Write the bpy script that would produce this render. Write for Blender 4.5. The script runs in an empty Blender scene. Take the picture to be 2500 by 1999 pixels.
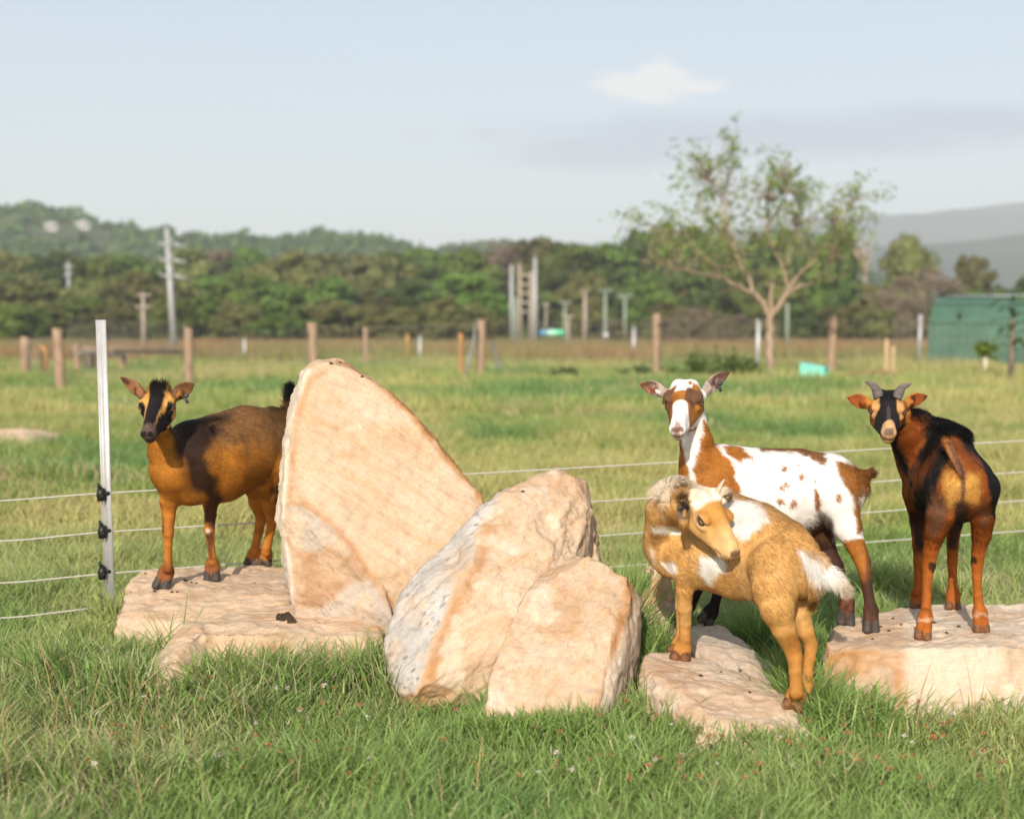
import bpy, bmesh, math, random
import numpy as np
from mathutils import Vector, Matrix
from mathutils.bvhtree import BVHTree

S = bpy.context.scene
COL = S.collection
RNG = np.random.default_rng(7)
random.seed(7)

# ------------------------------------------------------------------ camera
CAM_H, F_PX, PITCH = 0.95, 3472.2, math.radians(3.535)
cam_d = bpy.data.cameras.new('camera')
cam = bpy.data.objects.new('camera', cam_d)
COL.objects.link(cam)
cam.location = (0, 0, CAM_H)
cam.rotation_euler = (math.pi / 2 - PITCH, 0, 0)
cam_d.lens, cam_d.sensor_width = 50, 36
cam_d.clip_start, cam_d.clip_end = 0.05, 20000
cam_d.dof.use_dof = True
cam_d.dof.focus_distance = 3.75
cam_d.dof.aperture_fstop = 2.8
S.camera = cam

# ------------------------------------------------------------------ light
SUN_ELEV, SUN_AZ = math.radians(29), math.radians(191.0)   # azimuth the sun stands at, clockwise from +Y
w = bpy.data.worlds.new('World')
S.world = w
w.use_nodes = True
wn, wl = w.node_tree.nodes, w.node_tree.links
wn.clear()
w_out = wn.new('ShaderNodeOutputWorld')
w_bg = wn.new('ShaderNodeBackground')
w_bg.inputs['Strength'].default_value = 0.12
w_sky = wn.new('ShaderNodeTexSky')
w_sky.sky_type = 'NISHITA'
w_sky.sun_disc = False
w_sky.sun_elevation = SUN_ELEV
w_sky.sun_rotation = SUN_AZ
w_sky.air_density, w_sky.dust_density, w_sky.ozone_density = 1.0, 1.6, 1.0
wl.new(w_bg.outputs[0], w_out.inputs['Surface'])

sun_d = bpy.data.lights.new('sun', 'SUN')
sun_d.energy, sun_d.angle = 4.3, math.radians(0.53)
sun_d.color = (1.0, 0.905, 0.775)
sun = bpy.data.objects.new('sun', sun_d)
COL.objects.link(sun)
_sv = Vector((math.sin(SUN_AZ) * math.cos(SUN_ELEV), math.cos(SUN_AZ) * math.cos(SUN_ELEV), math.sin(SUN_ELEV)))
sun.rotation_euler = _sv.to_track_quat('Z', 'Y').to_euler()
sun.location = _sv * 50

S.view_settings.view_transform = 'Standard'
S.view_settings.look = 'None'
S.view_settings.exposure = 0.22
S.view_settings.gamma = 1.0
S.view_settings.use_curve_mapping = False
S.render.engine = 'CYCLES'
S.cycles.use_denoising = True
S.cycles.max_bounces = 6
S.cycles.diffuse_bounces = 3
S.cycles.glossy_bounces = 2
S.cycles.transmission_bounces = 3
S.cycles.transparent_max_bounces = 6
S.cycles.volume_bounces = 2


def px_dir(px, py):
    xc, zc = (np.asarray(px, float) - 1250) / F_PX, (999.5 - np.asarray(py, float)) / F_PX
    cp, sp = math.cos(PITCH), math.sin(PITCH)
    return np.stack([xc + 0 * zc, cp + zc * sp + 0 * xc, -sp + zc * cp + 0 * xc], -1)


def W(px, py, D):
    """World point seen at photo pixel (px, py) at distance D along +Y."""
    d = px_dir(px, py)
    t = np.asarray(D, float) / d[..., 1]
    return np.array([0, 0, CAM_H]) + d * t[..., None]


def PX(P):
    """Photo pixel of world points."""
    P = np.asarray(P, float)
    q = P - np.array([0, 0, CAM_H])
    cp, sp = math.cos(PITCH), math.sin(PITCH)
    f = q[..., 1] * cp - q[..., 2] * sp
    u = q[..., 1] * sp + q[..., 2] * cp
    return 1250 + F_PX * q[..., 0] / f, 999.5 - F_PX * u / f


def ground_z(x, y):
    x, y = np.asarray(x, float), np.asarray(y, float)
    t = np.clip((y - 24) / 40.0, 0, 1)
    z = -0.5 * t * t * (3 - 2 * t)
    z = z + 0.012 * np.sin(x * 2.1 + 0.5) * np.sin(y * 1.7) + 0.02 * np.sin(x * 0.7 + y * 0.45) * np.clip((y - 4.5) / 4, 0, 1)
    return z


# ------------------------------------------------------------------ object helpers
def tag(o, label=None, cat=None, group=None, kind=None):
    if label: o['label'] = label
    if cat: o['category'] = cat
    if group: o['group'] = group
    if kind: o['kind'] = kind
    return o


def empty(name, loc, label=None, cat=None, group=None, rz=0.0):
    o = bpy.data.objects.new(name, None)
    o.empty_display_size = 0.1
    COL.objects.link(o)
    o.location = loc
    o.rotation_euler = (0, 0, rz)
    return tag(o, label, cat, group)


def link(name, me, mat=None, parent=None):
    """One object; vertices are given in world space when the parent is an unrotated Empty."""
    o = bpy.data.objects.new(name, me)
    COL.objects.link(o)
    if mat is not None and len(me.materials) == 0:
        me.materials.append(mat)
    if parent is not None:
        o.parent = parent
    return o


def mesh_np(name, V, faces_idx, loop_counts, smooth=False, cols=None, mat_idx=None):
    V = np.ascontiguousarray(V, dtype=np.float32)
    me = bpy.data.meshes.new(name)
    nl, nf = len(faces_idx), len(loop_counts)
    me.vertices.add(len(V)); me.loops.add(nl); me.polygons.add(nf)
    me.vertices.foreach_set('co', V.ravel())
    me.loops.foreach_set('vertex_index', np.ascontiguousarray(faces_idx, dtype=np.int32))
    lc = np.ascontiguousarray(loop_counts, dtype=np.int32)
    st = np.zeros(nf, np.int32); st[1:] = np.cumsum(lc)[:-1]
    me.polygons.foreach_set('loop_start', st)
    me.polygons.foreach_set('loop_total', lc)
    if smooth:
        me.polygons.foreach_set('use_smooth', np.ones(nf, bool))
    me.update(calc_edges=True)
    me.validate()
    if cols is not None:
        set_col(me, cols)
    return me


def set_col(me, cols, name='Col'):
    a = me.attributes.new(name, 'FLOAT_COLOR', 'POINT')
    c = np.ones((len(me.vertices), 4), np.float32)
    c[:, :cols.shape[1]] = cols
    a.data.foreach_set('color', c.ravel())


class MB:
    """Collects simple shapes into one mesh."""
    def __init__(self): self.v, self.f, self.n = [], [], 0

    def add(self, V, F):
        self.v.append(np.asarray(V, float))
        self.f += [[i + self.n for i in f] for f in F]
        self.n += len(V)

    def box(self, c, s, rot=None):
        P = np.array([[x, y, z] for x in (-.5, .5) for y in (-.5, .5) for z in (-.5, .5)]) * np.array(s)
        if rot is not None: P = P @ np.array(rot).T
        self.add(P + np.array(c), [[0, 1, 3, 2], [4, 6, 7, 5], [0, 4, 5, 1], [2, 3, 7, 6], [0, 2, 6, 4], [1, 5, 7, 3]])

    def tube(self, pts, rad, n=8, caps=True, twist=0.0):
        pts = np.asarray(pts, float)
        rad = np.broadcast_to(np.asarray(rad, float), (len(pts),))
        T = np.gradient(pts, axis=0); T /= np.linalg.norm(T, axis=1, keepdims=True) + 1e-12
        ref = np.array([0.31, 0.93, 0.17]) if abs(T[0] @ np.array([0, 1, 0])) < 0.8 else np.array([1.0, 0, 0.2])
        V = []
        for p, t, r in zip(pts, T, rad):
            a = np.cross(ref, t); a /= np.linalg.norm(a); b = np.cross(t, a)
            for k in range(n):
                an = 2 * math.pi * k / n + twist
                V.append(p + r * (math.cos(an) * a + math.sin(an) * b))
        F = []
        for i in range(len(pts) - 1):
            for k in range(n):
                F.append([i * n + k, i * n + (k + 1) % n, (i + 1) * n + (k + 1) % n, (i + 1) * n + k])
        if caps:
            F.append(list(range(n))[::-1]); F.append([(len(pts) - 1) * n + k for k in range(n)])
        self.add(V, F)

    def build(self, name, mat=None, parent=None, smooth=False):
        V = np.concatenate(self.v)
        me = mesh_np(name, V, np.concatenate([np.array(f) for f in self.f]), [len(f) for f in self.f], smooth)
        return link(name, me, mat, parent)


# ------------------------------------------------------------------ numpy noise
def _hash(i, j, k, seed):
    h = (i * 374761393 + j * 668265263 + k * 2147483647 + seed * 144665) & 0xffffffff
    h = ((h ^ (h >> 13)) * 1274126177) & 0xffffffff
    return ((h ^ (h >> 16)) & 0xffff) / 65535.0


def vnoise(P, scale=1.0, seed=0):
    P = np.asarray(P, float) * scale
    i = np.floor(P).astype(np.int64); f = P - i
    f = f * f * (3 - 2 * f)
    r = 0
    for a in (0, 1):
        for b in (0, 1):
            for c in (0, 1):
                wgt = (f[:, 0] if a else 1 - f[:, 0]) * (f[:, 1] if b else 1 - f[:, 1]) * (f[:, 2] if c else 1 - f[:, 2])
                r = r + wgt * _hash(i[:, 0] + a, i[:, 1] + b, i[:, 2] + c, seed)
    return r * 2 - 1


def fbm(P, scale=1.0, octs=4, seed=0, gain=0.5):
    r, a, s = 0, 1.0, scale
    for o in range(octs):
        r = r + a * vnoise(P, s, seed + o * 17); a *= gain; s *= 2.03
    return r


def sstep(a, b, x):
    t = np.clip((np.asarray(x, float) - a) / (b - a), 0, 1)
    return t * t * (3 - 2 * t)


def mixc(a, b, t):
    return np.asarray(a) * (1 - t[:, None]) + np.asarray(b) * t[:, None]


def poly_sd(x, y, poly):
    """Signed distance (negative inside) from points to a polygon."""
    poly = np.asarray(poly, float)
    d = np.full(len(x), 1e9); inside = np.zeros(len(x), bool)
    n = len(poly)
    for i in range(n):
        ax, ay = poly[i]; bx, by = poly[(i + 1) % n]
        ex, ey = bx - ax, by - ay
        t = np.clip(((x - ax) * ex + (y - ay) * ey) / (ex * ex + ey * ey + 1e-12), 0, 1)
        d = np.minimum(d, np.hypot(x - ax - t * ex, y - ay - t * ey))
        c = ((ay > y) != (by > y)) & (x < (bx - ax) * (y - ay) / (by - ay + 1e-12) + ax)
        inside ^= c
    return np.where(inside, -d, d)


# ------------------------------------------------------------------ materials
def new_mat(name):
    m = bpy.data.materials.new(name)
    m.use_nodes = True
    nt = m.node_tree
    b = nt.nodes['Principled BSDF']
    return m, nt, b


def nd(nt, typ, **kw):
    n = nt.nodes.new(typ)
    for k, v in kw.items():
        if k in n.inputs.keys(): n.inputs[k].default_value = v
        else: setattr(n, k, v)
    return n


def mixrgb(nt, fac, a, b, blend='MIX'):
    m = nt.nodes.new('ShaderNodeMix'); m.data_type = 'RGBA'; m.blend_type = blend
    for sock, v in ((m.inputs[0], fac), (m.inputs[6], a), (m.inputs[7], b)):
        if hasattr(v, 'is_output') or isinstance(v, bpy.types.NodeSocket): nt.links.new(v, sock)
        elif isinstance(v, (int, float)): sock.default_value = v
        else: sock.default_value = (*v, 1)
    return m.outputs[2]


def ramp(nt, fac, stops):
    r = nt.nodes.new('ShaderNodeValToRGB')
    e = r.color_ramp.elements
    while len(e) < len(stops): e.new(0.5)
    for el, (p, c) in zip(e, stops):
        el.position = p
        el.color = (c, c, c, 1) if isinstance(c, (int, float)) else (*c, 1)
    nt.links.new(fac, r.inputs[0])
    return r.outputs[0]


def noise_tex(nt, vec, scale, detail=4, rough=0.55, dist=0.0):
    n = nt.nodes.new('ShaderNodeTexNoise')
    n.inputs['Scale'].default_value = scale
    n.inputs['Detail'].default_value = detail
    n.inputs['Roughness'].default_value = rough
    n.inputs['Distortion'].default_value = dist
    if vec is not None: nt.links.new(vec, n.inputs['Vector'])
    return n.outputs['Fac']


def geo_pos(nt): return nt.nodes.new('ShaderNodeNewGeometry').outputs['Position']


def simple_mat(name, col, rough=0.7, metal=0.0, var=0.15, vscale=8.0, bump=0.0, bscale=60.0, stretch=None, spec=0.3):
    """Colour with a soft noise variation and a fine bump."""
    m, nt, b = new_mat(name)
    tc = nt.nodes.new('ShaderNodeTexCoord').outputs['Object']
    if stretch:
        mp = nt.nodes.new('ShaderNodeMapping'); mp.inputs['Scale'].default_value = stretch
        nt.links.new(tc, mp.inputs['Vector']); tc = mp.outputs[0]
    n = noise_tex(nt, tc, vscale, 5)
    dark = tuple(c * (1 - var) for c in col); light = tuple(min(1, c * (1 + var)) for c in col)
    nt.links.new(ramp(nt, n, [(0.3, dark), (0.7, light)]), b.inputs['Base Color'])
    b.inputs['Roughness'].default_value = rough
    b.inputs['Metallic'].default_value = metal
    b.inputs['Specular IOR Level'].default_value = spec
    if bump:
        bn = nt.nodes.new('ShaderNodeBump'); bn.inputs['Strength'].default_value = bump; bn.inputs['Distance'].default_value = 0.01
        nt.links.new(noise_tex(nt, tc, bscale, 4), bn.inputs['Height'])
        nt.links.new(bn.outputs[0], b.inputs['Normal'])
    return m


def leaf_mat(name, col=None, attr=None, transl=0.35, var=0.25, vscale=3.0, rough=0.55):
    """Leaf: diffuse with some light passing through. Colour from the vertex attribute or a fixed one, varied by noise and object."""
    m, nt, b = new_mat(name)
    if attr:
        a = nt.nodes.new('ShaderNodeAttribute'); a.attribute_name = attr
        base = a.outputs['Color']
    else:
        oi = nt.nodes.new('ShaderNodeObjectInfo')
        n = noise_tex(nt, geo_pos(nt), vscale, 3)
        dk = tuple(c * (1 - var) for c in col); lt = tuple(c * (1 + var) for c in col)
        base = ramp(nt, n, [(0.3, dk), (0.7, lt)])
        hs = nt.nodes.new('ShaderNodeHueSaturation')
        mr = nt.nodes.new('ShaderNodeMapRange'); mr.inputs[3].default_value = 0.75; mr.inputs[4].default_value = 1.3
        nt.links.new(oi.outputs['Random'], mr.inputs[0]); nt.links.new(mr.outputs[0], hs.inputs['Value'])
        mr2 = nt.nodes.new('ShaderNodeMapRange'); mr2.inputs[3].default_value = 0.47; mr2.inputs[4].default_value = 0.52
        nt.links.new(oi.outputs['Random'], mr2.inputs[0]); nt.links.new(mr2.outputs[0], hs.inputs['Hue'])
        nt.links.new(base, hs.inputs['Color']); base = hs.outputs[0]
    nt.links.new(base, b.inputs['Base Color'])
    b.inputs['Roughness'].default_value = rough
    b.inputs['Specular IOR Level'].default_value = 0.25
    tr = nt.nodes.new('ShaderNodeBsdfTranslucent')
    nt.links.new(base, tr.inputs['Color'])
    mx = nt.nodes.new('ShaderNodeMixShader'); mx.inputs[0].default_value = transl
    nt.links.new(b.outputs[0], mx.inputs[1]); nt.links.new(tr.outputs[0], mx.inputs[2])
    nt.links.new(mx.outputs[0], nt.nodes['Material Output'].inputs['Surface'])
    return m

# ------------------------------------------------------------------ sky: pale hazy blue with a few clouds (by world direction)
def build_sky():
    nt = w.node_tree
    tc = wn.new('ShaderNodeTexCoord').outputs['Generated']
    sep = wn.new('ShaderNodeSeparateXYZ'); wl.new(tc, sep.inputs[0])

    def M(op, a, b=None, c=None):
        m = wn.new('ShaderNodeMath'); m.operation = op
        for i, v in enumerate((a, b, c)):
            if v is None: continue
            if isinstance(v, (int, float)): m.inputs[i].default_value = v
            else: wl.new(v, m.inputs[i])
        return m.outputs[0]
    # tangent-plane coordinates: azimuth-like and elevation-like slopes
    fy = M('MAXIMUM', sep.outputs[1], 0.02)
    u = M('DIVIDE', sep.outputs[0], fy)
    v = M('DIVIDE', sep.outputs[2], fy)
    comb = wn.new('ShaderNodeCombineXYZ'); wl.new(u, comb.inputs[0]); wl.new(v, comb.inputs[1])
    mp = wn.new('ShaderNodeMapping'); mp.inputs['Scale'].default_value = (1, 2.2, 1)
    wl.new(comb.outputs[0], mp.inputs[0])
    n1 = noise_tex(nt, mp.outputs[0], 26, 6, 0.6)
    n2 = noise_tex(nt, mp.outputs[0], 9, 6, 0.6)
    front = M('GREATER_THAN', sep.outputs[1], 0.05)

    def blob(px, py, rx, ry, soft, nz, amp):
        cu, cv = (px - 1250) / F_PX, (785 - py) / F_PX
        a = M('DIVIDE', M('SUBTRACT', u, cu), rx / F_PX)
        b = M('DIVIDE', M('SUBTRACT', v, cv), ry / F_PX)
        r = M('SQRT', M('ADD', M('MULTIPLY', a, a), M('MULTIPLY', b, b)))
        r = M('ADD', r, M('MULTIPLY', M('SUBTRACT', nz, 0.5), amp))
        mr = wn.new('ShaderNodeMapRange'); mr.interpolation_type = 'SMOOTHSTEP'
        mr.inputs[1].default_value = 1.0 + soft; mr.inputs[2].default_value = 1.0 - soft
        wl.new(r, mr.inputs[0])
        return M('MULTIPLY', mr.outputs[0], front)
    puff = M('MAXIMUM', blob(1565, 222, 108, 36, 0.38, n1, 2.2), blob(1600, 195, 64, 40, 0.36, n1, 1.9))
    puff = M('MAXIMUM', puff, blob(1670, 220, 90, 18, 0.6, n1, 2.0))
    band = M('MAXIMUM', blob(1500, 375, 240, 42, 0.7, n2, 1.8), blob(1900, 335, 560, 48, 0.7, n2, 1.8))
    band = M('MAXIMUM', band, blob(2350, 310, 330, 42, 0.7, n2, 1.6))
    wisp = M('MAXIMUM', blob(1010, 335, 50, 12, 0.8, n1, 1.4), blob(1190, 335, 60, 14, 0.8, n1, 1.4))
    low = blob(2250, 440, 170, 30, 0.8, n2, 1.8)
    # colours are radiances relative to the Background strength
    mix = mixrgb(nt, 0.50, w_sky.outputs[0], (5.4, 5.95, 6.6))
    c = mixrgb(nt, band, mix, (0.73, 0.705, 0.80), 'MULTIPLY')
    c = mixrgb(nt, M('MULTIPLY', low, 0.5), c, (1.03, 1.02, 1.03), 'MULTIPLY')
    c = mixrgb(nt, wisp, c, (0.97, 0.94, 0.965), 'MULTIPLY')
    c = mixrgb(nt, M('MULTIPLY', puff, 0.85), c, (7.1, 6.85, 6.8))
    wl.new(c, w_bg.inputs['Color'])


build_sky()

# ------------------------------------------------------------------ sandstone boulders
def rock_material():
    m, nt, b = new_mat('sandstone')
    L = nt.links
    za = nt.nodes.new('ShaderNodeAttribute'); za.attribute_name = 'Zone'      # r orange stain, g grey conglomerate, b white crust
    sp = nt.nodes.new('ShaderNodeSeparateColor'); L.new(za.outputs['Color'], sp.inputs[0])
    ua = nt.nodes.new('ShaderNodeAttribute'); ua.attribute_name = 'Strata'    # coordinates with x along bedding
    uv = ua.outputs['Vector']

    def mapped(s):
        mp = nt.nodes.new('ShaderNodeMapping'); mp.inputs['Scale'].default_value = s
        L.new(uv, mp.inputs[0]); return mp.outputs[0]

    def math_(op, a, b_=None, clamp=False):
        n = nt.nodes.new('ShaderNodeMath'); n.operation = op; n.use_clamp = clamp
        for i, v in enumerate((a, b_)):
            if v is None: continue
            if isinstance(v, (int, float)): n.inputs[i].default_value = v
            else: L.new(v, n.inputs[i])
        return n.outputs[0]
    streak = noise_tex(nt, mapped((3.0, 16.0, 16.0)), 1.6, 6, 0.62, 0.4)
    blot = noise_tex(nt, mapped((1, 1, 1)), 7.0, 6, 0.6, 0.3)
    lines = noise_tex(nt, mapped((3.0, 60.0, 60.0)), 1.3, 6, 0.7, 0.5)
    fine = noise_tex(nt, mapped((1, 1, 1)), 130.0, 4, 0.6)
    med = noise_tex(nt, mapped((1, 1.6, 1.6)), 30.0, 6, 0.65)
    base = ramp(nt, blot, [(0.25, (0.525, 0.375, 0.25)), (0.5, (0.59, 0.44, 0.31)), (0.75, (0.64, 0.50, 0.38))])
    base = mixrgb(nt, math_('MULTIPLY', ramp(nt, streak, [(0.46, 0.0), (0.64, 1.0)]), 0.42), base, (0.53, 0.305, 0.14))
    base = mixrgb(nt, 0.75, base, ramp(nt, lines, [(0.30, (0.80, 0.74, 0.68)), (0.5, (1.0, 1.0, 1.0)), (0.72, (1.10, 1.10, 1.10))]), 'MULTIPLY')
    # little white chips
    chips = ramp(nt, med, [(0.66, 0.0), (0.70, 1.0)])
    base = mixrgb(nt, math_('MULTIPLY', chips, 0.65), base, (0.74, 0.64, 0.51))
    # orange iron stain where the zone says, broken by streaks
    st = math_('MULTIPLY', sp.outputs[0], ramp(nt, math_('ADD', math_('MULTIPLY', streak, 0.6), math_('MULTIPLY', blot, 0.4)), [(0.30, 0.25), (0.52, 1.0)]))
    base = mixrgb(nt, math_('MULTIPLY', st, 0.85), base, (0.40, 0.165, 0.035))
    # white crust
    base = mixrgb(nt, math_('MULTIPLY', sp.outputs[2], 0.9), base, (0.68, 0.58, 0.46))
    # grey conglomerate face with pebbles
    vo = nt.nodes.new('ShaderNodeTexVoronoi'); vo.inputs['Scale'].default_value = 32; vo.inputs['Randomness'].default_value = 1
    L.new(mapped((0.8, 1.5, 1.5)), vo.inputs['Vector'])
    peb = ramp(nt, vo.outputs['Distance'], [(0.16, 1.0), (0.26, 0.0)])
    sel = ramp(nt, vo.outputs['Color'], [(0.40, 0.0), (0.46, 1.0)])
    grey = ramp(nt, blot, [(0.3, (0.36, 0.335, 0.31)), (0.7, (0.58, 0.545, 0.50))])
    grey = mixrgb(nt, math_('MULTIPLY', math_('MULTIPLY', peb, sel), 0.8), grey, (0.17, 0.16, 0.16))
    dkp = math_('MULTIPLY', ramp(nt, med, [(0.52, 0.0), (0.64, 1.0)]), ramp(nt, blot, [(0.38, 0.0), (0.55, 0.85)]))
    grey = mixrgb(nt, dkp, grey, (0.26, 0.245, 0.24))
    base = mixrgb(nt, sp.outputs[1], base, grey)
    base = mixrgb(nt, math_('MULTIPLY', ramp(nt, fine, [(0.35, 1.0), (0.6, 0.0)]), 0.22), base, (0.30, 0.2, 0.12))
    # fine dark pits and hairline cracks
    vc = nt.nodes.new('ShaderNodeTexVoronoi'); vc.feature = 'DISTANCE_TO_EDGE'; vc.inputs['Scale'].default_value = 5.0
    wv = nt.nodes.new('ShaderNodeVectorMath'); wv.operation = 'ADD'
    nv = nt.nodes.new('ShaderNodeTexNoise'); nv.inputs['Scale'].default_value = 9; nv.inputs['Detail'].default_value = 4
    L.new(uv, nv.inputs['Vector'])
    sc = nt.nodes.new('ShaderNodeVectorMath'); sc.operation = 'SCALE'; sc.inputs['Scale'].default_value = 0.25
    L.new(nv.outputs['Color'], sc.inputs[0]); L.new(mapped((1, 2.2, 2.2)), wv.inputs[0]); L.new(sc.outputs[0], wv.inputs[1])
    L.new(wv.outputs[0], vc.inputs['Vector'])
    crack = math_('MULTIPLY', ramp(nt, vc.outputs['Distance'], [(0.0, 1.0), (0.012, 0.0)]), ramp(nt, blot, [(0.52, 0.0), (0.60, 1.0)]))
    base = mixrgb(nt, math_('MULTIPLY', crack, 0.22), base, (0.20, 0.12, 0.06))
    L.new(base, b.inputs['Base Color'])
    b.inputs['Roughness'].default_value = 0.9
    b.inputs['Specular IOR Level'].default_value = 0.15
    bp = nt.nodes.new('ShaderNodeBump'); bp.inputs['Strength'].default_value = 0.55; bp.inputs['Distance'].default_value = 0.014
    h = math_('ADD', math_('MULTIPLY', med, 0.7), math_('MULTIPLY', streak, 0.6))
    h = math_('ADD', h, math_('MULTIPLY', fine, 0.22))
    h = math_('ADD', h, math_('MULTIPLY', lines, 0.55))
    h = math_('SUBTRACT', h, math_('MULTIPLY', crack, 0.12))
    L.new(h, bp.inputs['Height']); L.new(bp.outputs[0], b.inputs['Normal'])
    return m


ROCK = rock_material()
ROCKS = []


def rock(name, label, pts, strata=(1, 0, 0.3), vox=0.0065, rough=0.012, seed=1, zones=None, hulls=None, ledge=0.006, round_=1, scoop_=0.014, chip=0.018):
    """A boulder: convex hull(s) of world points, voxel remeshed, softened, bedded and roughened. zones(P, N, px, py) -> r, g, b masks."""
    bm = bmesh.new()
    for hp in (hulls or [pts]):
        b2 = bmesh.new()
        for p in hp: b2.verts.new(p)
        r = bmesh.ops.convex_hull(b2, input=b2.verts)
        bmesh.ops.delete(b2, geom=list({g for g in r['geom_interior'] + r['geom_unused'] if isinstance(g, bmesh.types.BMVert)}), context='VERTS')
        bmesh.ops.recalc_face_normals(b2, faces=b2.faces)
        tmp = bpy.data.meshes.new('t'); b2.to_mesh(tmp); b2.free()
        bm.from_mesh(tmp); bpy.data.meshes.remove(tmp)
    me = bpy.data.meshes.new(name); bm.to_mesh(me); bm.free()
    o = bpy.data.objects.new('rock_tmp', me); COL.objects.link(o)
    md = o.modifiers.new('r', 'REMESH'); md.mode = 'VOXEL'; md.voxel_size = vox
    md2 = o.modifiers.new('s', 'SMOOTH'); md2.iterations = round_; md2.factor = 0.5
    me2 = bpy.data.meshes.new_from_object(o.evaluated_get(bpy.context.evaluated_depsgraph_get()))
    bpy.data.objects.remove(o); bpy.data.meshes.remove(me)
    n = len(me2.vertices)
    P = np.empty(n * 3); me2.vertices.foreach_get('co', P); P = P.reshape(-1, 3).astype(float)
    # knock corners off with flat cuts so that edges break into crisp facets
    rg = np.random.default_rng(seed)
    for q in range(70):
        nn = rg.normal(size=3); nn /= np.linalg.norm(nn)
        pr = P @ nn
        ex = pr - (pr.max() - rg.uniform(0.003, chip))
        m = ex > 0
        P[m] -= nn * ex[m][:, None]
    me2.vertices.foreach_set('co', P.astype(np.float32).ravel()); me2.update()
    N = np.empty(n * 3); me2.vertices.foreach_get('normal', N); N = N.reshape(-1, 3)
    s = np.array(strata, float); s /= np.linalg.norm(s)
    up = np.array([0, 0, 1.0]) - s[2] * s
    if np.linalg.norm(up) < .1: up = np.array([0, 1.0, 0])
    up /= np.linalg.norm(up); sd = np.cross(s, up)
    Q = np.stack([P @ s, P @ up, P @ sd], 1)
    off = np.array([seed * 3.7, seed * 1.9, seed * 2.3])
    big = fbm(P + off, 5.0, 3, seed)
    lay = fbm(Q * np.array([5.5, 24, 24]) + off, 1.0, 4, seed + 5, 0.6)
    step = np.round(lay * 3) / 3 * 0.7 + lay * 0.3
    fine = fbm(P + off, 34, 4, seed + 9, 0.6)
    scoop = np.maximum(0, fbm(P + off, 11, 4, seed + 13) - 0.18)
    ledge = ledge * (1 - 0.72 * np.abs(N @ up))[...]
    crease = np.abs(fbm(P + off, 16, 4, seed + 21, 0.55)) - 0.3
    d = 0.7 * rough * big + ledge * step + 0.0024 * fine + 0.006 * crease - scoop_ * scoop
    P2 = P + N * d[:, None]
    me2.vertices.foreach_set('co', P2.ravel())
    px, py = PX(P2)
    z = np.zeros((n, 3))
    if zones is not None:
        z = np.stack([np.clip(c, 0, 1) for c in zones(P2, N, px, py)], 1)
    set_col(me2, z, 'Zone')
    a = me2.attributes.new('Strata', 'FLOAT_VECTOR', 'POINT')
    a.data.foreach_set('vector', (Q + off).astype(np.float32).ravel())
    me2.polygons.foreach_set('use_smooth', np.ones(len(me2.polygons), bool))
    me2.update()
    me2.name = name
    o = link(name, me2, ROCK)
    tag(o, label, 'rock')
    ROCKS.append(o)
    return o


def Wl(*pts): return [W(*p) for p in pts]


def G(px, D, z=0.0):
    """World point in pixel column px at distance D and height z."""
    p = W(px, 1000, D); p[2] = z
    # correct the column for the new height
    return np.array([(px - 1250) / F_PX * (D * math.cos(PITCH) - (z - CAM_H) * math.sin(PITCH)), D, z])


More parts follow.
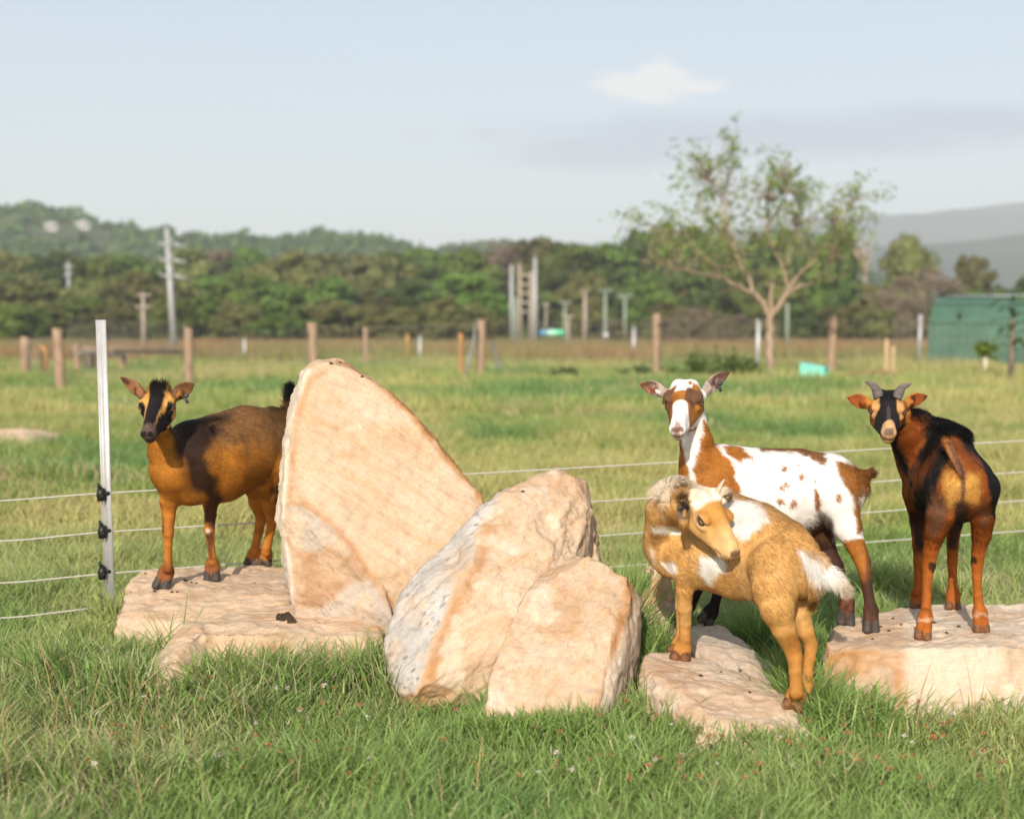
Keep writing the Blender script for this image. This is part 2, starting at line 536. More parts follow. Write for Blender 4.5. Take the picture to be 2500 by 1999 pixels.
def build_rocks():
    # the low slab the dark brown goat stands on
    def z_slab(P, N, px, py):
        nz = fbm(P, 9, 4, 3)
        front = sstep(0.2, -0.3, N[:, 2])
        return 0.38 * front * sstep(-0.2, 0.5, nz) + 0.2 * sstep(0.2, 0.7, nz), 0 * px, 0.55 * sstep(0.25, 0.6, fbm(P, 13, 3, 8)) * sstep(600, 700, px) * sstep(1440, 1475, py)
    rock('sandstone_rock', 'long low tan slab under the black-faced brown goat beside the white post',
         Wl((323, 1398, 4.34), (430, 1390, 4.42), (560, 1376, 4.56), (706, 1368, 4.62), (706, 1448, 4.12), (600, 1488, 3.98), (470, 1515, 3.92), (300, 1478, 3.98), (280, 1510, 3.95), (710, 1480, 4.02))
         + [G(270, 3.92, -.06), G(470, 3.82, -.06), G(712, 3.95, -.06), G(325, 4.42, -.06), G(712, 4.7, -.06)],
         strata=(1, 0.1, 0.10), seed=1, zones=z_slab, ledge=0.008)

    # the slab in front of it, half in the grass, with a sloping left arm
    def z_low(P, N, px, py):
        nz = fbm(P, 8, 4, 13)
        seam = np.exp(-((py - (1496 + (px - 600) * 0.09)) / 12.0) ** 2)
        return 0.9 * seam * sstep(-0.4, 0.4, nz) + 0.25 * sstep(0.1, 0.6, nz), 0 * px, 0.85 * sstep(0.0, 0.5, nz + 0.4 * sstep(700, 850, px)) * sstep(1540, 1490, py)
    rock('sandstone_rock', 'pale broken slab in the grass with an arm sloping down to the left',
         None, hulls=[
             Wl((468, 1508, 3.86), (640, 1482, 4.02), (720, 1462, 4.12), (845, 1470, 4.02), (912, 1492, 3.92), (948, 1520, 3.85), (940, 1545, 3.7), (700, 1548, 3.66), (480, 1540, 3.70))
             + [G(470, 3.60, -.06), G(920, 3.58, -.06), G(500, 4.1, -.06), G(950, 4.0, -.06)],
             Wl((462, 1512, 3.84), (505, 1524, 3.70), (342, 1642, 3.52), (372, 1655, 3.47)) + [G(322, 3.48, -.06), G(410, 3.40, -.06), G(470, 3.86, -.05), G(545, 3.58, -.06)]],
         strata=(1, 0, 0.03), seed=2, zones=z_low, ledge=0.008)

    # the tall leaning slab
    def z_tall(P, N, px, py):
        nz = fbm(P, 10, 4, 23)
        outline = [(735, 905), (775, 882), (815, 876), (850, 886), (920, 930), (1000, 1002), (1060, 1082), (1130, 1160), (1163, 1190), (1168, 1215), (1190, 1228), (1190, 1600), (690, 1600), (700, 1440), (690, 1350), (675, 1290), (680, 1200), (690, 1060), (705, 990)]
        sdv = poly_sd(px, py, outline)
        edge = sstep(-16, -2, sdv) * (px > 820) * sstep(-0.5, 0.2, nz + 0.3)
        leftin = np.exp(-((sdv + 30) / 9.0) ** 2) * (px < 800) * (py < 1300) * 0.55
        broken = poly_sd(px + 8 * nz, py + 8 * nz, [(696, 1232), (740, 1236), (800, 1275), (850, 1330), (900, 1410), (950, 1470), (980, 1530), (690, 1530), (676, 1300)])
        inb = sstep(6, -6, broken)
        rim = np.exp(-(broken / 13.0) ** 2) * (py < 1500)
        patch = inb * sstep(-0.1, 0.35, fbm(P, 7, 3, 31))
        orange = np.maximum.reduce([edge, leftin, 0.9 * rim, 0.95 * patch])
        grey = 0.62 * inb * (1 - 0.6 * patch) * sstep(-0.6, 0.0, nz)
        white = np.maximum(sstep(-24, -14, sdv) * (px < 760) * (sdv < 8) * (py > 900), 0.35 * inb * sstep(0.1, 0.5, -nz))
        chips = 0 * px
        return orange, grey, np.maximum(white, chips)
    # a flat face that leans back a little; the left flank is turned slightly away
    fr = [(738, 908, 4.02), (775, 884, 4.04), (815, 877, 4.05), (850, 888, 4.05), (920, 932, 4.05), (1000, 1003, 4.03), (1060, 1083, 4.01), (1130, 1161, 3.99), (1160, 1192, 3.985), (1190, 1228, 3.98),
          (713, 990, 3.98), (700, 1060, 3.95), (690, 1200, 3.90), (686, 1290, 3.87)]
    bk = [(734, 908, 4.14), (775, 882, 4.22), (815, 876, 4.24), (850, 886, 4.24), (920, 930, 4.24), (1000, 1001, 4.22), (1060, 1081, 4.20), (1130, 1160, 4.18), (1165, 1192, 4.16), (1185, 1240, 4.14),
          (704, 990, 4.10), (689, 1062, 4.08), (678, 1200, 4.04), (674, 1290, 4.0)]
    rock('sandstone_rock', 'tallest leaning boulder with a flat peach face and rusty right edge',
         None, hulls=[Wl(*fr, *bk, (760, 1250, 3.84), (900, 1420, 3.80), (1000, 1300, 3.87), (1185, 1300, 3.93)) + [G(1190, 3.9, .02), G(960, 3.80, .02), G(900, 3.86, -.02), G(1190, 4.1, 0), G(850, 4.05, .1)],
                      Wl((690, 1240, 3.905), (684, 1290, 3.885), (692, 1350, 3.87), (704, 1430, 3.86), (722, 1468, 3.86), (840, 1482, 3.82), (955, 1500, 3.78), (940, 1440, 3.80), (850, 1340, 3.845), (760, 1255, 3.88), (700, 1440, 4.0), (685, 1340, 4.0)) + [G(760, 3.9, -.02), G(980, 3.82, -.02), G(980, 4.0, 0), G(760, 4.05, 0)]],
         strata=(0.8, 0.1, -0.55), rough=0.007, seed=3, zones=z_tall, ledge=0.003, vox=0.006, round_=1, scoop_=0.004, chip=0.008)

    # the boulder with the grey pebbly left flank
    def z_mid(P, N, px, py):
        nz = fbm(P, 10, 4, 53)
        # boundary between grey flank and tan face
        line = poly_sd(px + 10 * nz, py + 8 * nz, [(1240, 1185), (1215, 1225), (1150, 1300), (1145, 1380), (1110, 1430), (1060, 1530), (1040, 1590), (1010, 1680), (960, 1700), (880, 1700), (880, 1500), (1200, 1160)])
        g = sstep(7, -7, line)
        o = np.exp(-((line - 24) / 18.0) ** 2) * (py > 1280) * 0.8 + 0.5 * sstep(-0.1, 0.5, fbm(P, 6, 3, 61)) * (1 - g) * sstep(1230, 1330, py)
        top = 0.3 * sstep(1230, 1180, py)
        return o * (1 - g) + top, g * np.clip(0.78 + 0.55 * fbm(P, 13, 4, 57), 0.25, 1), 0.6 * (1 - g) * sstep(0.35, 0.6, fbm(P, 14, 3, 66))
    rock('sandstone_rock', 'leaning tan boulder with a pale grey pebbly left flank, in front of the tallest boulder',
         None, hulls=[Wl((1192, 1228, 3.80), (1228, 1190, 3.86), (1255, 1176, 3.90), (1290, 1160, 3.92), (1340, 1144, 3.96), (1432, 1148, 3.97), (1448, 1196, 3.93), (1408, 1240, 3.84),
                         (925, 1545, 3.62), (950, 1490, 3.66), (1010, 1405, 3.72), (1100, 1310, 3.78), (930, 1625, 3.56), (968, 1672, 3.5),
                         (1145, 1400, 3.60), (1040, 1590, 3.48), (1010, 1680, 3.42), (1250, 1560, 3.50), (1395, 1345, 3.74), (1330, 1500, 3.58), (1215, 1235, 3.76))
                      + [G(985, 3.5, -.05), G(1300, 3.50, -.06), G(1440, 3.8, -.05), G(1000, 3.95, -.05), G(1440, 4.1, -.05)] + Wl((1440, 1200, 4.1), (1290, 1170, 4.08), (1010, 1420, 3.95)),
                      Wl((1448, 1204, 3.97), (1434, 1215, 3.955), (1398, 1345, 3.90), (1455, 1250, 3.97), (1466, 1360, 3.93), (1464, 1300, 4.1), (1447, 1204, 4.1)) + [G(1400, 3.86, 0), G(1470, 3.86, 0), G(1470, 4.1, 0)]],
         strata=(0.75, 0.1, 0.62), seed=4, zones=z_mid, ledge=0.008, rough=0.010)

    # the boulder in front on the right
    def z_front(P, N, px, py):
        nz = fbm(P, 9, 4, 73)
        rim = poly_sd(px, py, [(1170, 1760), (1250, 1510), (1325, 1392), (1400, 1352), (1500, 1366), (1540, 1405), (1548, 1450), (1520, 1545), (1480, 1640), (1450, 1760)])
        o = np.exp(-((rim + 12) / 14.0) ** 2) * ((px > 1490)) * 0.95
        white = sstep(0, 10, rim) * (px > 1450) * (py > 1430)
        return np.maximum(o, 0.4 * sstep(0.15, 0.6, nz)), 0.35 * white * sstep(-0.3, 0.4, nz), np.maximum(0.7 * white, 0.6 * sstep(0.35, 0.65, fbm(P, 12, 3, 81)))
    rock('sandstone_rock', 'smooth rounded cream boulder at the front, right of the grey-flanked boulder',
         None, hulls=[Wl((1258, 1505, 3.44), (1290, 1440, 3.50), (1325, 1395, 3.56), (1400, 1353, 3.60), (1455, 1357, 3.62), (1500, 1368, 3.62), (1540, 1405, 3.58), (1556, 1440, 3.55), (1564, 1462, 3.57),
                         (1520, 1545, 3.42), (1470, 1650, 3.30), (1200, 1640, 3.30), (1350, 1500, 3.44), (1565, 1465, 3.72), (1400, 1356, 3.76), (1300, 1420, 3.7))
                      + [G(1165, 3.12, -.06), G(1445, 3.14, -.06), G(1535, 3.5, -.06), G(1250, 3.75, -.06), G(1560, 3.75, -.06)]],
         strata=(0.5, 0.1, 0.85), seed=5, zones=z_front, ledge=0.003, rough=0.009, scoop_=0.007)

    # narrow upright stone behind the tan kid, with a pointed ledge jutting to the left
    rock('sandstone_rock', 'narrow upright tan stone partly hidden behind the tan kid, with a pale ledge pointing left',
         None, hulls=[Wl((1596, 1380, 3.93), (1640, 1384, 3.93), (1588, 1430, 3.90), (1642, 1430, 3.90), (1600, 1378, 4.03), (1640, 1384, 4.03), (1640, 1500, 3.86)) + [G(1578, 3.82, -.05), G(1645, 3.82, -.05), G(1580, 4.05, -.05), G(1645, 4.05, -.05)],
                      Wl((1562, 1446, 3.88), (1592, 1434, 3.9), (1572, 1450, 4.0), (1600, 1480, 3.84)) + [G(1560, 3.8, -.05), G(1610, 3.8, -.05), G(1565, 4.0, -.05), G(1610, 4.0, -.05)],
                      Wl((1543, 1379, 3.95), (1600, 1371, 3.94), (1600, 1393, 3.93), (1562, 1389, 3.94), (1600, 1371, 4.0), (1600, 1393, 4.0))],
         strata=(0.1, 0.1, 1), vox=0.005, rough=0.004, ledge=0.003, seed=6,
         zones=lambda P, N, px, py: (0.45 * sstep(1395, 1420, py) * sstep(1500, 1450, py) + 0.3 * sstep(1590, 1560, px) * (py < 1400), 0 * px, 0.8 * sstep(1585, 1600, px) * (py < 1396) + 0.6 * sstep(1632, 1640, px) * (py > 1470)), round_=1)

    # stepped slab under the tan kid
    rock('sandstone_rock', 'tan sloping slab under all four hooves of the small tan kid',
         None, hulls=[Wl((1572, 1592, 3.56), (1640, 1588, 3.58), (1700, 1596, 3.56), (1795, 1628, 3.48), (1870, 1660, 3.40), (1918, 1702, 3.30), (1976, 1726, 3.22), (1985, 1752, 3.17), (1800, 1760, 3.12), (1640, 1690, 3.24), (1565, 1630, 3.42), (1920, 1745, 3.16))
                      + [G(1560, 3.36, -.08), G(1780, 3.02, -.08), G(1960, 3.02, -.08), G(1990, 3.24, -.08), G(1700, 3.7, -.08), G(1570, 3.62, -.08)]],
         strata=(0.9, -0.25, -0.28), seed=7, ledge=0.009,
         zones=lambda P, N, px, py: (0.40 * sstep(-0.1, 0.5, fbm(P, 8, 4, 91)), 0.12 + 0 * px, 0.5 * sstep(0.3, 0.6, fbm(P, 12, 3, 95))))

    # grey shaded rock behind the kid, under the spotted goat's front hooves
    rock('sandstone_rock', 'grey-brown shaded rock between the tan kid and the white spotted goat, under its front hooves',
         None, hulls=[Wl((1632, 1508, 3.90), (1715, 1506, 3.93), (1760, 1512, 3.90), (1810, 1542, 3.82), (1835, 1580, 3.74), (1905, 1640, 3.62), (1880, 1655, 3.56), (1760, 1600, 3.62), (1660, 1560, 3.72))
                      + [G(1640, 3.7, -.06), G(1890, 3.54, -.06), G(1900, 3.75, -.06), G(1640, 3.96, -.06), G(1800, 3.95, -.06)]],
         strata=(0.9, -0.2, -0.2), seed=8, ledge=0.007,
         zones=lambda P, N, px, py: (0.2 * sstep(0, 0.5, fbm(P, 8, 4, 101)), 0.45 + 0 * px, 0 * px))

    # broad flat rock on the right
    def z_right(P, N, px, py):
        nz = fbm(P, 9, 4, 113)
        front = sstep(0.55, 0.2, N[:, 2])
        rim = np.exp(-((N[:, 2] - 0.55) / 0.3) ** 2) * sstep(2270, 2200, px + 20 * nz) * sstep(-.6, .1, nz)
        seam = np.exp(-((px - 2190) / 14.0) ** 2) * front
        g = front * (px < 2185) * sstep(-0.5, 0.2, nz + 0.2)
        return np.maximum.reduce([0.9 * rim, 0.9 * seam, 0.35 * front * sstep(0.1, 0.5, nz) * (px > 2200)]), 0.9 * g, 0.75 * sstep(2190, 2230, px) * sstep(-0.5, 0.1, nz)
    rock('sandstone_rock', 'broad flat-topped pale rock at the right under the horned goat',
         None, hulls=[Wl((2000, 1572, 3.48), (2022, 1542, 3.60), (2070, 1514, 3.78), (2170, 1482, 3.96), (2280, 1472, 4.04), (2460, 1476, 4.04), (2620, 1474, 4.06), (2200, 1590, 3.36), (2130, 1578, 3.41), (2040, 1566, 3.48), (2240, 1588, 3.37), (2460, 1574, 3.42), (2620, 1574, 3.42), (2004, 1600, 3.42))
                      + [G(2010, 3.38, -.06), G(2190, 3.26, -.06), G(2440, 3.28, -.06), G(2620, 3.3, -.06), G(2040, 3.9, -.06), G(2620, 4.1, -.06)]],
         strata=(1, 0.05, 0.03), seed=9, zones=z_right, ledge=0.005, rough=0.008, scoop_=0.012)

    # pale rock out in the paddock at the far left
    rock('sandstone_rock', 'flat pale tan rock lying in the paddock grass at the far left',
         None, hulls=[Wl((-60, 1050, 10.4), (60, 1046, 10.4), (100, 1050, 10.5), (152, 1062, 10.6), (80, 1078, 10.1), (-60, 1060, 11.0), (130, 1070, 10.9)) + [G(75, 10.0, -.05), G(-60, 9.9, -.05), G(-60, 11, -.05), G(80, 11, -.05)]],
         strata=(1, 0, 0.1), seed=10, vox=0.02)


build_rocks()


_trees = []


def rock_D(px, py):
    """Distance (along +Y) at which a photo pixel's sight line first meets a boulder, or None."""
    if not _trees:
        for o in ROCKS:
            me = o.data
            _trees.append(BVHTree.FromPolygons([v.co for v in me.vertices], [p.vertices for p in me.polygons]))
    o, d = Vector((0, 0, CAM_H)), Vector(unit3(px_dir(px, py)))
    best = None
    for t in _trees:
        h = t.ray_cast(o, d)
        if h[0] is not None and (best is None or h[0].y < best): best = h[0].y
    return best


def unit3(v): return v / np.linalg.norm(v)

# ------------------------------------------------------------------ goats: one smooth skin grown from a distance field, coat colour per vertex, short fur
import openvdb


class Field:
    def __init__(self, lo, hi, h):
        self.lo, self.h = np.asarray(lo, float), h
        self.n = np.ceil((np.asarray(hi) - self.lo) / h).astype(int) + 1
        self.d = np.full(self.n, 0.2, np.float32)

    def _sub(self, lo, hi, pad):
        a = np.clip(np.floor((np.asarray(lo) - pad - self.lo) / self.h).astype(int), 0, self.n - 1)
        b = np.clip(np.ceil((np.asarray(hi) + pad - self.lo) / self.h).astype(int) + 1, 1, self.n)
        ax = [self.lo[i] + self.h * np.arange(a[i], b[i]) for i in range(3)]
        X, Y, Z = np.meshgrid(*ax, indexing='ij')
        return tuple(slice(a[i], b[i]) for i in range(3)), np.stack([X, Y, Z], -1)

    def _smin(self, sl, d, k, sub=False):
        o = self.d[sl]
        if sub:
            d = -d
            hh = np.clip(0.5 - 0.5 * (o - d) / k, 0, 1)
            self.d[sl] = o * (1 - hh) + d * hh + k * hh * (1 - hh)
        else:
            hh = np.clip(0.5 + 0.5 * (o - d) / k, 0, 1)
            self.d[sl] = o * (1 - hh) + d * hh - k * hh * (1 - hh)

    def cone(self, a, b, r1, r2, k=0.015, sub=False):
        a, b = np.asarray(a, float), np.asarray(b, float)
        r = max(r1, r2)
        sl, P = self._sub(np.minimum(a, b) - r, np.maximum(a, b) + r, k * 2 + 0.01)
        ba = b - a
        t = np.clip(((P - a) @ ba) / (ba @ ba + 1e-12), 0, 1)
        d = np.linalg.norm(P - a - t[..., None] * ba, axis=-1) - (r1 + (r2 - r1) * t)
        self._smin(sl, d.astype(np.float32), k, sub)

    def ell(self, c, rad, R=None, k=0.015, sub=False):
        c, rad = np.asarray(c, float), np.asarray(rad, float)
        m = rad.max()
        sl, P = self._sub(c - m, c + m, k * 2 + 0.01)
        q = P - c
        if R is not None: q = q @ R
        k0 = np.linalg.norm(q / rad, axis=-1); k1 = np.linalg.norm(q / rad ** 2, axis=-1)
        d = k0 * (k0 - 1) / np.maximum(k1, 1e-9)
        self._smin(sl, d.astype(np.float32), k, sub)

    def chain(self, pts, k=0.015):
        """Tapered limb through the points: its own joints stay lean, only the whole is blended into the body."""
        C = np.array([p for p, r in pts]); R = np.array([r for p, r in pts]); m = R.max()
        sl, P = self._sub(C.min(0) - m, C.max(0) + m, k * 2 + 0.01)
        d = None; kk = 0.005
        for (a, r1), (b, r2) in zip(pts[:-1], pts[1:]):
            ba = b - a
            t = np.clip(((P - a) @ ba) / (ba @ ba + 1e-12), 0, 1)
            t = t * 0.7 + 0.3 * (t * t * (3 - 2 * t))
            e = np.linalg.norm(P - a - np.clip(((P - a) @ ba) / (ba @ ba + 1e-12), 0, 1)[..., None] * ba, axis=-1) - (r1 + (r2 - r1) * t)
            if d is None: d = e
            else:
                h = np.clip(0.5 + 0.5 * (d - e) / kk, 0, 1); d = d * (1 - h) + e * h - kk * h * (1 - h)
        self._smin(sl, d.astype(np.float32), k)

    def mesh(self, name, smooth=2):
        g = openvdb.FloatGrid(background=0.2)
        g.copyFromArray(self.d)
        v, q = g.convertToQuads(isovalue=0.0)
        v = np.asarray(v, float) * self.h + self.lo
        q = np.asarray(q)
        # light smoothing
        n = len(v)
        e = np.concatenate([q[:, [0, 1]], q[:, [1, 2]], q[:, [2, 3]], q[:, [3, 0]]])
        e = np.concatenate([e, e[:, ::-1]])
        deg = np.bincount(e[:, 0], minlength=n).astype(float)[:, None]
        for it in range(smooth):
            s = np.stack([np.bincount(e[:, 0], weights=v[e[:, 1], c], minlength=n) for c in range(3)], 1)
            v = v * 0.5 + 0.5 * s / np.maximum(deg, 1)
        me = mesh_np(name, v, q.ravel(), np.full(len(q), 4), True)
        N = np.empty(n * 3); me.vertices.foreach_get('normal', N); N = N.reshape(-1, 3)
        return me, v, N, q


def unit(v): v = np.asarray(v, float); return v / np.linalg.norm(v)


def frame(F, Xapprox):
    F = unit(F); X = np.asarray(Xapprox, float); X = unit(X - (X @ F) * F)
    U = np.cross(X, F)            # X to the viewer's right when the goat faces the viewer, U dorsal
    if U[2] < 0: U = -U
    return np.stack([X, F, U], 1)   # columns


def coat_material():
    m, nt, b = new_mat('goat_coat')
    a = nt.nodes.new('ShaderNodeAttribute'); a.attribute_name = 'Col'
    n = noise_tex(nt, geo_pos(nt), 45, 5, 0.65)
    nt.links.new(mixrgb(nt, 1.0, a.outputs['Color'], ramp(nt, n, [(0.3, (0.80, 0.78, 0.76)), (0.7, (1.08, 1.08, 1.08))]), 'MULTIPLY'), b.inputs['Base Color'])
    b.inputs['Roughness'].default_value = 0.62
    b.inputs['Specular IOR Level'].default_value = 0.10
    return m


def hair_material():
    m, nt, b = new_mat('goat_hair')
    a = nt.nodes.new('ShaderNodeAttribute'); a.attribute_name = 'Col'
    nt.links.new(a.outputs['Color'], b.inputs['Base Color'])
    b.inputs['Roughness'].default_value = 0.6
    b.inputs['Specular IOR Level'].default_value = 0.14
    tr = nt.nodes.new('ShaderNodeBsdfTranslucent'); nt.links.new(a.outputs['Color'], tr.inputs['Color'])
    mx = nt.nodes.new('ShaderNodeMixShader'); mx.inputs[0].default_value = 0.3
    nt.links.new(b.outputs[0], mx.inputs[1]); nt.links.new(tr.outputs[0], mx.inputs[2])
    nt.links.new(mx.outputs[0], nt.nodes['Material Output'].inputs['Surface'])
    return m


def eye_material():
    m, nt, b = new_mat('goat_eye')
    a = nt.nodes.new('ShaderNodeAttribute'); a.attribute_name = 'Col'
    nt.links.new(a.outputs['Color'], b.inputs['Base Color'])
    b.inputs['Roughness'].default_value = 0.08
    b.inputs['Coat Weight'].default_value = 0.6
    return m


COAT, HAIR, EYE = coat_material(), hair_material(), eye_material()
HOOF = simple_mat('hoof_horn', (0.055, 0.042, 0.034), 0.45, var=0.4, vscale=60, bump=0.3, bscale=300)
HORN_PALE = simple_mat('pale_horn', (0.50, 0.40, 0.29), 0.5, var=0.25, vscale=60)
HOOF_TAN = simple_mat('hoof_horn_brown', (0.16, 0.066, 0.026), 0.5, var=0.45, vscale=60, bump=0.3, bscale=300)
HORN = simple_mat('horn', (0.16, 0.135, 0.125), 0.5, var=0.35, vscale=40, bump=0.6, bscale=160, stretch=(1, 1, 3))
TAGM = simple_mat('ear_tag_plastic', (0.05, 0.055, 0.06), 0.35, var=0.1)
GVOX = 0.0034


class Goat:
    def __init__(self, name_label, D, body_lo, body_hi, head, hs=1.0, group='dwarf goats on the rocks'):
        self.D = D
        self.label = name_label
        self.F = Field(body_lo, body_hi, GVOX)
        self.hc, self.hR, self.hs = head[0], head[1], hs
        self.group = group
        self.ears = []

    # pixel chain -> world chain; each point (px, py, D, r_px)
    def pc(self, *pts): return [(W(p[0], p[1], p[2]), p[3] * p[2] / F_PX) for p in pts]

    def chain(self, *pts, k=0.018):
        pts = [(p[0], p[1], p[2], p[3] - 1.6 if p[3] < 34 else p[3]) for p in pts]
        self.F.chain(self.pc(*pts), 0.017 if k < 0.0125 else k)

    fl = 1.0      # face length factor

    def H(self, p):
        p = np.array(p, float)
        if p[1] > 0: p[1] *= self.fl
        return self.hc + self.hR @ (p * self.hs)

    def head(self, boss=1.0):
        f, s, H, R = self.F, self.hs, self.H, self.hR
        def el(c, r, k=0.012, sub=False): f.ell(H(c), np.array(r) * s, R, k * s, sub)
        def co(a, b, r1, r2, k=0.012, sub=False): f.cone(H(a), H(b), r1 * s, r2 * s, k * s, sub)
        el((0, -.030, -.032), (.043, .050, .040))
        co((0, .0, -.034), (0, .105, -.029), .034, .0168, 0.016)
        co((0, -.01, -.012), (0, .10, -.0145), .021, .0115, 0.014)
        for sx in (-1, 1):
            co((sx * .020, -.022, -.060), (sx * .007, .092, -.045), .021, .0115, 0.014)
            el((sx * .036, .000, -.0115), (.0115, .019, .0105), 0.010)          # brow
            el((sx * .034, .004, -.032), (.010, .018, .010), 0.008)             # cheekbone
            el((sx * .0165, -.045, .004 - .012 * (1 - boss)), (.015, .018, .013), 0.012)            # horn boss
            el((sx * .0098, .121, -.027), (.0092, .012, .0120), 0.006)          # nostril wing
        el((0, .115, -.0345), (.0180, .0165, .0155), 0.008)
        el((0, .101, -.0515), (.0162, .0215, .0140), 0.008)
        # nostrils, mouth, eye hollows
        for sx in (-1, 1):
            co((sx * .006, .1345, -.028), (sx * .0150, .131, -.0195), .0026, .0030, 0.003, True)
            co((sx * .002, .1295, -.0478), (sx * .0205, .094, -.0465), .0014, .0014, 0.0025, True)
            el((sx * .0455, .004, -.0215), (.009, .0115, .0075), None if False else 0.006, True)
        co((0, .1355, -.033), (0, .134, -.043), .0016, .0016, 0.003, True)

    def ear(self, base, tip, hw, up, D, Dtip, thick=0.0036, cup=9.0, k=0.010, root=0.8):
        """Leaf-shaped cupped ear between pixels base and tip; up = facing of the inner side; hw half width in pixels."""
        a, b = W(*base, D), W(*tip, Dtip)
        L = np.linalg.norm(b - a); T = (b - a) / L
        n = np.asarray(up, float); n = unit(n - (n @ T) * T); wv = np.cross(T, n)
        hwm = 1.28 * hw * D / F_PX
        sl, P = self.F._sub(np.minimum(a, b), np.maximum(a, b), hwm + 0.02)
        q = P - a
        t, x, z = q @ T, q @ wv, q @ n
        s = np.clip(t / L, 0, 1)
        prof = hwm * np.clip(np.sin(np.pi * np.clip(0.16 + 0.84 * s, 0, 1) ** 1.05) ** 0.92, 0, 1) * (0.85 + 0.15 * s)
        zc = z - cup * x * x + 0.012 * np.sin(np.pi * s) 
        th = thick * (1.15 - 0.5 * s)
        dx = np.abs(x) - prof; dz = np.abs(zc) - th
        d = np.minimum(np.maximum(dx, dz), 0) + np.hypot(np.maximum(dx, 0), np.maximum(dz, 0)) - 0.0008
        d = np.where((t < 0) | (t > L), np.maximum(d, np.maximum(-t, t - L)), d)
        self.F._smin(sl, d.astype(np.float32), 0.006)
        self.F.cone(a - T * 0.012, a + T * 0.026, hwm * root * .72, hwm * 0.36, k)
        self.ears.append((a, T, L, wv, n, hwm, cup))

    def ear_masks(self, P):
        """(amount on an ear, amount on its inner side, position along it 0..1)"""
        on, inn, al = np.zeros(len(P)), np.zeros(len(P)), np.zeros(len(P))
        for a, T, L, wv, n, hwm, cup in self.ears:
            q = P - a
            t, x, z = q @ T / L, q @ wv, q @ n
            zc = z - cup * x * x + 0.012 * np.sin(np.pi * np.clip(t, 0, 1))
            m = ((t > 0.02) & (t < 1.06) & (np.abs(x) < hwm * 1.35) & (np.abs(zc) < 0.016)).astype(float)
            on = np.maximum(on, m)
            inn = np.maximum(inn, m * (zc > 0.0005) * sstep(1.05, 0.62, np.abs(x) / hwm) * sstep(0.05, 0.2, t))
            al = np.maximum(al, m * np.clip(t, 0, 1))
        return on, inn, al

    def build(self, colour, fur, name='goat'):
        root = empty(name, (0, 0, 0), self.label, 'goat', self.group)
        me, v, N, q = self.F.mesh('body')
        hl = ((v - self.hc) @ self.hR) / self.hs
        hl[:, 1] = np.where(hl[:, 1] > 0, hl[:, 1] / self.fl, hl[:, 1])
        px, py = PX(v)
        c = colour(self, v, N, px, py, hl)
        nz = fbm(v, 60, 3, 5)[:, None]
        c = np.clip(c * (1 + 0.14 * nz), 0, 1)
        set_col(me, c)
        o = link('body', me, COAT, root)
        self.root, self.v, self.N, self.c, self.q = root, v, N, c, q
        self.fur(fur, px, py, hl)
        return root

    def finish(self):
        """Put the Empty at the goat's feet and keep every part where it is."""
        v = self.v
        ctr = Vector((float(v[:, 0].mean()), float(v[:, 1].mean()), float(v[:, 2].min())))
        for ch in self.root.children:
            if ch.data is not None: ch.data.transform(Matrix.Translation(-ctr))
        self.root.location = ctr

    def fur(self, spec, px, py, hl):
        """spec(v, N, px, py, hl) -> flow (n,3), length (n,), lift (n,), density (n,) per vertex."""
        flow, ln, lift, dens = spec(self, self.v, self.N, px, py, hl)
        q = self.q
        a = self.v[q[:, 0]]; b = self.v[q[:, 1]]; c = self.v[q[:, 2]]; d = self.v[q[:, 3]]
        area = 0.5 * np.linalg.norm(np.cross(c - a, d - b), axis=1) * dens[q].mean(1)
        cdf = np.cumsum(area)
        n = min(int(cdf[-1] * 170000), 130000)
        f = np.searchsorted(cdf, RNG.random(n) * cdf[-1]).clip(0, len(q) - 1)
        wgt = RNG.random((n, 4)) ** 2 + 0.02; wgt /= wgt.sum(1, keepdims=True)
        qi = q[f]
        g = lambda A: (A[qi] * wgt[..., None]).sum(1) if A.ndim == 2 else (A[qi] * wgt).sum(1)
        P, Nn, fl, l, lf, co = g(self.v), g(self.N), g(flow), g(ln), g(lift), g(self.c)
        Nn /= np.linalg.norm(Nn, axis=1, keepdims=True) + 1e-9
        fl = fl + 0.28 * RNG.normal(size=(n, 3))
        fl -= (fl * Nn).sum(1, keepdims=True) * Nn
        fl /= np.linalg.norm(fl, axis=1, keepdims=True) + 1e-9
        l = l * RNG.uniform(0.55, 1.3, n)
        dirv = fl * np.cos(lf)[:, None] + Nn * np.sin(lf)[:, None]
        side = np.cross(dirv, Nn); side /= np.linalg.norm(side, axis=1, keepdims=True) + 1e-9
        hwid = (0.00050 + 0.000008 * l * 1000)[:, None]
        base = P - Nn * 0.0008
        droop = np.array([0, 0, -1.0])
        mid = base + dirv * (l * 0.55)[:, None]
        tip = base + dirv * (l * 0.95)[:, None] + droop * (l * l * 3.0)[:, None] - Nn * (l * 0.12 * (lf < 0.7))[:, None]
        V = np.stack([base - side * hwid, base + side * hwid, mid + side * hwid * 0.8, mid - side * hwid * 0.8, tip], 1).reshape(-1, 3)
        i0 = np.arange(n) * 5
        idx = np.concatenate([np.stack([i0, i0 + 1, i0 + 2, i0 + 3], 1).ravel(), np.stack([i0 + 3, i0 + 2, i0 + 4], 1).ravel()])
        cnt = np.concatenate([np.full(n, 4), np.full(n, 3)])
        amp = np.where(co.mean(1, keepdims=True) > 0.55, 0.16, 0.58)
        co = np.clip(co * (1.0 - 0.5 * amp + 0.06 + amp * (RNG.random((n, 1)) - 0.35)), 0, 1)
        cols = np.repeat(co, 5, 0)
        cols[4::5] *= 1.08
        me = mesh_np('fur', V, idx, cnt, False, np.clip(cols, 0, 1))
        o = link('fur', me, HAIR, self.root)
        o['kind'] = 'stuff'

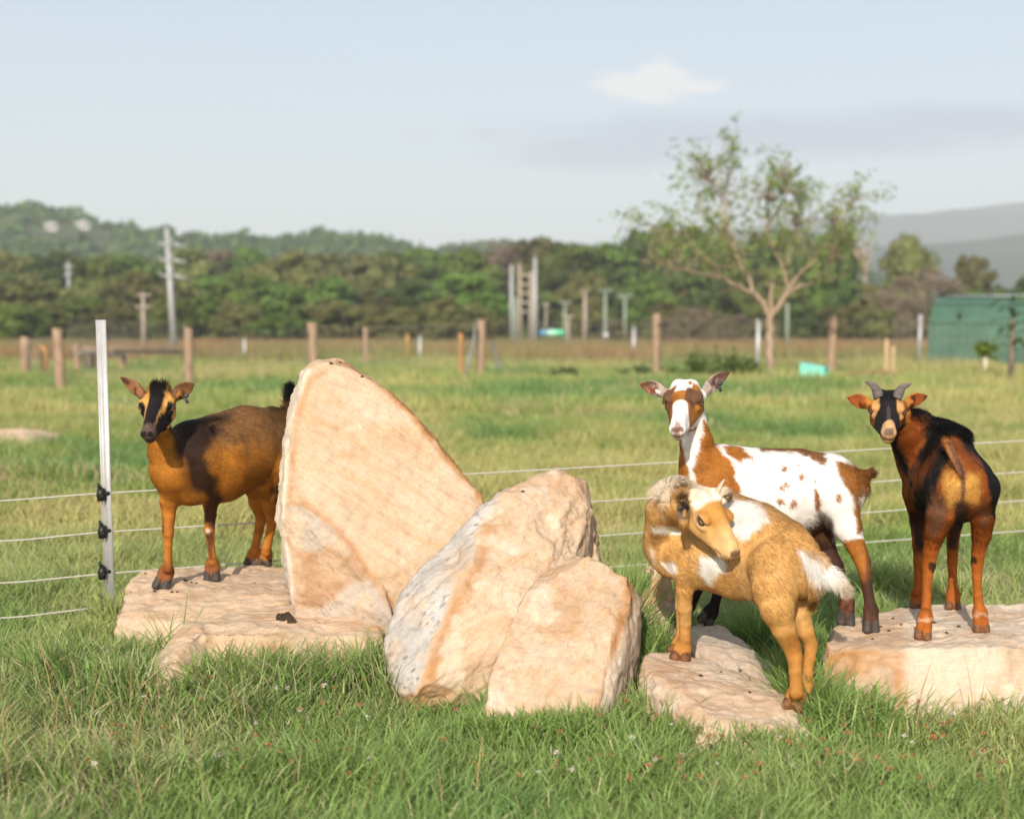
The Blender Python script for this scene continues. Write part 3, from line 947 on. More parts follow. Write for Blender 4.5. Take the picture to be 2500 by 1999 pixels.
    def eye(self, sx, squint=1.0, iris=(0.40, 0.17, 0.03), fwd=0.35):
        c = self.H((sx * 0.0375, 0.003, -0.0215))
        out = unit(self.hR @ unit((sx * 1.0, fwd, 0.12)))
        T = unit(self.hR @ np.array([0.0, 1.0, 0.0])); T = unit(T - (T @ out) * out); B = np.cross(out, T)
        r = 0.0098 * self.hs
        bm = bmesh.new(); bmesh.ops.create_uvsphere(bm, u_segments=20, v_segments=14, radius=1)
        V = np.array([x.co for x in bm.verts]); F = [[x.index for x in f.verts] for f in bm.faces]; bm.free()
        Pw = c + r * (V[:, :1] * T + V[:, 1:2] * B * (0.42 + 0.5 * squint) + V[:, 2:] * out * 0.95)
        rad = np.hypot(V[:, 0], V[:, 1])
        col = np.tile(np.array([0.03, 0.02, 0.015]), (len(V), 1))
        ir = (rad < 0.74) & (V[:, 2] > 0); col[ir] = iris
        pu = ir & (np.abs(V[:, 1]) < 0.17) & (np.abs(V[:, 0]) < 0.5); col[pu] = (0.004, 0.004, 0.004)
        me = mesh_np('eye', Pw, np.concatenate(F), [len(f) for f in F], True, col)
        link('eye', me, EYE, self.root)
        # lids: two thin rims hugging the eye
        for sgn, opening in ((1, 0.50 * squint), (-1, 0.42 * squint)):
            pts = []
            for k in range(9):
                an = -1.0 + 2.0 * k / 8
                ang = an * 1.25
                p = math.sin(ang) * T + sgn * opening * math.cos(ang) * B * 0.9
                oo = math.sqrt(max(0.05, 1 - min(0.95, np.dot(p, p))))
                pts.append(c + r * 1.05 * unit(p + oo * out))
            mb = MB(); mb.tube(pts, [0.0009, .0016, .0020, .0022, .0022, .0022, .0020, .0016, .0009], 6)
            mb.build('eyelid', LID, self.root, True)

    def foot(self, fet, toe, D, Dtoe, wpx, zs=0.0, turn=0.0, hard=0.42):
        """Cloven foot from the fetlock pixel to the toe pixel: two hairy toes in the skin, two dark hoof caps as a part."""
        hit = rock_D(toe[0], toe[1] - 1)
        if hit is not None and abs(hit - Dtoe) < 0.3:      # stand on the boulder under the toe
            D, Dtoe = D + (hit - Dtoe) * 0.8, hit - 0.004
        a, b = W(*fet, D), W(*toe, Dtoe)
        r = wpx * D / F_PX
        T = unit(b - a)
        side = np.array([math.cos(turn), math.sin(turn), zs]); side = unit(side - (side @ T) * T)
        caps = []
        for s in (-1, 1):
            p0 = a + side * s * r * 0.30; p1 = b + side * s * r * 0.56 + T * (-0.4 * r)
            self.F.cone(a, p0 + T * r * 0.3, r * 0.80, r * 0.72, 0.008)
            self.F.cone(p0 + T * r * 0.3, p1, r * 0.66, r * 0.56, 0.0035)
            caps.append((p0 * hard + p1 * (1 - hard), p1 + T * 0.12 * r))
        # dewclaws behind the fetlock
        self.feet = getattr(self, 'feet', []) + [(caps, r)]

    def hooves(self, mat=None):
        for caps, r in self.feet:
            P = np.array([p for c in caps for p in c])
            f = Field(P.min(0) - r * 1.2, P.max(0) + r * 1.2, max(0.0015, r / 13))
            for p0, p1 in caps:
                f.cone(p0, p1, r * 0.585, r * 0.60, 0.0006)
            me, v, N, q = f.mesh('hoof', 1)
            link('hoof', me, mat or HOOF, self.root)

    def horn(self, pts, rads, mat=None):
        mb = MB()
        P = [self.H(p) for p in pts]
        Q = []; Rr = []
        m = 14
        for i in range(m + 1):
            t = i / m * (len(P) - 1); j = min(int(t), len(P) - 2); u = t - j
            p0 = P[max(j - 1, 0)]; p1 = P[j]; p2 = P[j + 1]; p3 = P[min(j + 2, len(P) - 1)]
            Q.append(0.5 * ((2 * p1) + (-p0 + p2) * u + (2 * p0 - 5 * p1 + 4 * p2 - p3) * u * u + (-p0 + 3 * p1 - 3 * p2 + p3) * u ** 3))
            r = rads[j] * (1 - u) + rads[j + 1] * u
            Rr.append(r * self.hs * (1 + 0.05 * (i % 2)))
        mb.tube(Q, Rr, 12)
        mb.build('horn', mat or HORN, self.root, True)

    def ear_tag(self, px, py, D, w_=0.016, h_=0.03, tilt=0.2):
        p = W(px, py, D)
        mb = MB()
        c, s = math.cos(tilt), math.sin(tilt)
        R = [[c, 0, s], [0, 1, 0], [-s, 0, c]]
        mb.box(p + np.array([0.0, -0.004, -h_ / 2]), (w_ * 0.62, 0.0022, h_), R)
        mb.tube([p + np.array([0, -0.006, 0]), p + np.array([0, 0.006, 0])], 0.0065, 12)
        mb.build('ear_tag', TAGM, self.root)


LID = simple_mat('eyelid_skin', (0.10, 0.055, 0.035), 0.55, var=0.2, vscale=200)

BLACK = np.array([0.010, 0.009, 0.009]); DBROWN = np.array([0.045, 0.022, 0.014])
CHEST = np.array([0.33, 0.135, 0.026]); TAN = np.array([0.52, 0.27, 0.085]); CREAM = np.array([0.72, 0.55, 0.36])
WHITE = np.array([0.82, 0.79, 0.75]); PINK = np.array([0.42, 0.23, 0.17])


def lay(c, col, m): return mixc(c, np.broadcast_to(col, c.shape), np.clip(m, 0, 1))


def pmask(px, py, poly, soft, nz=0.0): return sstep(soft, -soft, poly_sd(px, py, poly) + nz)


def headmask(hl, extra=0.0):
    """True on the skull, measured as distance from the axis poll - muzzle."""
    t = np.clip((hl[:, 1] + 0.045) / 0.175, 0, 1)
    dx = hl[:, 0]; du = (hl[:, 2] + 0.034) * 0.92
    df = hl[:, 1] - np.clip(hl[:, 1], -0.060, 0.130)
    return np.sqrt(dx * dx + du * du + df * df) < (0.064 - 0.026 * t + extra)


def std_flow(head_px, tail_px, D0, D1):
    a, b = W(*head_px, D0), W(*tail_px, D1)
    return unit(b - a)

def fur_spec(tail_dir, len_body=0.013, len_leg=0.007, leg_z=None, extra=None):
    def spec(g, v, N, px, py, hl):
        n = len(v)
        head = headmask(hl, 0.004)
        flow = np.tile(unit(tail_dir) * 0.8 + np.array([0, 0, -0.6]), (n, 1))
        leg = sstep(leg_z + 0.03, leg_z - 0.03, v[:, 2])
        flow = flow * (1 - leg[:, None]) + np.array([0, 0, -1.0]) * leg[:, None]
        back = -g.hR[:, 1] + np.array([0, 0, -.2])
        flow[head] = back
        ln = len_body * (1 - leg) + len_leg * leg
        ln[head] = 0.0045
        on, inn, al = g.ear_masks(v)
        ln = np.where(on > 0, 0.004, ln)
        lift = np.full(n, 0.17)
        dens = np.where(head | (on > 0), 0.9, 1.0)
        muz = head & (hl[:, 1] > 0.10)
        ln[muz] = 0.0022
        nm = np.linalg.norm(hl - np.array([0, .133, -.027]), axis=1) < 0.016
        dens[nm] = 0.0
        for s in (-1, 1):
            dens[np.linalg.norm(hl - np.array([s * .040, .004, -.0215]), axis=1) < 0.013] = 0.0
        if extra: flow, ln, lift, dens = extra(g, v, N, px, py, hl, flow, ln, lift, dens)
        return flow, ln, lift, dens
    return spec


def make_goat_black_face():
    hc = W(381, 976, 3.97)
    R = frame((0.01, -0.87, -0.47), (1, -0.02, -0.03))
    g = Goat('brown goat with black-striped face standing on the low slab left of the tallest boulder', 4.2,
             W(255, 880, 4.1) + [0, -.42, 0] - [0, 0, .03], W(800, 880, 4.7) + [0, 0, 0.0], (hc, R), 1.06)
    lo = np.array([W(270, 1000, 4.1)[0], 3.72, W(400, 1452, 4.15)[2] - .01]); hi = np.array([W(800, 1000, 4.3)[0], 4.70, W(400, 890, 4.1)[2]])
    g.F = Field(lo, hi, GVOX)
    c = g.chain
    # trunk
    c((482, 1122, 4.18, 88), (530, 1120, 4.24, 99), (600, 1092, 4.33, 98), (655, 1088, 4.40, 88), (685, 1095, 4.43, 72), k=0.03)
    c((466, 1070, 4.17, 41), (520, 1062, 4.23, 46), (600, 1038, 4.33, 40), (660, 1040, 4.40, 36), k=0.03)       # topline
    c((470, 1165, 4.16, 62), (545, 1165, 4.25, 58), (610, 1130, 4.35, 50), k=0.03)                             # belly
    c((424, 1150, 4.10, 54), (460, 1160, 4.16, 70), k=0.03)
    c((384, 1005, 4.02, 31), (388, 1050, 4.04, 31), (402, 1100, 4.08, 42), (428, 1140, 4.12, 58), (465, 1110, 4.18, 70), k=0.028)
    # legs
    c((424, 1175, 4.12, 44), (413, 1222, 4.13, 24), (411, 1262, 4.135, 18), (410, 1300, 4.14, 15.5), (410, 1328, 4.145, 12), (411, 1366, 4.155, 11.5), (410, 1388, 4.16, 14), k=0.010)
    g.foot((408, 1392), (391, 1437), 4.16, 4.13, 20, zs=-0.15)
    c((506, 1170, 4.21, 52), (513, 1218, 4.25, 23), (514, 1256, 4.26, 16), (511, 1292, 4.27, 14.5), (514, 1322, 4.28, 11), (518, 1358, 4.285, 11.5), (519, 1372, 4.29, 14), k=0.010)
    g.foot((519, 1376), (517, 1419), 4.29, 4.26, 18.5, zs=0.15)
    c((660, 1120, 4.43, 64), (634, 1186, 4.47, 38), (630, 1222, 4.50, 25), (638, 1262, 4.55, 16), (632, 1296, 4.55, 13), (624, 1332, 4.555, 12.5), (621, 1346, 4.56, 14), k=0.012)
    g.foot((621, 1348), (612, 1380), 4.565, 4.55, 17)
    c((680, 1120, 4.37, 70), (666, 1190, 4.40, 38), (660, 1225, 4.43, 24), (665, 1265, 4.48, 16), (660, 1296, 4.49, 13), (652, 1334, 4.50, 12.5), (650, 1346, 4.51, 14), k=0.012)
    g.foot((650, 1348), (644, 1380), 4.53, 4.52, 17)
    c((684, 1032, 4.42, 18), (703, 1000, 4.43, 12), (707, 958, 4.43, 9), k=0.015)
    g.head()
    g.ear((354, 972), (291, 919), 12.5, (-0.25, -1, -0.1), 4.0, 4.01)
    g.ear((421, 972), (475, 935), 16, (0.2, -1, -0.25), 4.0, 4.01)

    def colour(g, v, N, px, py, hl):
        n = len(v)
        nz = fbm(v, 16, 4, 2); nf = fbm(v, 70, 3, 3)
        c = np.tile(np.array([0.42, 0.165, 0.024]), (n, 1))
        back = sstep(1150, 1050, py + 30 * nz) * (px > 440)
        c = lay(c, np.array([0.19, 0.10, 0.042]), 0.85 * back)
        c = lay(c, np.array([0.13, 0.062, 0.03]), 0.5 * back * sstep(0, 0.5, nf))
        sh = pmask(px, py, [(395, 1025), (420, 1020), (480, 1020), (540, 1050), (520, 1080), (505, 1110), (512, 1150), (528, 1175), (532, 1222), (500, 1210), (452, 1196), (445, 1170), (452, 1120), (425, 1105), (410, 1060)], 14, 12 * nz)
        c = lay(c, np.array([0.022, 0.013, 0.011]), sh * 0.95)
        strip = pmask(px, py, [(400, 1015), (560, 1008), (560, 1030), (460, 1050), (400, 1050)], 8, 6 * nz)
        c = lay(c, np.array([0.022, 0.014, 0.011]), 0.7 * strip)
        # legs
        leg = sstep(1225, 1260, py)
        c = lay(c, np.array([0.44, 0.165, 0.030]), leg)
        c = lay(c, np.array([0.045, 0.022, 0.016]), 0.9 * pmask(px, py, [(498, 1195), (536, 1195), (532, 1270), (520, 1285), (504, 1270)], 8, 8 * nz))
        c = lay(c, np.array([0.05, 0.026, 0.02]), 0.8 * pmask(px, py, [(504, 1305), (519, 1300), (517, 1365), (511, 1365)], 4, 4 * nz))
        c = lay(c, np.array([0.6, 0.55, 0.5]), 0.8 * sstep(8, 4, np.hypot(px - 507, py - 1296)))
        c = lay(c, np.array([0.05, 0.025, 0.016]), 0.85 * pmask(px, py, [(394, 1250), (402, 1262), (401, 1300), (396, 1300)], 4, 3 * nz))
        c = lay(c, np.array([0.22, 0.075, 0.022]), sstep(1345, 1395, py + 10 * nz))
        c = lay(c, np.array([0.035, 0.02, 0.015]), 0.8 * pmask(px, py, [(664, 1190), (690, 1170), (690, 1260), (672, 1260)], 8, 8 * nz))
        c = lay(c, BLACK, sstep(1008, 990, py) * (px > 672))
        # head
        hd = headmask(hl)
        x, f, u = np.abs(hl[:, 0]) + 0.002 * nf, hl[:, 1] + 0.003 * nf, hl[:, 2]
        h = np.tile(np.array([0.55, 0.28, 0.075]), (n, 1))
        h = lay(h, BLACK * 1.4, sstep(0.002, -0.002, x - (0.0195 - 0.045 * np.clip(f, 0, .1) + 0.004 * sstep(-.01, -.05, f))))
        cheek = sstep(-0.002, 0.002, x - np.interp(f, [0, .02, .05, .09], [.035, .027, .0215, .0165])) * sstep(0.0, 0.012, f) + sstep(-0.050, -0.058, u) * sstep(0.0, 0.02, f)
        h = lay(h, BLACK, np.clip(cheek, 0, 1) * sstep(0.115, 0.10, f))
        h = lay(h, np.array([0.25, 0.10, 0.028]), sstep(-0.005, -0.03, f) * sstep(0.03, 0.04, x) * 0.7)
        h = lay(h, np.array([0.095, 0.062, 0.052]), sstep(0.098, 0.112, f))
        h = lay(h, np.array([0.02, 0.014, 0.013]), sstep(0.0045, 0.0025, np.abs((f - 0.131) - 0.0)) * sstep(0.010, 0.006, np.abs(x - 0.009)) * (u < -0.016) * (u > -0.03))
        lipl = np.exp(-((u + 0.0475) / 0.0025) ** 2) * sstep(0.09, 0.10, f)
        h = lay(h, np.array([0.02, 0.013, 0.012]), 0.8 * lipl)
        h = lay(h, np.array([0.03, 0.016, 0.012]), sstep(0.0135, 0.009, np.linalg.norm(np.abs(hl) * [1, 1, 1] - [0.041, 0.004, 0.0215], axis=1)))
        c = np.where(hd[:, None], h, c)
        on, inn, al = g.ear_masks(v)
        e = np.tile(np.array([0.16, 0.075, 0.032]), (n, 1))
        e = lay(e, np.array([0.26, 0.115, 0.055]), inn * sstep(-.3, .4, nz))
        e = lay(e, np.array([0.05, 0.026, 0.018]), inn * sstep(0.0, 0.5, fbm(v, 45, 3, 8)) * 0.8)
        c = np.where((on > 0)[:, None], e, c)
        return c

    def extra(g, v, N, px, py, hl, flow, ln, lift, dens):
        poll = np.exp(-(np.linalg.norm((hl - [0, -.042, .012]) / [.032, .030, .03], axis=1)) ** 2)
        ln = ln + 0.026 * poll; lift = lift + 0.9 * poll
        up = poll > 0.3
        flow[up] = np.array([0, 0.3, 1.0])
        t = sstep(1012, 985, py) * (px > 675)
        tb = t > 0.2
        flow[tb] = np.array([0.02, 0, 1.0]); ln[tb] = 0.042; lift[tb] = 0.14; dens[tb] = 3.0
        rump = sstep(640, 690, px) * sstep(1050, 1000, py) * (~tb)
        ln = ln + 0.010 * rump; lift = lift + 0.25 * rump
        return flow, ln, lift, dens
    g.build(colour, fur_spec(W(690, 1060, 4.42) - W(440, 1080, 4.14), leg_z=W(500, 1235, 4.2)[2], extra=extra))
    for s in (-1, 1): g.eye(s, squint=0.75)
    g.hooves()
    g.ear_tag(455, 966, 3.978, 0.013, 0.022, tilt=-0.5)
    g.finish()
    return g


make_goat_black_face()

def gbox(px0, px1, py0, py1, D0, D1):
    a = [W(x, y, d) for x in (px0, px1) for y in (py0, py1) for d in (D0, D1)]
    return np.min(a, 0), np.max(a, 0)


def make_goat_spotted():
    hc = W(1667, 959, 3.72)
    R = frame((-0.21, -0.88, -0.42), (1, -0.20, 0.02))
    lo, hi = gbox(1540, 2150, 890, 1560, 3.55, 4.05)
    g = Goat('tall white and chestnut spotted goat standing behind the small tan kid', 3.85, lo, hi, (hc, R), 1.13)
    c = g.chain
    # trunk, nearly side-on, chest to the left and a little nearer
    c((1760, 1195, 3.84, 104), (1850, 1208, 3.85, 108), (1945, 1200, 3.83, 100), (2020, 1186, 3.80, 80), (2058, 1200, 3.78, 58), k=0.03)
    c((1748, 1150, 3.84, 64), (1850, 1140, 3.85, 40), (1950, 1146, 3.83, 44), (2030, 1166, 3.80, 40), (2066, 1192, 3.79, 28), k=0.03)
    c((1745, 1240, 3.82, 72), (1850, 1255, 3.84, 66), (1940, 1240, 3.83, 58), k=0.03)
    c((1706, 1190, 3.80, 50), (1735, 1215, 3.82, 70), k=0.03)
    # neck
    c((1682, 985, 3.79, 36), (1690, 1030, 3.79, 34), (1700, 1080, 3.79, 41), (1708, 1130, 3.80, 50), (1730, 1175, 3.82, 66), k=0.026)
    # fore legs (mostly behind the tan kid)
    c((1728, 1290, 3.79, 42), (1716, 1350, 3.79, 24), (1708, 1400, 3.80, 18), (1703, 1440, 3.81, 14), (1688, 1478, 3.83, 13), (1672, 1494, 3.84, 15), k=0.012)
    g.foot((1670, 1494), (1652, 1518), 3.85, 3.83, 18, turn=0.5)
    c((1778, 1300, 3.88, 40), (1772, 1360, 3.88, 24), (1762, 1410, 3.885, 18), (1753, 1445, 3.89, 14), (1744, 1476, 3.895, 14), (1738, 1490, 3.90, 17), k=0.012)
    g.foot((1737, 1490), (1718, 1521), 3.90, 3.88, 20, turn=0.4)
    # hind legs: near one at the right, far one behind the kid's tail
    c((2040, 1215, 3.76, 62), (2068, 1285, 3.73, 36), (2088, 1330, 3.71, 25), (2106, 1370, 3.685, 21), (2112, 1395, 3.67, 17.5), (2119, 1445, 3.655, 14.5), (2126, 1485, 3.645, 16), k=0.014)
    g.foot((2126, 1486), (2127, 1545), 3.645, 3.615, 19, turn=0.1, hard=0.40)
    c((1990, 1230, 3.86, 66), (2000, 1300, 3.85, 40), (2018, 1345, 3.83, 26), (2042, 1380, 3.80, 19), (2056, 1425, 3.79, 15.5), (2066, 1465, 3.785, 15), k=0.014)
    g.foot((2067, 1466), (2065, 1526), 3.785, 3.75, 20, turn=0.1, hard=0.40)
    # tail: up and out
    c((2075, 1182, 3.785, 22), (2098, 1168, 3.785, 17), (2116, 1160, 3.785, 12), k=0.014)
    g.head(boss=0.3)
    g.ear((1627, 962), (1560, 937), 15.5, (-0.1, -1, -0.25), 3.76, 3.78)
    g.ear((1716, 962), (1783, 906), 15.5, (0.25, -1, -0.15), 3.78, 3.82)

    def colour(g, v, N, px, py, hl):
        n = len(v)
        nz = fbm(v, 20, 4, 22); nf = fbm(v, 75, 3, 23); ed = 7 * nz + 4 * nf
        CH = np.array([0.36, 0.135, 0.022]); DK = np.array([0.11, 0.045, 0.018])
        c = np.tile(WHITE, (n, 1))
        def patch(poly, col, soft=5, k=1.0):
            nonlocal c
            c = lay(c, col, pmask(px, py, poly, soft, k * ed))
        # neck and shoulder chestnut with a white throat stripe
        patch([(1640, 1020), (1700, 1010), (1745, 1040), (1758, 1085), (1772, 1110), (1790, 1140), (1800, 1170), (1812, 1200), (1796, 1212), (1770, 1190), (1745, 1240), (1660, 1260), (1650, 1150), (1655, 1080)], CH)
        patch([(1662, 1062), (1700, 1050), (1722, 1000), (1714, 1030), (1716, 1060), (1700, 1100), (1690, 1140), (1696, 1180), (1684, 1180), (1680, 1140), (1668, 1100)], WHITE, 4, 0.7)
        patch([(1766, 1090), (1800, 1095), (1846, 1110), (1838, 1125), (1815, 1118), (1806, 1128), (1785, 1110), (1772, 1112)], CH)
        patch([(1846, 1075), (1920, 1085), (1990, 1098), (2028, 1120), (2012, 1138), (1975, 1112), (1900, 1106), (1850, 1112)], np.array([0.20, 0.085, 0.03]))
        patch([(2030, 1115), (2080, 1140), (2125, 1130), (2135, 1190), (2100, 1210), (2104, 1290), (2094, 1300), (2088, 1210), (2062, 1185), (2042, 1150)], np.array([0.30, 0.12, 0.03]))
        for (x, y, rx, ry, t) in [(1914, 1145, 7, 5, .5), (1956, 1163, 6, 8, 0), (1907, 1192, 5, 5, .4), (1917, 1182, 7, 4, .6), (1904, 1224, 8, 7, .2), (1934, 1230, 6, 12, -.5), (2046, 1212, 5, 10, -.4), (1948, 1136, 3, 3, 0), (1990, 1175, 3, 4, 0)]:
            dx, dy = px - x, py - y
            a, b = dx * math.cos(t) - dy * math.sin(t), dx * math.sin(t) + dy * math.cos(t)
            c = lay(c, np.array([0.34, 0.14, 0.05]), sstep(1.5, 0.7, np.hypot(a / rx, b / ry) + 0.3 * nf))
        patch([(1988, 1192), (2000, 1205), (2002, 1235), (1996, 1255), (1990, 1240)], np.array([0.26, 0.10, 0.03]), 4, .5)
        patch([(1960, 1300), (1975, 1262), (2000, 1250), (2025, 1268), (2035, 1290), (2020, 1330), (1985, 1345), (1950, 1330)], DK, 7)
        # legs
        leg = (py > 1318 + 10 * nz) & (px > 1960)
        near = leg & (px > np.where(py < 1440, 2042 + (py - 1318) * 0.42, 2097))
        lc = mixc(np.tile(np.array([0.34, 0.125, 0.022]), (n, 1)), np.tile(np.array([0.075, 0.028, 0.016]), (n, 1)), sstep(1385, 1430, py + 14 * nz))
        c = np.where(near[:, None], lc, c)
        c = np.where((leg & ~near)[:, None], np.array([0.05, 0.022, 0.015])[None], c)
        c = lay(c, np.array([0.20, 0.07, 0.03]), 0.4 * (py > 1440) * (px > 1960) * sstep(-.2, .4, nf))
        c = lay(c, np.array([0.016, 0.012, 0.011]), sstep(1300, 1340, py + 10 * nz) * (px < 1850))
        # tail tip dark
        c = lay(c, np.array([0.05, 0.03, 0.02]), 0.7 * sstep(2108, 2120, px))
        # head
        hd = headmask(hl)
        X, f, u = hl[:, 0] + 0.003 * nz, hl[:, 1] + 0.004 * nz, hl[:, 2] + 0.002 * nf
        h = np.tile(WHITE, (n, 1))
        CHh = np.array([0.34, 0.13, 0.024]); DKh = np.array([0.13, 0.065, 0.035])
        band = sstep(0.000, 0.005, f + 0.5 * np.clip(np.abs(X) - .016, 0, .03)) * sstep(0.046, 0.041, f - 0.7 * np.clip(np.abs(X) - .012, 0, .03))                                     # chestnut band across the eyes
        h = lay(h, CHh, band * sstep(-0.06, -0.05, u))
        h = lay(h, CHh, sstep(0.0165, 0.0200, X) * sstep(-0.045, -0.03, f) * sstep(0.082, 0.072, f + 0.3 * (u + .03)) * sstep(-0.066, -0.060, u))   # cheek, viewer's right
        h = lay(h, CHh * 0.8, sstep(-0.0155, -0.0195, X) * sstep(-0.035, -0.02, f) * sstep(0.098, 0.088, f))
        h = lay(h, DKh, sstep(0.006, 0.010, X) * sstep(0.034, 0.028, np.abs(X - .018)) * sstep(0.03, 0.024, np.abs(f - 0.012)) * sstep(-0.024, -0.018, u))
        h = lay(h, DKh, sstep(-0.019, -0.025, X) * sstep(0.028, 0.02, np.abs(f - 0.004)))
        h = lay(h, WHITE, sstep(0.016, 0.012, np.abs(X + .001)) * sstep(-0.004, -0.010, f))
        h = lay(h, CHh * 0.9, sstep(0.007, 0.004, np.hypot(X - .012, f + .035)))
        h = lay(h, np.array([0.36, 0.20, 0.15]), 0.85 * sstep(0.0075, 0.0045, np.abs(X) - 0.03 * np.clip(f - .09, 0, .1)) * sstep(0.085, 0.115, f) * sstep(-.5, .3, nf + 0.6 * sstep(.11, .125, f)))
        h = lay(h, np.array([0.15, 0.075, 0.06]), 0.9 * sstep(0.124, 0.130, f) * sstep(-0.033, -0.028, u) * sstep(0.016, 0.013, np.abs(X)))
        lip = np.exp(-((u + 0.0475) / 0.0022) ** 2) * sstep(0.085, 0.10, f)
        h = lay(h, np.array([0.12, 0.055, 0.045]), lip * 0.9)
        h = lay(h, np.array([0.06, 0.03, 0.02]), sstep(0.0125, 0.009, np.linalg.norm(np.abs(hl) - [0.040, 0.004, 0.0215], axis=1)))
        c = np.where(hd[:, None], h, c)
        on, inn, al = g.ear_masks(v)
        e = np.tile(np.array([0.36, 0.29, 0.24]), (n, 1))
        e = lay(e, np.array([0.12, 0.06, 0.045]), np.maximum(inn * sstep(0.25, 0.45, al), 0.7 * sstep(.7, .95, al)))
        e = lay(e, np.array([0.26, 0.07, 0.03]), inn * 0.8 * sstep(0.0, 0.4, nf) * sstep(.3, .5, al) * (px < 1650))
        e = lay(e, np.array([0.55, 0.47, 0.42]), 0.6 * sstep(0.1, 0.5, fbm(v, 120, 2, 4)) * (1 - al))
        c = np.where((on > 0)[:, None], e, c)
        return c

    def extra(g, v, N, px, py, hl, flow, ln, lift, dens):
        poll = np.exp(-(np.linalg.norm((hl - [0, -.042, .010]) / [.030, .026, .02], axis=1)) ** 2)
        ln = ln + 0.004 * poll; lift = lift + 0.25 * poll
        tb = px > 2088
        tb &= py < 1210
        flow[tb] = unit(W(2140, 1150, 3.78) - W(2085, 1180, 3.78)) + np.array([0, 0, -.1]); ln[tb] = 0.030; lift[tb] = 0.3; dens[tb] = 2.2
        gro = pmask(px, py, [(1960, 1300), (1975, 1262), (2000, 1250), (2025, 1268), (2035, 1290), (2020, 1330), (1985, 1345), (1950, 1330)], 8)
        ln = ln + 0.015 * gro; lift = lift + 0.2 * gro
        return flow, ln, lift, dens
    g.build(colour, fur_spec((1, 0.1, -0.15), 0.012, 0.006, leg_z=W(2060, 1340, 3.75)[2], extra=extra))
    for s in (-1, 1): g.eye(s, iris=(0.50, 0.20, 0.03))
    g.hooves()
    g.ear_tag(1757, 936, 3.778, 0.012, 0.022, tilt=-0.25)
    g.finish()
    return g


make_goat_spotted()

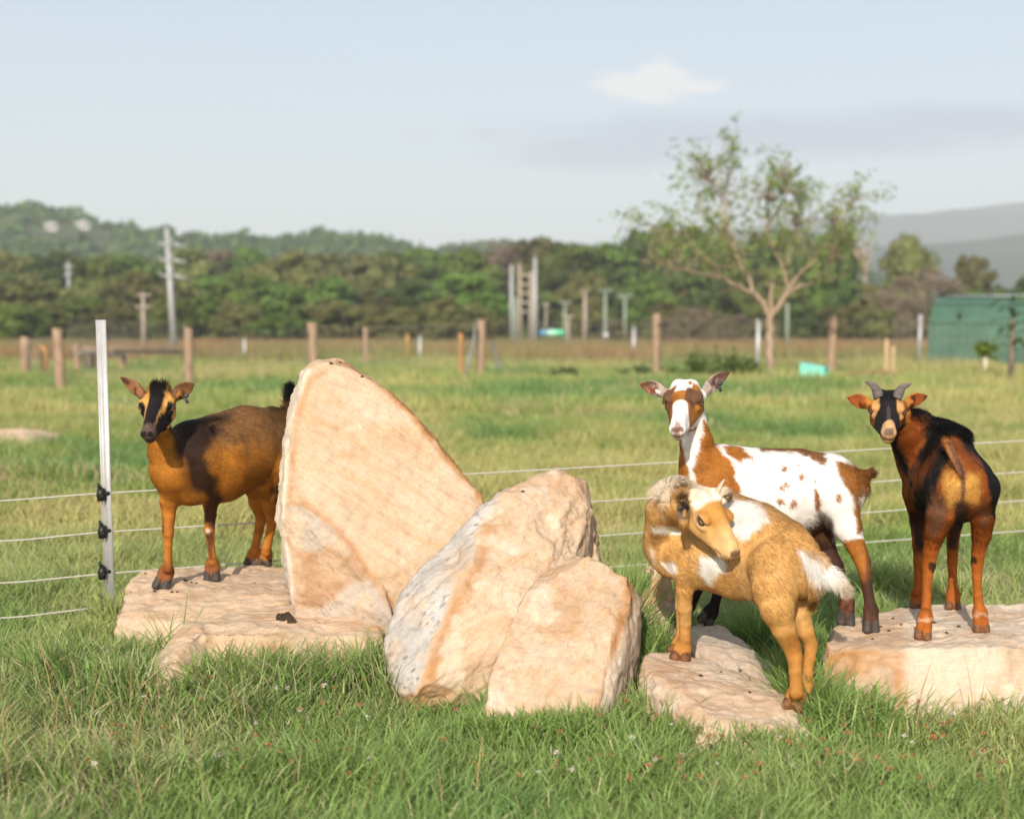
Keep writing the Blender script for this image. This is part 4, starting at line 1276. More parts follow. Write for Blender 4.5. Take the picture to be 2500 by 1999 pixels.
def make_goat_tan():
    # head turned back over its right side, three-quarter view
    R = frame((0.42, -0.58, -0.70), (0.75, 0.63, 0.10))
    hc = W(1715, 1274, 3.28) - R @ (np.array([-0.0375, 0.003, -0.0215]) * 1.04)
    lo, hi = gbox(1565, 2080, 1150, 1745, 3.08, 3.72)
    lo[1] = 3.05
    g = Goat('small tan kid with white saddle and tail, head turned back over its flank', 3.4, lo, hi, (hc, R), 1.04)
    g.fl = 0.74
    c = g.chain
    # trunk: chest far left, rump near right
    c((1650, 1330, 3.52, 66), (1720, 1345, 3.48, 92), (1790, 1345, 3.43, 100), (1860, 1352, 3.37, 99), (1915, 1375, 3.31, 92), (1945, 1395, 3.28, 70), k=0.03)
    c((1700, 1262, 3.50, 58), (1775, 1252, 3.46, 52), (1850, 1278, 3.39, 52), (1915, 1318, 3.32, 48), (1955, 1350, 3.28, 34), k=0.03)
    c((1745, 1385, 3.45, 54), (1800, 1408, 3.41, 56), (1850, 1415, 3.36, 52), k=0.025)
    c((1622, 1330, 3.52, 46), (1640, 1372, 3.50, 40), k=0.025)
    # neck sweeps left, up and back to the head
    c((1632, 1340, 3.53, 52), (1616, 1296, 3.50, 42), (1624, 1246, 3.46, 47), (1660, 1232, 3.40, 45), (1696, 1234, 3.35, 40), (1712, 1246, 3.32, 34), k=0.024)
    # near fore leg
    c((1660, 1350, 3.46, 40), (1674, 1392, 3.45, 29), (1671, 1440, 3.46, 22.5), (1671, 1484, 3.475, 20), (1673, 1520, 3.49, 16.5), (1672, 1560, 3.505, 16.5), (1668, 1578, 3.515, 19), k=0.012)
    g.foot((1666, 1578), (1659, 1611), 3.52, 3.50, 23, turn=-0.2, hard=0.22)
    # far fore leg
    c((1668, 1370, 3.58, 34), (1668, 1420, 3.585, 22), (1663, 1480, 3.59, 16), (1663, 1530, 3.60, 13), (1660, 1566, 3.60, 15), k=0.012)
    g.foot((1660, 1566), (1647, 1592), 3.60, 3.58, 18, hard=0.22)
    # near hind leg
    c((1900, 1390, 3.26, 78), (1892, 1440, 3.23, 58), (1898, 1490, 3.20, 42), (1913, 1535, 3.20, 31), (1933, 1578, 3.21, 24), (1941, 1605, 3.205, 21), (1942, 1640, 3.20, 17.5), (1944, 1676, 3.195, 17), (1944, 1690, 3.19, 20), k=0.014)
    g.foot((1944, 1690), (1934, 1730), 3.19, 3.165, 24, turn=-0.1, hard=0.22)
    # far hind leg
    c((1950, 1400, 3.34, 50), (1956, 1450, 3.33, 30), (1954, 1500, 3.32, 26), (1966, 1540, 3.32, 23), (1980, 1572, 3.325, 18), (1976, 1610, 3.31, 15.5), (1971, 1650, 3.30, 15), (1967, 1672, 3.29, 17), k=0.014)
    g.foot((1967, 1672), (1958, 1706), 3.285, 3.26, 20, hard=0.22)
    # tail, thick with hair, out to the right
    c((1955, 1352, 3.27, 24), (1990, 1374, 3.25, 22), (2030, 1408, 3.23, 18), (2052, 1428, 3.22, 12), k=0.016)
    c((1848, 1455, 3.34, 16), (1856, 1464, 3.33, 9), k=0.012)
    g.head()
    g.ear((1668, 1270), (1672, 1219), 15, (0.15, -1, 0.15), 3.285, 3.265, cup=12, k=0.012)
    g.ear((1768, 1222), (1786, 1206), 9, (-0.2, -1, 0.2), 3.36, 3.37, cup=10, k=0.008)

    def colour(g, v, N, px, py, hl):
        n = len(v)
        nz = fbm(v, 18, 4, 42); nf = fbm(v, 75, 3, 43); ed = 8 * nz + 5 * nf
        T = np.array([0.60, 0.335, 0.112])
        c = np.tile(T, (n, 1))
        c = lay(c, np.array([0.68, 0.43, 0.18]), 0.7 * sstep(-0.1, 0.6, nz))
        def patch(poly, col, soft=6, k=1.0, a=1.0):
            nonlocal c
            c = lay(c, col, a * pmask(px, py, poly, soft, k * ed))
        patch([(1760, 1215), (1800, 1218), (1870, 1240), (1872, 1268), (1840, 1285), (1820, 1310), (1790, 1318), (1772, 1300), (1765, 1250)], WHITE, 7, 1.2)
        patch([(1700, 1355), (1765, 1350), (1770, 1390), (1745, 1402), (1725, 1425), (1700, 1395)], WHITE, 6)
        patch([(1610, 1372), (1650, 1378), (1652, 1405), (1625, 1398)], WHITE, 5)
        patch([(1584, 1282), (1640, 1288), (1660, 1300), (1640, 1302), (1588, 1302)], WHITE * 0.95, 4, .6)
        patch([(1580, 1330), (1592, 1335), (1600, 1390), (1588, 1375)], WHITE, 5, .6, 0.7)
        patch([(1948, 1345), (1985, 1352), (2075, 1420), (2075, 1460), (2010, 1440), (1960, 1385)], WHITE, 8, .6)
        tip = sstep(2015, 2060, px) * (py > 1380)
        c = lay(c, np.array([0.66, 0.48, 0.28]), 0.7 * tip)
        # throat crease and inner leg tones
        patch([(1582, 1300), (1630, 1306), (1640, 1318), (1590, 1330)], np.array([0.36, 0.19, 0.06]), 5, .5)
        leg = sstep(1480, 1600, py + 18 * nz)
        c = lay(c, np.array([0.40, 0.165, 0.030]), 0.85 * leg)
        c = lay(c, np.array([0.33, 0.125, 0.022]), 0.7 * np.maximum(pmask(px, py, [(1925, 1540), (1965, 1560), (1962, 1605), (1930, 1600)], 10, ed), sstep(1690, 1715, py)))
        c = lay(c, np.array([0.36, 0.14, 0.025]), 0.6 * (sstep(1580, 1600, py) * (px < 1720)))
        for (x, y, r_) in [(1622, 1239, 7), (1632, 1246, 6), (1647, 1244, 6), (1608, 1256, 8), (1615, 1262, 6), (1640, 1262, 5)]:
            c = lay(c, np.array([0.74, 0.55, 0.34]), 0.7 * sstep(r_, r_ * .5, np.hypot(px - x, py - y) + 3 * nf))
        mane = pmask(px, py, [(1600, 1232), (1612, 1205), (1640, 1180), (1700, 1180), (1775, 1195), (1760, 1226), (1700, 1238), (1640, 1232)], 8, .4 * ed)
        c = lay(c, np.array([0.88, 0.77, 0.61]), mane)
        # head
        hd = headmask(hl)
        X, f, u = hl[:, 0], hl[:, 1] + 0.004 * nz, hl[:, 2]
        h = np.tile(np.array([0.60, 0.35, 0.125]), (n, 1))
        h = lay(h, np.array([0.47, 0.21, 0.045]), 0.8 * sstep(-0.02, -0.012, u) * sstep(0.06, 0.02, f))
        h = lay(h, np.array([0.66, 0.44, 0.21]), 0.75 * sstep(0.05, 0.09, f))
        h = lay(h, np.array([0.48, 0.21, 0.05]), 0.8 * sstep(-0.064, -0.072, u))
        h = lay(h, WHITE, sstep(-0.028, -0.042, f) * sstep(0.006, 0.012, u) * (X > -.02) )
        h = lay(h, np.array([0.66, 0.43, 0.24]), 0.8 * sstep(0.020, 0.014, np.linalg.norm(np.abs(hl) - [0.040, 0.004, 0.0235], axis=1)))
        h = lay(h, np.array([0.22, 0.10, 0.06]), sstep(0.0115, 0.008, np.linalg.norm(np.abs(hl) - [0.040, 0.004, 0.0215], axis=1)))
        h = lay(h, np.array([0.20, 0.10, 0.07]), 0.9 * sstep(0.124, 0.130, f) * sstep(-0.034, -0.029, u) * sstep(0.0165, 0.0135, np.abs(X)))
        h = lay(h, np.array([0.09, 0.04, 0.028]), 0.9 * np.exp(-((u + 0.0475) / 0.0020) ** 2) * sstep(0.078, 0.09, f))
        h = lay(h, np.array([0.12, 0.06, 0.04]), 0.6 * sstep(0.108, 0.116, f) * sstep(-0.048, -0.053, u))
        h = lay(h, np.array([0.88, 0.77, 0.61]), sstep(-0.022, -0.034, f) * sstep(-0.022, -0.010, u))
        c = np.where(hd[:, None], h, c)
        on, inn, al = g.ear_masks(v)
        e = np.tile(np.array([0.42, 0.24, 0.10]), (n, 1))
        e = lay(e, np.array([0.16, 0.115, 0.085]), inn)
        e = lay(e, np.array([0.022, 0.016, 0.013]), inn * sstep(-0.1, 0.2, fbm(v, 90, 3, 6)) * sstep(0.3, 0.5, al))
        c = np.where((on > 0)[:, None], e, c)
        return c

    def extra(g, v, N, px, py, hl, flow, ln, lift, dens):
        # long pale mane along the folded neck and poll
        m = pmask(px, py, [(1602, 1230), (1612, 1210), (1640, 1180), (1700, 1180), (1772, 1198), (1762, 1218), (1700, 1226), (1640, 1228)], 8) * (N[:, 2] > 0.0)
        m = m * (1 - 0.75 * headmask(hl))
        mm = m > 0.25
        flow[mm] = np.array([-0.45, 0.1, 0.9])[None] + np.clip((px[mm] - 1650) / 120.0, -.3, 1)[:, None] * np.array([0.9, 0, -0.35])
        ln = ln + 0.027 * m * sstep(1740, 1660, px) + 0.010 * m; lift = lift + 0.42 * m; dens = dens + 9.0 * m
        t = (px > 1962) & (py < 1470) & (py > 1340) & (px > 1950 + (py - 1345) * 0.2)
        flow[t] = unit(W(2070, 1440, 3.22) - W(1970, 1360, 3.26)); ln[t] = 0.032; lift[t] = 0.28; dens[t] = 5
        bk = sstep(1320, 1250, py) * (px > 1780) * (px < 1960)
        ln = ln + 0.006 * bk; lift = lift + 0.1 * bk
        return flow, ln, lift, dens
    g.build(colour, fur_spec(W(1950, 1380, 3.28) - W(1660, 1330, 3.52), 0.014, 0.008, leg_z=W(1900, 1500, 3.25)[2], extra=extra))
    for s in (-1, 1): g.eye(s, squint=0.12, iris=(0.30, 0.14, 0.06))
    g.hooves(HOOF_TAN)
    g.horn([(0.017, -.046, .012), (0.023, -.054, .028), (0.033, -.062, .040)], [0.0075, 0.0048, 0.0014], HORN_PALE)
    g.finish()
    return g


make_goat_tan()

def make_goat_horned():
    hc = W(2168, 984, 3.78)
    R = frame((-0.20, -0.90, -0.33), (1, -0.10, 0.0))
    lo, hi = gbox(2050, 2470, 940, 1580, 3.38, 4.12)
    g = Goat('chestnut and black horned goat seen from behind, looking back over its shoulder', 3.7, lo, hi, (hc, R), 1.04)
    c = g.chain
    # trunk from the rump (near) to the shoulders (far, left)
    c((2348, 1190, 3.56, 70), (2342, 1188, 3.64, 80), (2330, 1180, 3.74, 86), (2312, 1170, 3.84, 80), (2285, 1160, 3.92, 76), k=0.03)
    c((2322, 1126, 3.60, 38), (2324, 1112, 3.70, 52), (2320, 1102, 3.80, 54), (2298, 1092, 3.90, 55), k=0.03)
    c((2352, 1195, 3.74, 76), (2390, 1192, 3.82, 50), k=0.03)                                    # belly bulging to the right
    c((2296, 1200, 3.84, 72), (2278, 1205, 3.90, 56), k=0.03)
    c((2318, 1198, 3.545, 50), (2380, 1198, 3.55, 50), k=0.02)                                    # buttocks
    # neck up and left to the head
    c((2278, 1140, 3.92, 74), (2252, 1090, 3.91, 62), (2222, 1052, 3.88, 48), (2198, 1026, 3.86, 37), (2184, 1010, 3.84, 30), k=0.026)
    c((2240, 1120, 3.93, 50), (2218, 1075, 3.90, 40), k=0.024)
    # hind legs
    c((2312, 1215, 3.55, 54), (2297, 1256, 3.54, 37), (2283, 1300, 3.545, 27), (2272, 1345, 3.56, 20), (2268, 1378, 3.575, 18), (2264, 1410, 3.57, 14), (2262, 1460, 3.56, 13), (2261, 1498, 3.555, 15.5), k=0.012)
    g.foot((2260, 1502), (2252, 1562), 3.555, 3.54, 19, turn=0.05, hard=0.2)
    c((2385, 1215, 3.57, 52), (2398, 1262, 3.57, 31), (2396, 1310, 3.585, 23), (2388, 1350, 3.60, 18), (2386, 1374, 3.61, 16.5), (2385, 1410, 3.61, 13), (2387, 1455, 3.605, 12.5), (2391, 1488, 3.60, 15), k=0.012)
    g.foot((2392, 1492), (2397, 1543), 3.605, 3.60, 18.5, hard=0.2)
    # fore legs
    c((2252, 1210, 3.93, 48), (2244, 1270, 3.94, 24), (2243, 1330, 3.95, 17), (2243, 1370, 3.955, 14), (2241, 1420, 3.96, 11), (2239, 1445, 3.96, 14), k=0.012)
    g.foot((2239, 1446), (2238, 1485), 3.965, 3.95, 16, hard=0.2)
    c((2330, 1215, 3.92, 44), (2328, 1280, 3.93, 22), (2326, 1330, 3.94, 16), (2325, 1370, 3.945, 14), (2326, 1415, 3.95, 12), (2327, 1445, 3.955, 15), k=0.012)
    g.foot((2327, 1446), (2327, 1487), 3.96, 3.945, 17, hard=0.2)
    # tail hanging down from its root
    c((2302, 1066, 3.60, 15), (2314, 1088, 3.545, 13), (2332, 1125, 3.505, 11), (2347, 1160, 3.49, 6), k=0.012)
    g.head()
    g.ear((2128, 990), (2067, 970), 15, (-0.1, -1, -0.2), 3.80, 3.82)
    g.ear((2208, 990), (2266, 966), 15, (0.15, -1, -0.2), 3.81, 3.84)

    def colour(g, v, N, px, py, hl):
        n = len(v)
        nz = fbm(v, 18, 4, 62); nf = fbm(v, 75, 3, 63); ed = 7 * nz + 4 * nf
        CHs = np.array([0.245, 0.066, 0.011])
        c = np.tile(CHs, (n, 1))
        def patch(poly, col, soft=6, k=1.0, a=1.0, sel=None):
            nonlocal c
            m = a * pmask(px, py, poly, soft, k * ed)
            if sel is not None: m = m * sel
            c = lay(c, col, m)
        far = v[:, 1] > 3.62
        # black mane, spine, flank and far side
        patch([(2218, 1000), (2262, 1015), (2300, 1020), (2340, 1030), (2400, 1070), (2450, 1160), (2450, 1240), (2425, 1245), (2415, 1180), (2395, 1120), (2360, 1095), (2330, 1060), (2300, 1072), (2290, 1090), (2240, 1150), (2215, 1165), (2230, 1120), (2262, 1065), (2255, 1032), (2222, 1018)], BLACK * 1.3, 7)
        patch([(2290, 1100), (2318, 1085), (2320, 1110), (2300, 1150), (2285, 1200), (2262, 1245), (2245, 1310), (2225, 1310), (2225, 1225), (2260, 1165)], BLACK * 1.6, 7)
        patch([(2160, 1070), (2185, 1060), (2215, 1135), (2228, 1190), (2210, 1160)], BLACK * 1.2, 5)
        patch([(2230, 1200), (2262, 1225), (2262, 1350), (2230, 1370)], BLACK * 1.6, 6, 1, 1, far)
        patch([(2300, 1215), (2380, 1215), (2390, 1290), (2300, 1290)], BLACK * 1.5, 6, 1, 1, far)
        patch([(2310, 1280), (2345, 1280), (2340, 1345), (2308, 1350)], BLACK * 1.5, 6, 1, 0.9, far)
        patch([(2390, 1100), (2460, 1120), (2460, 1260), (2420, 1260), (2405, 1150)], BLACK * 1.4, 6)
        # pale buttocks, grey brown thighs
        patch([(2305, 1150), (2345, 1160), (2392, 1150), (2400, 1200), (2390, 1240), (2360, 1220), (2348, 1212), (2330, 1240), (2310, 1235), (2300, 1190)], np.array([0.52, 0.27, 0.06]), 12, 1, .95, v[:, 1] < 3.62)
        patch([(2276, 1190), (2300, 1200), (2312, 1245), (2300, 1290), (2270, 1310), (2262, 1270)], np.array([0.15, 0.072, 0.04]), 12, 1, .9, ~far)
        patch([(2385, 1240), (2412, 1200), (2420, 1250), (2408, 1290), (2388, 1280)], np.array([0.15, 0.072, 0.04]), 10, 1, .8, ~far)
        patch([(2330, 1228), (2350, 1222), (2366, 1230), (2362, 1290), (2330, 1290)], np.array([0.03, 0.018, 0.014]), 7, 1, .9)
        patch([(2345, 1160), (2357, 1160), (2355, 1215), (2350, 1225), (2347, 1205)], np.array([0.06, 0.03, 0.025]), 3, .4, .9, v[:, 1] < 3.56)
        # tail: tan sides, dark underside
        tl = (v[:, 1] < 3.56) & (py < 1175)
        patch([(2296, 1062), (2320, 1062), (2360, 1160), (2345, 1172), (2325, 1150)], np.array([0.36, 0.15, 0.045]), 4, .3, 1, tl)
        patch([(2310, 1075), (2322, 1085), (2355, 1150), (2348, 1165), (2335, 1140)], np.array([0.11, 0.055, 0.045]), 4, .4, 0.9, tl)
        # lower legs
        lg = sstep(1330, 1370, py)
        c = lay(c, np.array([0.32, 0.092, 0.014]), lg)
        c = lay(c, np.array([0.025, 0.014, 0.012]), 0.9 * np.maximum(sstep(15, 8, np.hypot((px - 2277), (py - 1384)) + 3 * nf), sstep(13, 7, np.hypot((px - 2376), (py - 1366)) + 3 * nf)))
        c = lay(c, np.array([0.62, 0.42, 0.27]), 0.6 * np.exp(-((py - 1512 - 6 * nf) / 5.0) ** 2) * (~far) * (px < 2300))
        c = lay(c, np.array([0.62, 0.42, 0.27]), 0.6 * np.exp(-((py - 1499 - 6 * nf) / 5.0) ** 2) * (~far) * (px > 2300))
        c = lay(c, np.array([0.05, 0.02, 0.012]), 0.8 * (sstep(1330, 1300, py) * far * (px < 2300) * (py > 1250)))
        # head
        hd = headmask(hl)
        X, f, u = np.abs(hl[:, 0]) + 0.002 * nf, hl[:, 1] + 0.004 * nf, hl[:, 2]
        h = np.tile(np.array([0.24, 0.075, 0.016]), (n, 1))
        mask = sstep(0.029, 0.025, X - 0.25 * np.clip(f - .01, 0, .04))
        h = lay(h, BLACK * 1.5, mask)
        brow = sstep(0.019, 0.023, X) * sstep(0.041, 0.036, X) * sstep(0.034, 0.026, np.abs(f + 0.004)) * sstep(-0.04, -0.03, u)
        h = lay(h, np.array([0.52, 0.28, 0.10]), brow)
        h = lay(h, np.array([0.10, 0.075, 0.07]), 0.5 * sstep(0.006, 0.003, X) * sstep(.02, .04, f))
        mz = sstep(0.096, 0.104, f - 0.35 * np.clip(X - .008, 0, .03))
        h = lay(h, np.array([0.50, 0.30, 0.145]), mz)
        h = lay(h, np.array([0.12, 0.085, 0.075]), 0.9 * sstep(0.118, 0.128, f) * sstep(0.0125, 0.009, X) * sstep(-0.034, -0.029, u))
        h = lay(h, np.array([0.13, 0.06, 0.05]), 0.85 * np.exp(-((u + 0.0475) / 0.0022) ** 2) * sstep(0.085, 0.10, f))
        h = lay(h, BLACK * 1.5, sstep(-0.062, -0.068, u) * sstep(0.07, 0.06, f))
        h = lay(h, np.array([0.05, 0.02, 0.014]), sstep(0.013, 0.009, np.linalg.norm(np.abs(hl) - [0.040, 0.004, 0.0215], axis=1)))
        c = np.where(hd[:, None], h, c)
        on, inn, al = g.ear_masks(v)
        e = np.tile(np.array([0.42, 0.165, 0.03]), (n, 1))
        e = lay(e, np.array([0.26, 0.07, 0.018]), inn * sstep(.15, .4, al))
        e = lay(e, np.array([0.045, 0.02, 0.014]), inn * sstep(0.1, 0.4, fbm(v, 50, 3, 66)) * 0.8)
        c = np.where((on > 0)[:, None], e, c)
        return c

    def extra(g, v, N, px, py, hl, flow, ln, lift, dens):
        m = pmask(px, py, [(2212, 1000), (2262, 1012), (2300, 1020), (2340, 1025), (2400, 1068), (2390, 1085), (2330, 1060), (2290, 1060), (2230, 1030)], 9) * (N[:, 2] > 0.0)
        hdm = headmask(hl)
        m = m * (~hdm)
        mm = m > 0.2
        flow[mm] = np.array([0.5, -0.35, 0.6])
        ln = ln + 0.013 * m; lift = lift + 0.55 * m; dens = dens + 3.0 * m
        tl = (v[:, 1] < 3.54) & (py < 1178)
        flow[tl] = unit(W(2350, 1165, 3.49) - W(2304, 1072, 3.55)); ln[tl] = 0.010; lift[tl] = 0.2
        poll = np.exp(-(np.linalg.norm((hl - [0, -.03, .010]) / [.028, .03, .02], axis=1)) ** 2)
        ln = ln + 0.010 * poll; lift = lift + 0.4 * poll
        th = pmask(px, py, [(2290, 1190), (2345, 1215), (2400, 1190), (2410, 1260), (2360, 1240), (2320, 1270)], 10)
        ln = ln - 0.003 * th
        return flow, ln, lift, dens
    g.build(colour, fur_spec(W(2350, 1190, 3.55) - W(2285, 1150, 3.92), 0.014, 0.007, leg_z=W(2280, 1330, 3.56)[2], extra=extra))
    for s in (-1, 1): g.eye(s, squint=0.8, iris=(0.32, 0.12, 0.03))
    g.hooves(HOOF_TAN)
    for s in (-1, 1):
        g.horn([(s * .022, -.032, .002), (s * .028, -.038, .016), (s * .039, -.047, .028), (s * .058, -.056, .034)], [0.0140, 0.0125, 0.0085, 0.0010])
    g.finish()
    return g


make_goat_horned()

# ------------------------------------------------------------------ ground: one sheet, fine near the camera, reaching the hills
def build_ground():
    ys = np.concatenate([np.linspace(-3, 2, 11), np.linspace(2.2, 8, 70), np.geomspace(8.1, 130, 110), np.geomspace(140, 2600, 24)])
    us = np.linspace(-1.6, 1.6, 121)
    wd = np.maximum(np.abs(ys), 3.0) * 0.75 + 3
    Y, U = np.meshgrid(ys, us, indexing='ij')
    X = U * wd[:, None]
    Z = ground_z(X, Y)
    V = np.stack([X, Y, Z], -1).reshape(-1, 3)
    ny, nx = X.shape
    i = np.arange(ny - 1)[:, None] * nx + np.arange(nx - 1)[None]
    q = np.stack([i, i + 1, i + nx + 1, i + nx], -1).reshape(-1, 4)
    me = mesh_np('ground', V, q.ravel(), np.full(len(q), 4), True)
    m, nt, b = new_mat('turf')
    p = geo_pos(nt)
    n1 = noise_tex(nt, p, 0.9, 5); n2 = noise_tex(nt, p, 14, 5, 0.65); n3 = noise_tex(nt, p, 0.12, 3)
    c = ramp(nt, n1, [(0.3, (0.13, 0.165, 0.05)), (0.55, (0.20, 0.21, 0.075)), (0.75, (0.28, 0.235, 0.11))])
    c = mixrgb(nt, ramp(nt, n2, [(0.35, 0.0), (0.7, 0.6)]), c, (0.055, 0.062, 0.022))
    nt.links.new(c, b.inputs['Base Color'])
    b.inputs['Roughness'].default_value = 0.95; b.inputs['Specular IOR Level'].default_value = 0.1
    bp = nt.nodes.new('ShaderNodeBump'); bp.inputs['Strength'].default_value = 0.8; bp.inputs['Distance'].default_value = 0.03
    nt.links.new(n2, bp.inputs['Height']); nt.links.new(bp.outputs[0], b.inputs['Normal'])
    tag(link('ground', me, m), kind='structure')


build_ground()


# ------------------------------------------------------------------ hills and mountains
def ridge_sheet(name, prof, D, depth_front, depth_back, mat, seed, rough, base=-4.0, nx=220, ny=36):
    """Hill whose crest follows (px, py) points at distance D."""
    prof = np.array(prof, float)
    px = np.linspace(prof[0, 0], prof[-1, 0], nx)
    py = np.interp(px, prof[:, 0], prof[:, 1])
    ys = np.concatenate([np.linspace(D - depth_front, D, ny * 2 // 3), np.linspace(D, D + depth_back, ny // 3 + 1)[1:]])
    V = np.zeros((len(ys), nx, 3))
    crest = (785 - py) / F_PX * D + CAM_H
    for j, y in enumerate(ys):
        k = sstep(D - depth_front, D, y) if y <= D else 1 - 0.8 * sstep(D, D + depth_back, y)
        V[j, :, 0] = (px - 1250) / F_PX * D
        V[j, :, 1] = y
        V[j, :, 2] = base + (crest - base) * k
    P = V.reshape(-1, 3)
    P[:, 2] += rough * fbm(P, 3.0 / depth_front, 4, seed) * sstep(base, base + 12, P[:, 2]) * (P[:, 1] < D - 2)
    i = np.arange(len(ys) - 1)[:, None] * nx + np.arange(nx - 1)[None]
    q = np.stack([i, i + 1, i + nx + 1, i + nx], -1).reshape(-1, 4)
    me = mesh_np(name, P, q.ravel(), np.full(len(q), 4), True)
    tag(link(name, me, mat), kind='structure')
    return P.reshape(len(ys), nx, 3)


HILLM = simple_mat('hill_scrub', (0.085, 0.105, 0.044), 0.95, var=0.4, vscale=0.03)
FARM = simple_mat('mountain_forest', (0.060, 0.080, 0.060), 0.95, var=0.35, vscale=0.006)
HILL_D = 430
hillP = ridge_sheet('hill', [(-900, 590), (-500, 576), (-100, 564), (40, 568), (130, 568), (230, 584), (330, 588), (420, 601), (500, 598), (600, 601), (740, 602), (800, 606), (880, 626), (940, 640), (1000, 649), (1060, 686), (1120, 746)], HILL_D, 210, 160, HILLM, 3, 5.0)
hill2P = ridge_sheet('hill', [(930, 666), (1020, 638), (1100, 624), (1170, 616), (1280, 608), (1360, 614), (1450, 620), (1560, 622), (1700, 626), (1900, 632), (2000, 666)], 560, 260, 160, HILLM, 5, 4.0)
ridge_sheet('mountain', [(1500, 640), (1750, 590), (1900, 560), (2050, 546), (2160, 546), (2230, 541), (2290, 528), (2380, 518), (2440, 506), (2550, 492), (2700, 484), (2900, 500)], 1900, 700, 500, FARM, 9, 12.0, nx=160)
ridge_sheet('mountain', [(1800, 660), (1950, 622), (2100, 605), (2260, 598), (2360, 590), (2450, 580), (2600, 566), (2800, 580)], 1000, 400, 260, FARM, 11, 7.0, nx=120)


# ------------------------------------------------------------------ trees beyond the paddock
BARK = simple_mat('grey_bark', (0.20, 0.155, 0.115), 0.9, var=0.3, vscale=6, bump=0.5, bscale=40)
BARK_PALE = simple_mat('pale_bark', (0.36, 0.255, 0.18), 0.85, var=0.22, vscale=5, bump=0.4, bscale=40)
LEAF_KINDS = {
    'deep': leaf_mat('leaf_deep_green', (0.085, 0.132, 0.030), transl=0.28, vscale=0.25),
    'fresh': leaf_mat('leaf_fresh_green', (0.130, 0.195, 0.034), transl=0.30, vscale=0.25),
    'olive': leaf_mat('leaf_olive', (0.175, 0.185, 0.052), transl=0.28, vscale=0.25),
    'brown': leaf_mat('twig_brown', (0.20, 0.150, 0.098), transl=0.10, vscale=0.25),
}


def leaf_quads(C, size, rng, out=None):
    """Randomly turned leaf-shaped quads (rhombs) at the points C; returns V, idx, counts."""
    n = len(C)
    a = rng.normal(size=(n, 3))
    nn = None
    if out is not None:
        nn = out + 0.45 * rng.normal(size=(n, 3)); nn /= np.linalg.norm(nn, axis=1, keepdims=True) + 1e-9
        a -= (a * nn).sum(1, keepdims=True) * nn
    a /= np.linalg.norm(a, axis=1, keepdims=True)
    b = rng.normal(size=(n, 3)); b -= (b * a).sum(1, keepdims=True) * a; b /= np.linalg.norm(b, axis=1, keepdims=True)
    if nn is not None: b = np.cross(nn, a)
    s = size * rng.uniform(0.6, 1.4, (n, 1))
    V = np.stack([C - a * s, C + b * s * 0.55, C + a * s, C - b * s * 0.55], 1).reshape(-1, 3)
    return V, np.arange(4 * n), np.full(n, 4)


def crown_mesh(name, w_, h_, trunk, n_clump, n_leaf, size, seed, flat=0.0, sparse=1.0):
    """Uneven crown: clumps of leaves spread over an irregular dome that starts at height trunk."""
    rng = np.random.default_rng(seed)
    pts, dirs = [], []
    for k in range(n_clump):
        th = rng.uniform(0, 2 * math.pi); rr = math.sqrt(rng.random()) * 0.9
        zz = rng.random() ** 0.85 * 0.92
        prof = math.sqrt(max(0.05, 1 - (max(0, zz - 0.35) / 0.68) ** 2)) * (0.75 + 0.35 * rng.random())
        lobe = 1 + 0.22 * math.sin(3 * th + seed) + 0.14 * math.sin(5 * th + seed * 2)
        c = np.array([math.cos(th) * rr * prof * lobe * w_ / 2, math.sin(th) * rr * prof * lobe * w_ / 2, trunk + zz * (h_ - trunk) * (0.93 + 0.1 * rng.random())])
        r = w_ * rng.uniform(0.10, 0.19) * (1 - 0.3 * zz)
        m = int(n_leaf * rng.uniform(0.6, 1.4))
        d = rng.normal(size=(m, 3)); d /= np.linalg.norm(d, axis=1, keepdims=True)
        d *= r * (0.45 + 0.6 * rng.random((m, 1)) ** 0.6) * np.array([1, 1, 0.75 - flat])
        pts.append(c + d); out = c - np.array([0, 0, h_ * .45]); dirs.append(d / r + 0.5 * out / (np.linalg.norm(out) + .1))
    C = np.concatenate(pts)
    V, i, c = leaf_quads(C, size, rng, np.concatenate(dirs))
    return mesh_np(name, V, i, c)


def limb_mesh(h_, w_, trunk, seed, r0=0.16):
    rng = np.random.default_rng(seed)
    mb = MB()
    lean = rng.normal(size=2) * 0.05 * h_
    top = np.array([lean[0], lean[1], trunk * 0.9])
    mb.tube([[0, 0, -0.4], [lean[0] * .3, lean[1] * .3, trunk * .45], top], [r0 * 1.25, r0, r0 * 0.8], 7)
    for k in range(6):
        th = k * 1.05 + rng.random(); e = np.array([math.cos(th) * w_ * .32, math.sin(th) * w_ * .32, h_ * rng.uniform(0.6, 0.88)])
        mid = top * 0.55 + e * 0.45 + rng.normal(size=3) * 0.25
        mb.tube([top - [0, 0, 0.1], mid, e], [r0 * 0.6, r0 * 0.36, r0 * 0.1], 5)
    V = np.concatenate(mb.v)
    return mesh_np('trunk', V, np.concatenate([np.array(f) for f in mb.f]), [len(f) for f in mb.f], True)


KIND_WORDS = {'deep': 'dark green dense', 'fresh': 'bright green leafy', 'olive': 'olive green rounded', 'brown': 'bare brown twiggy'}


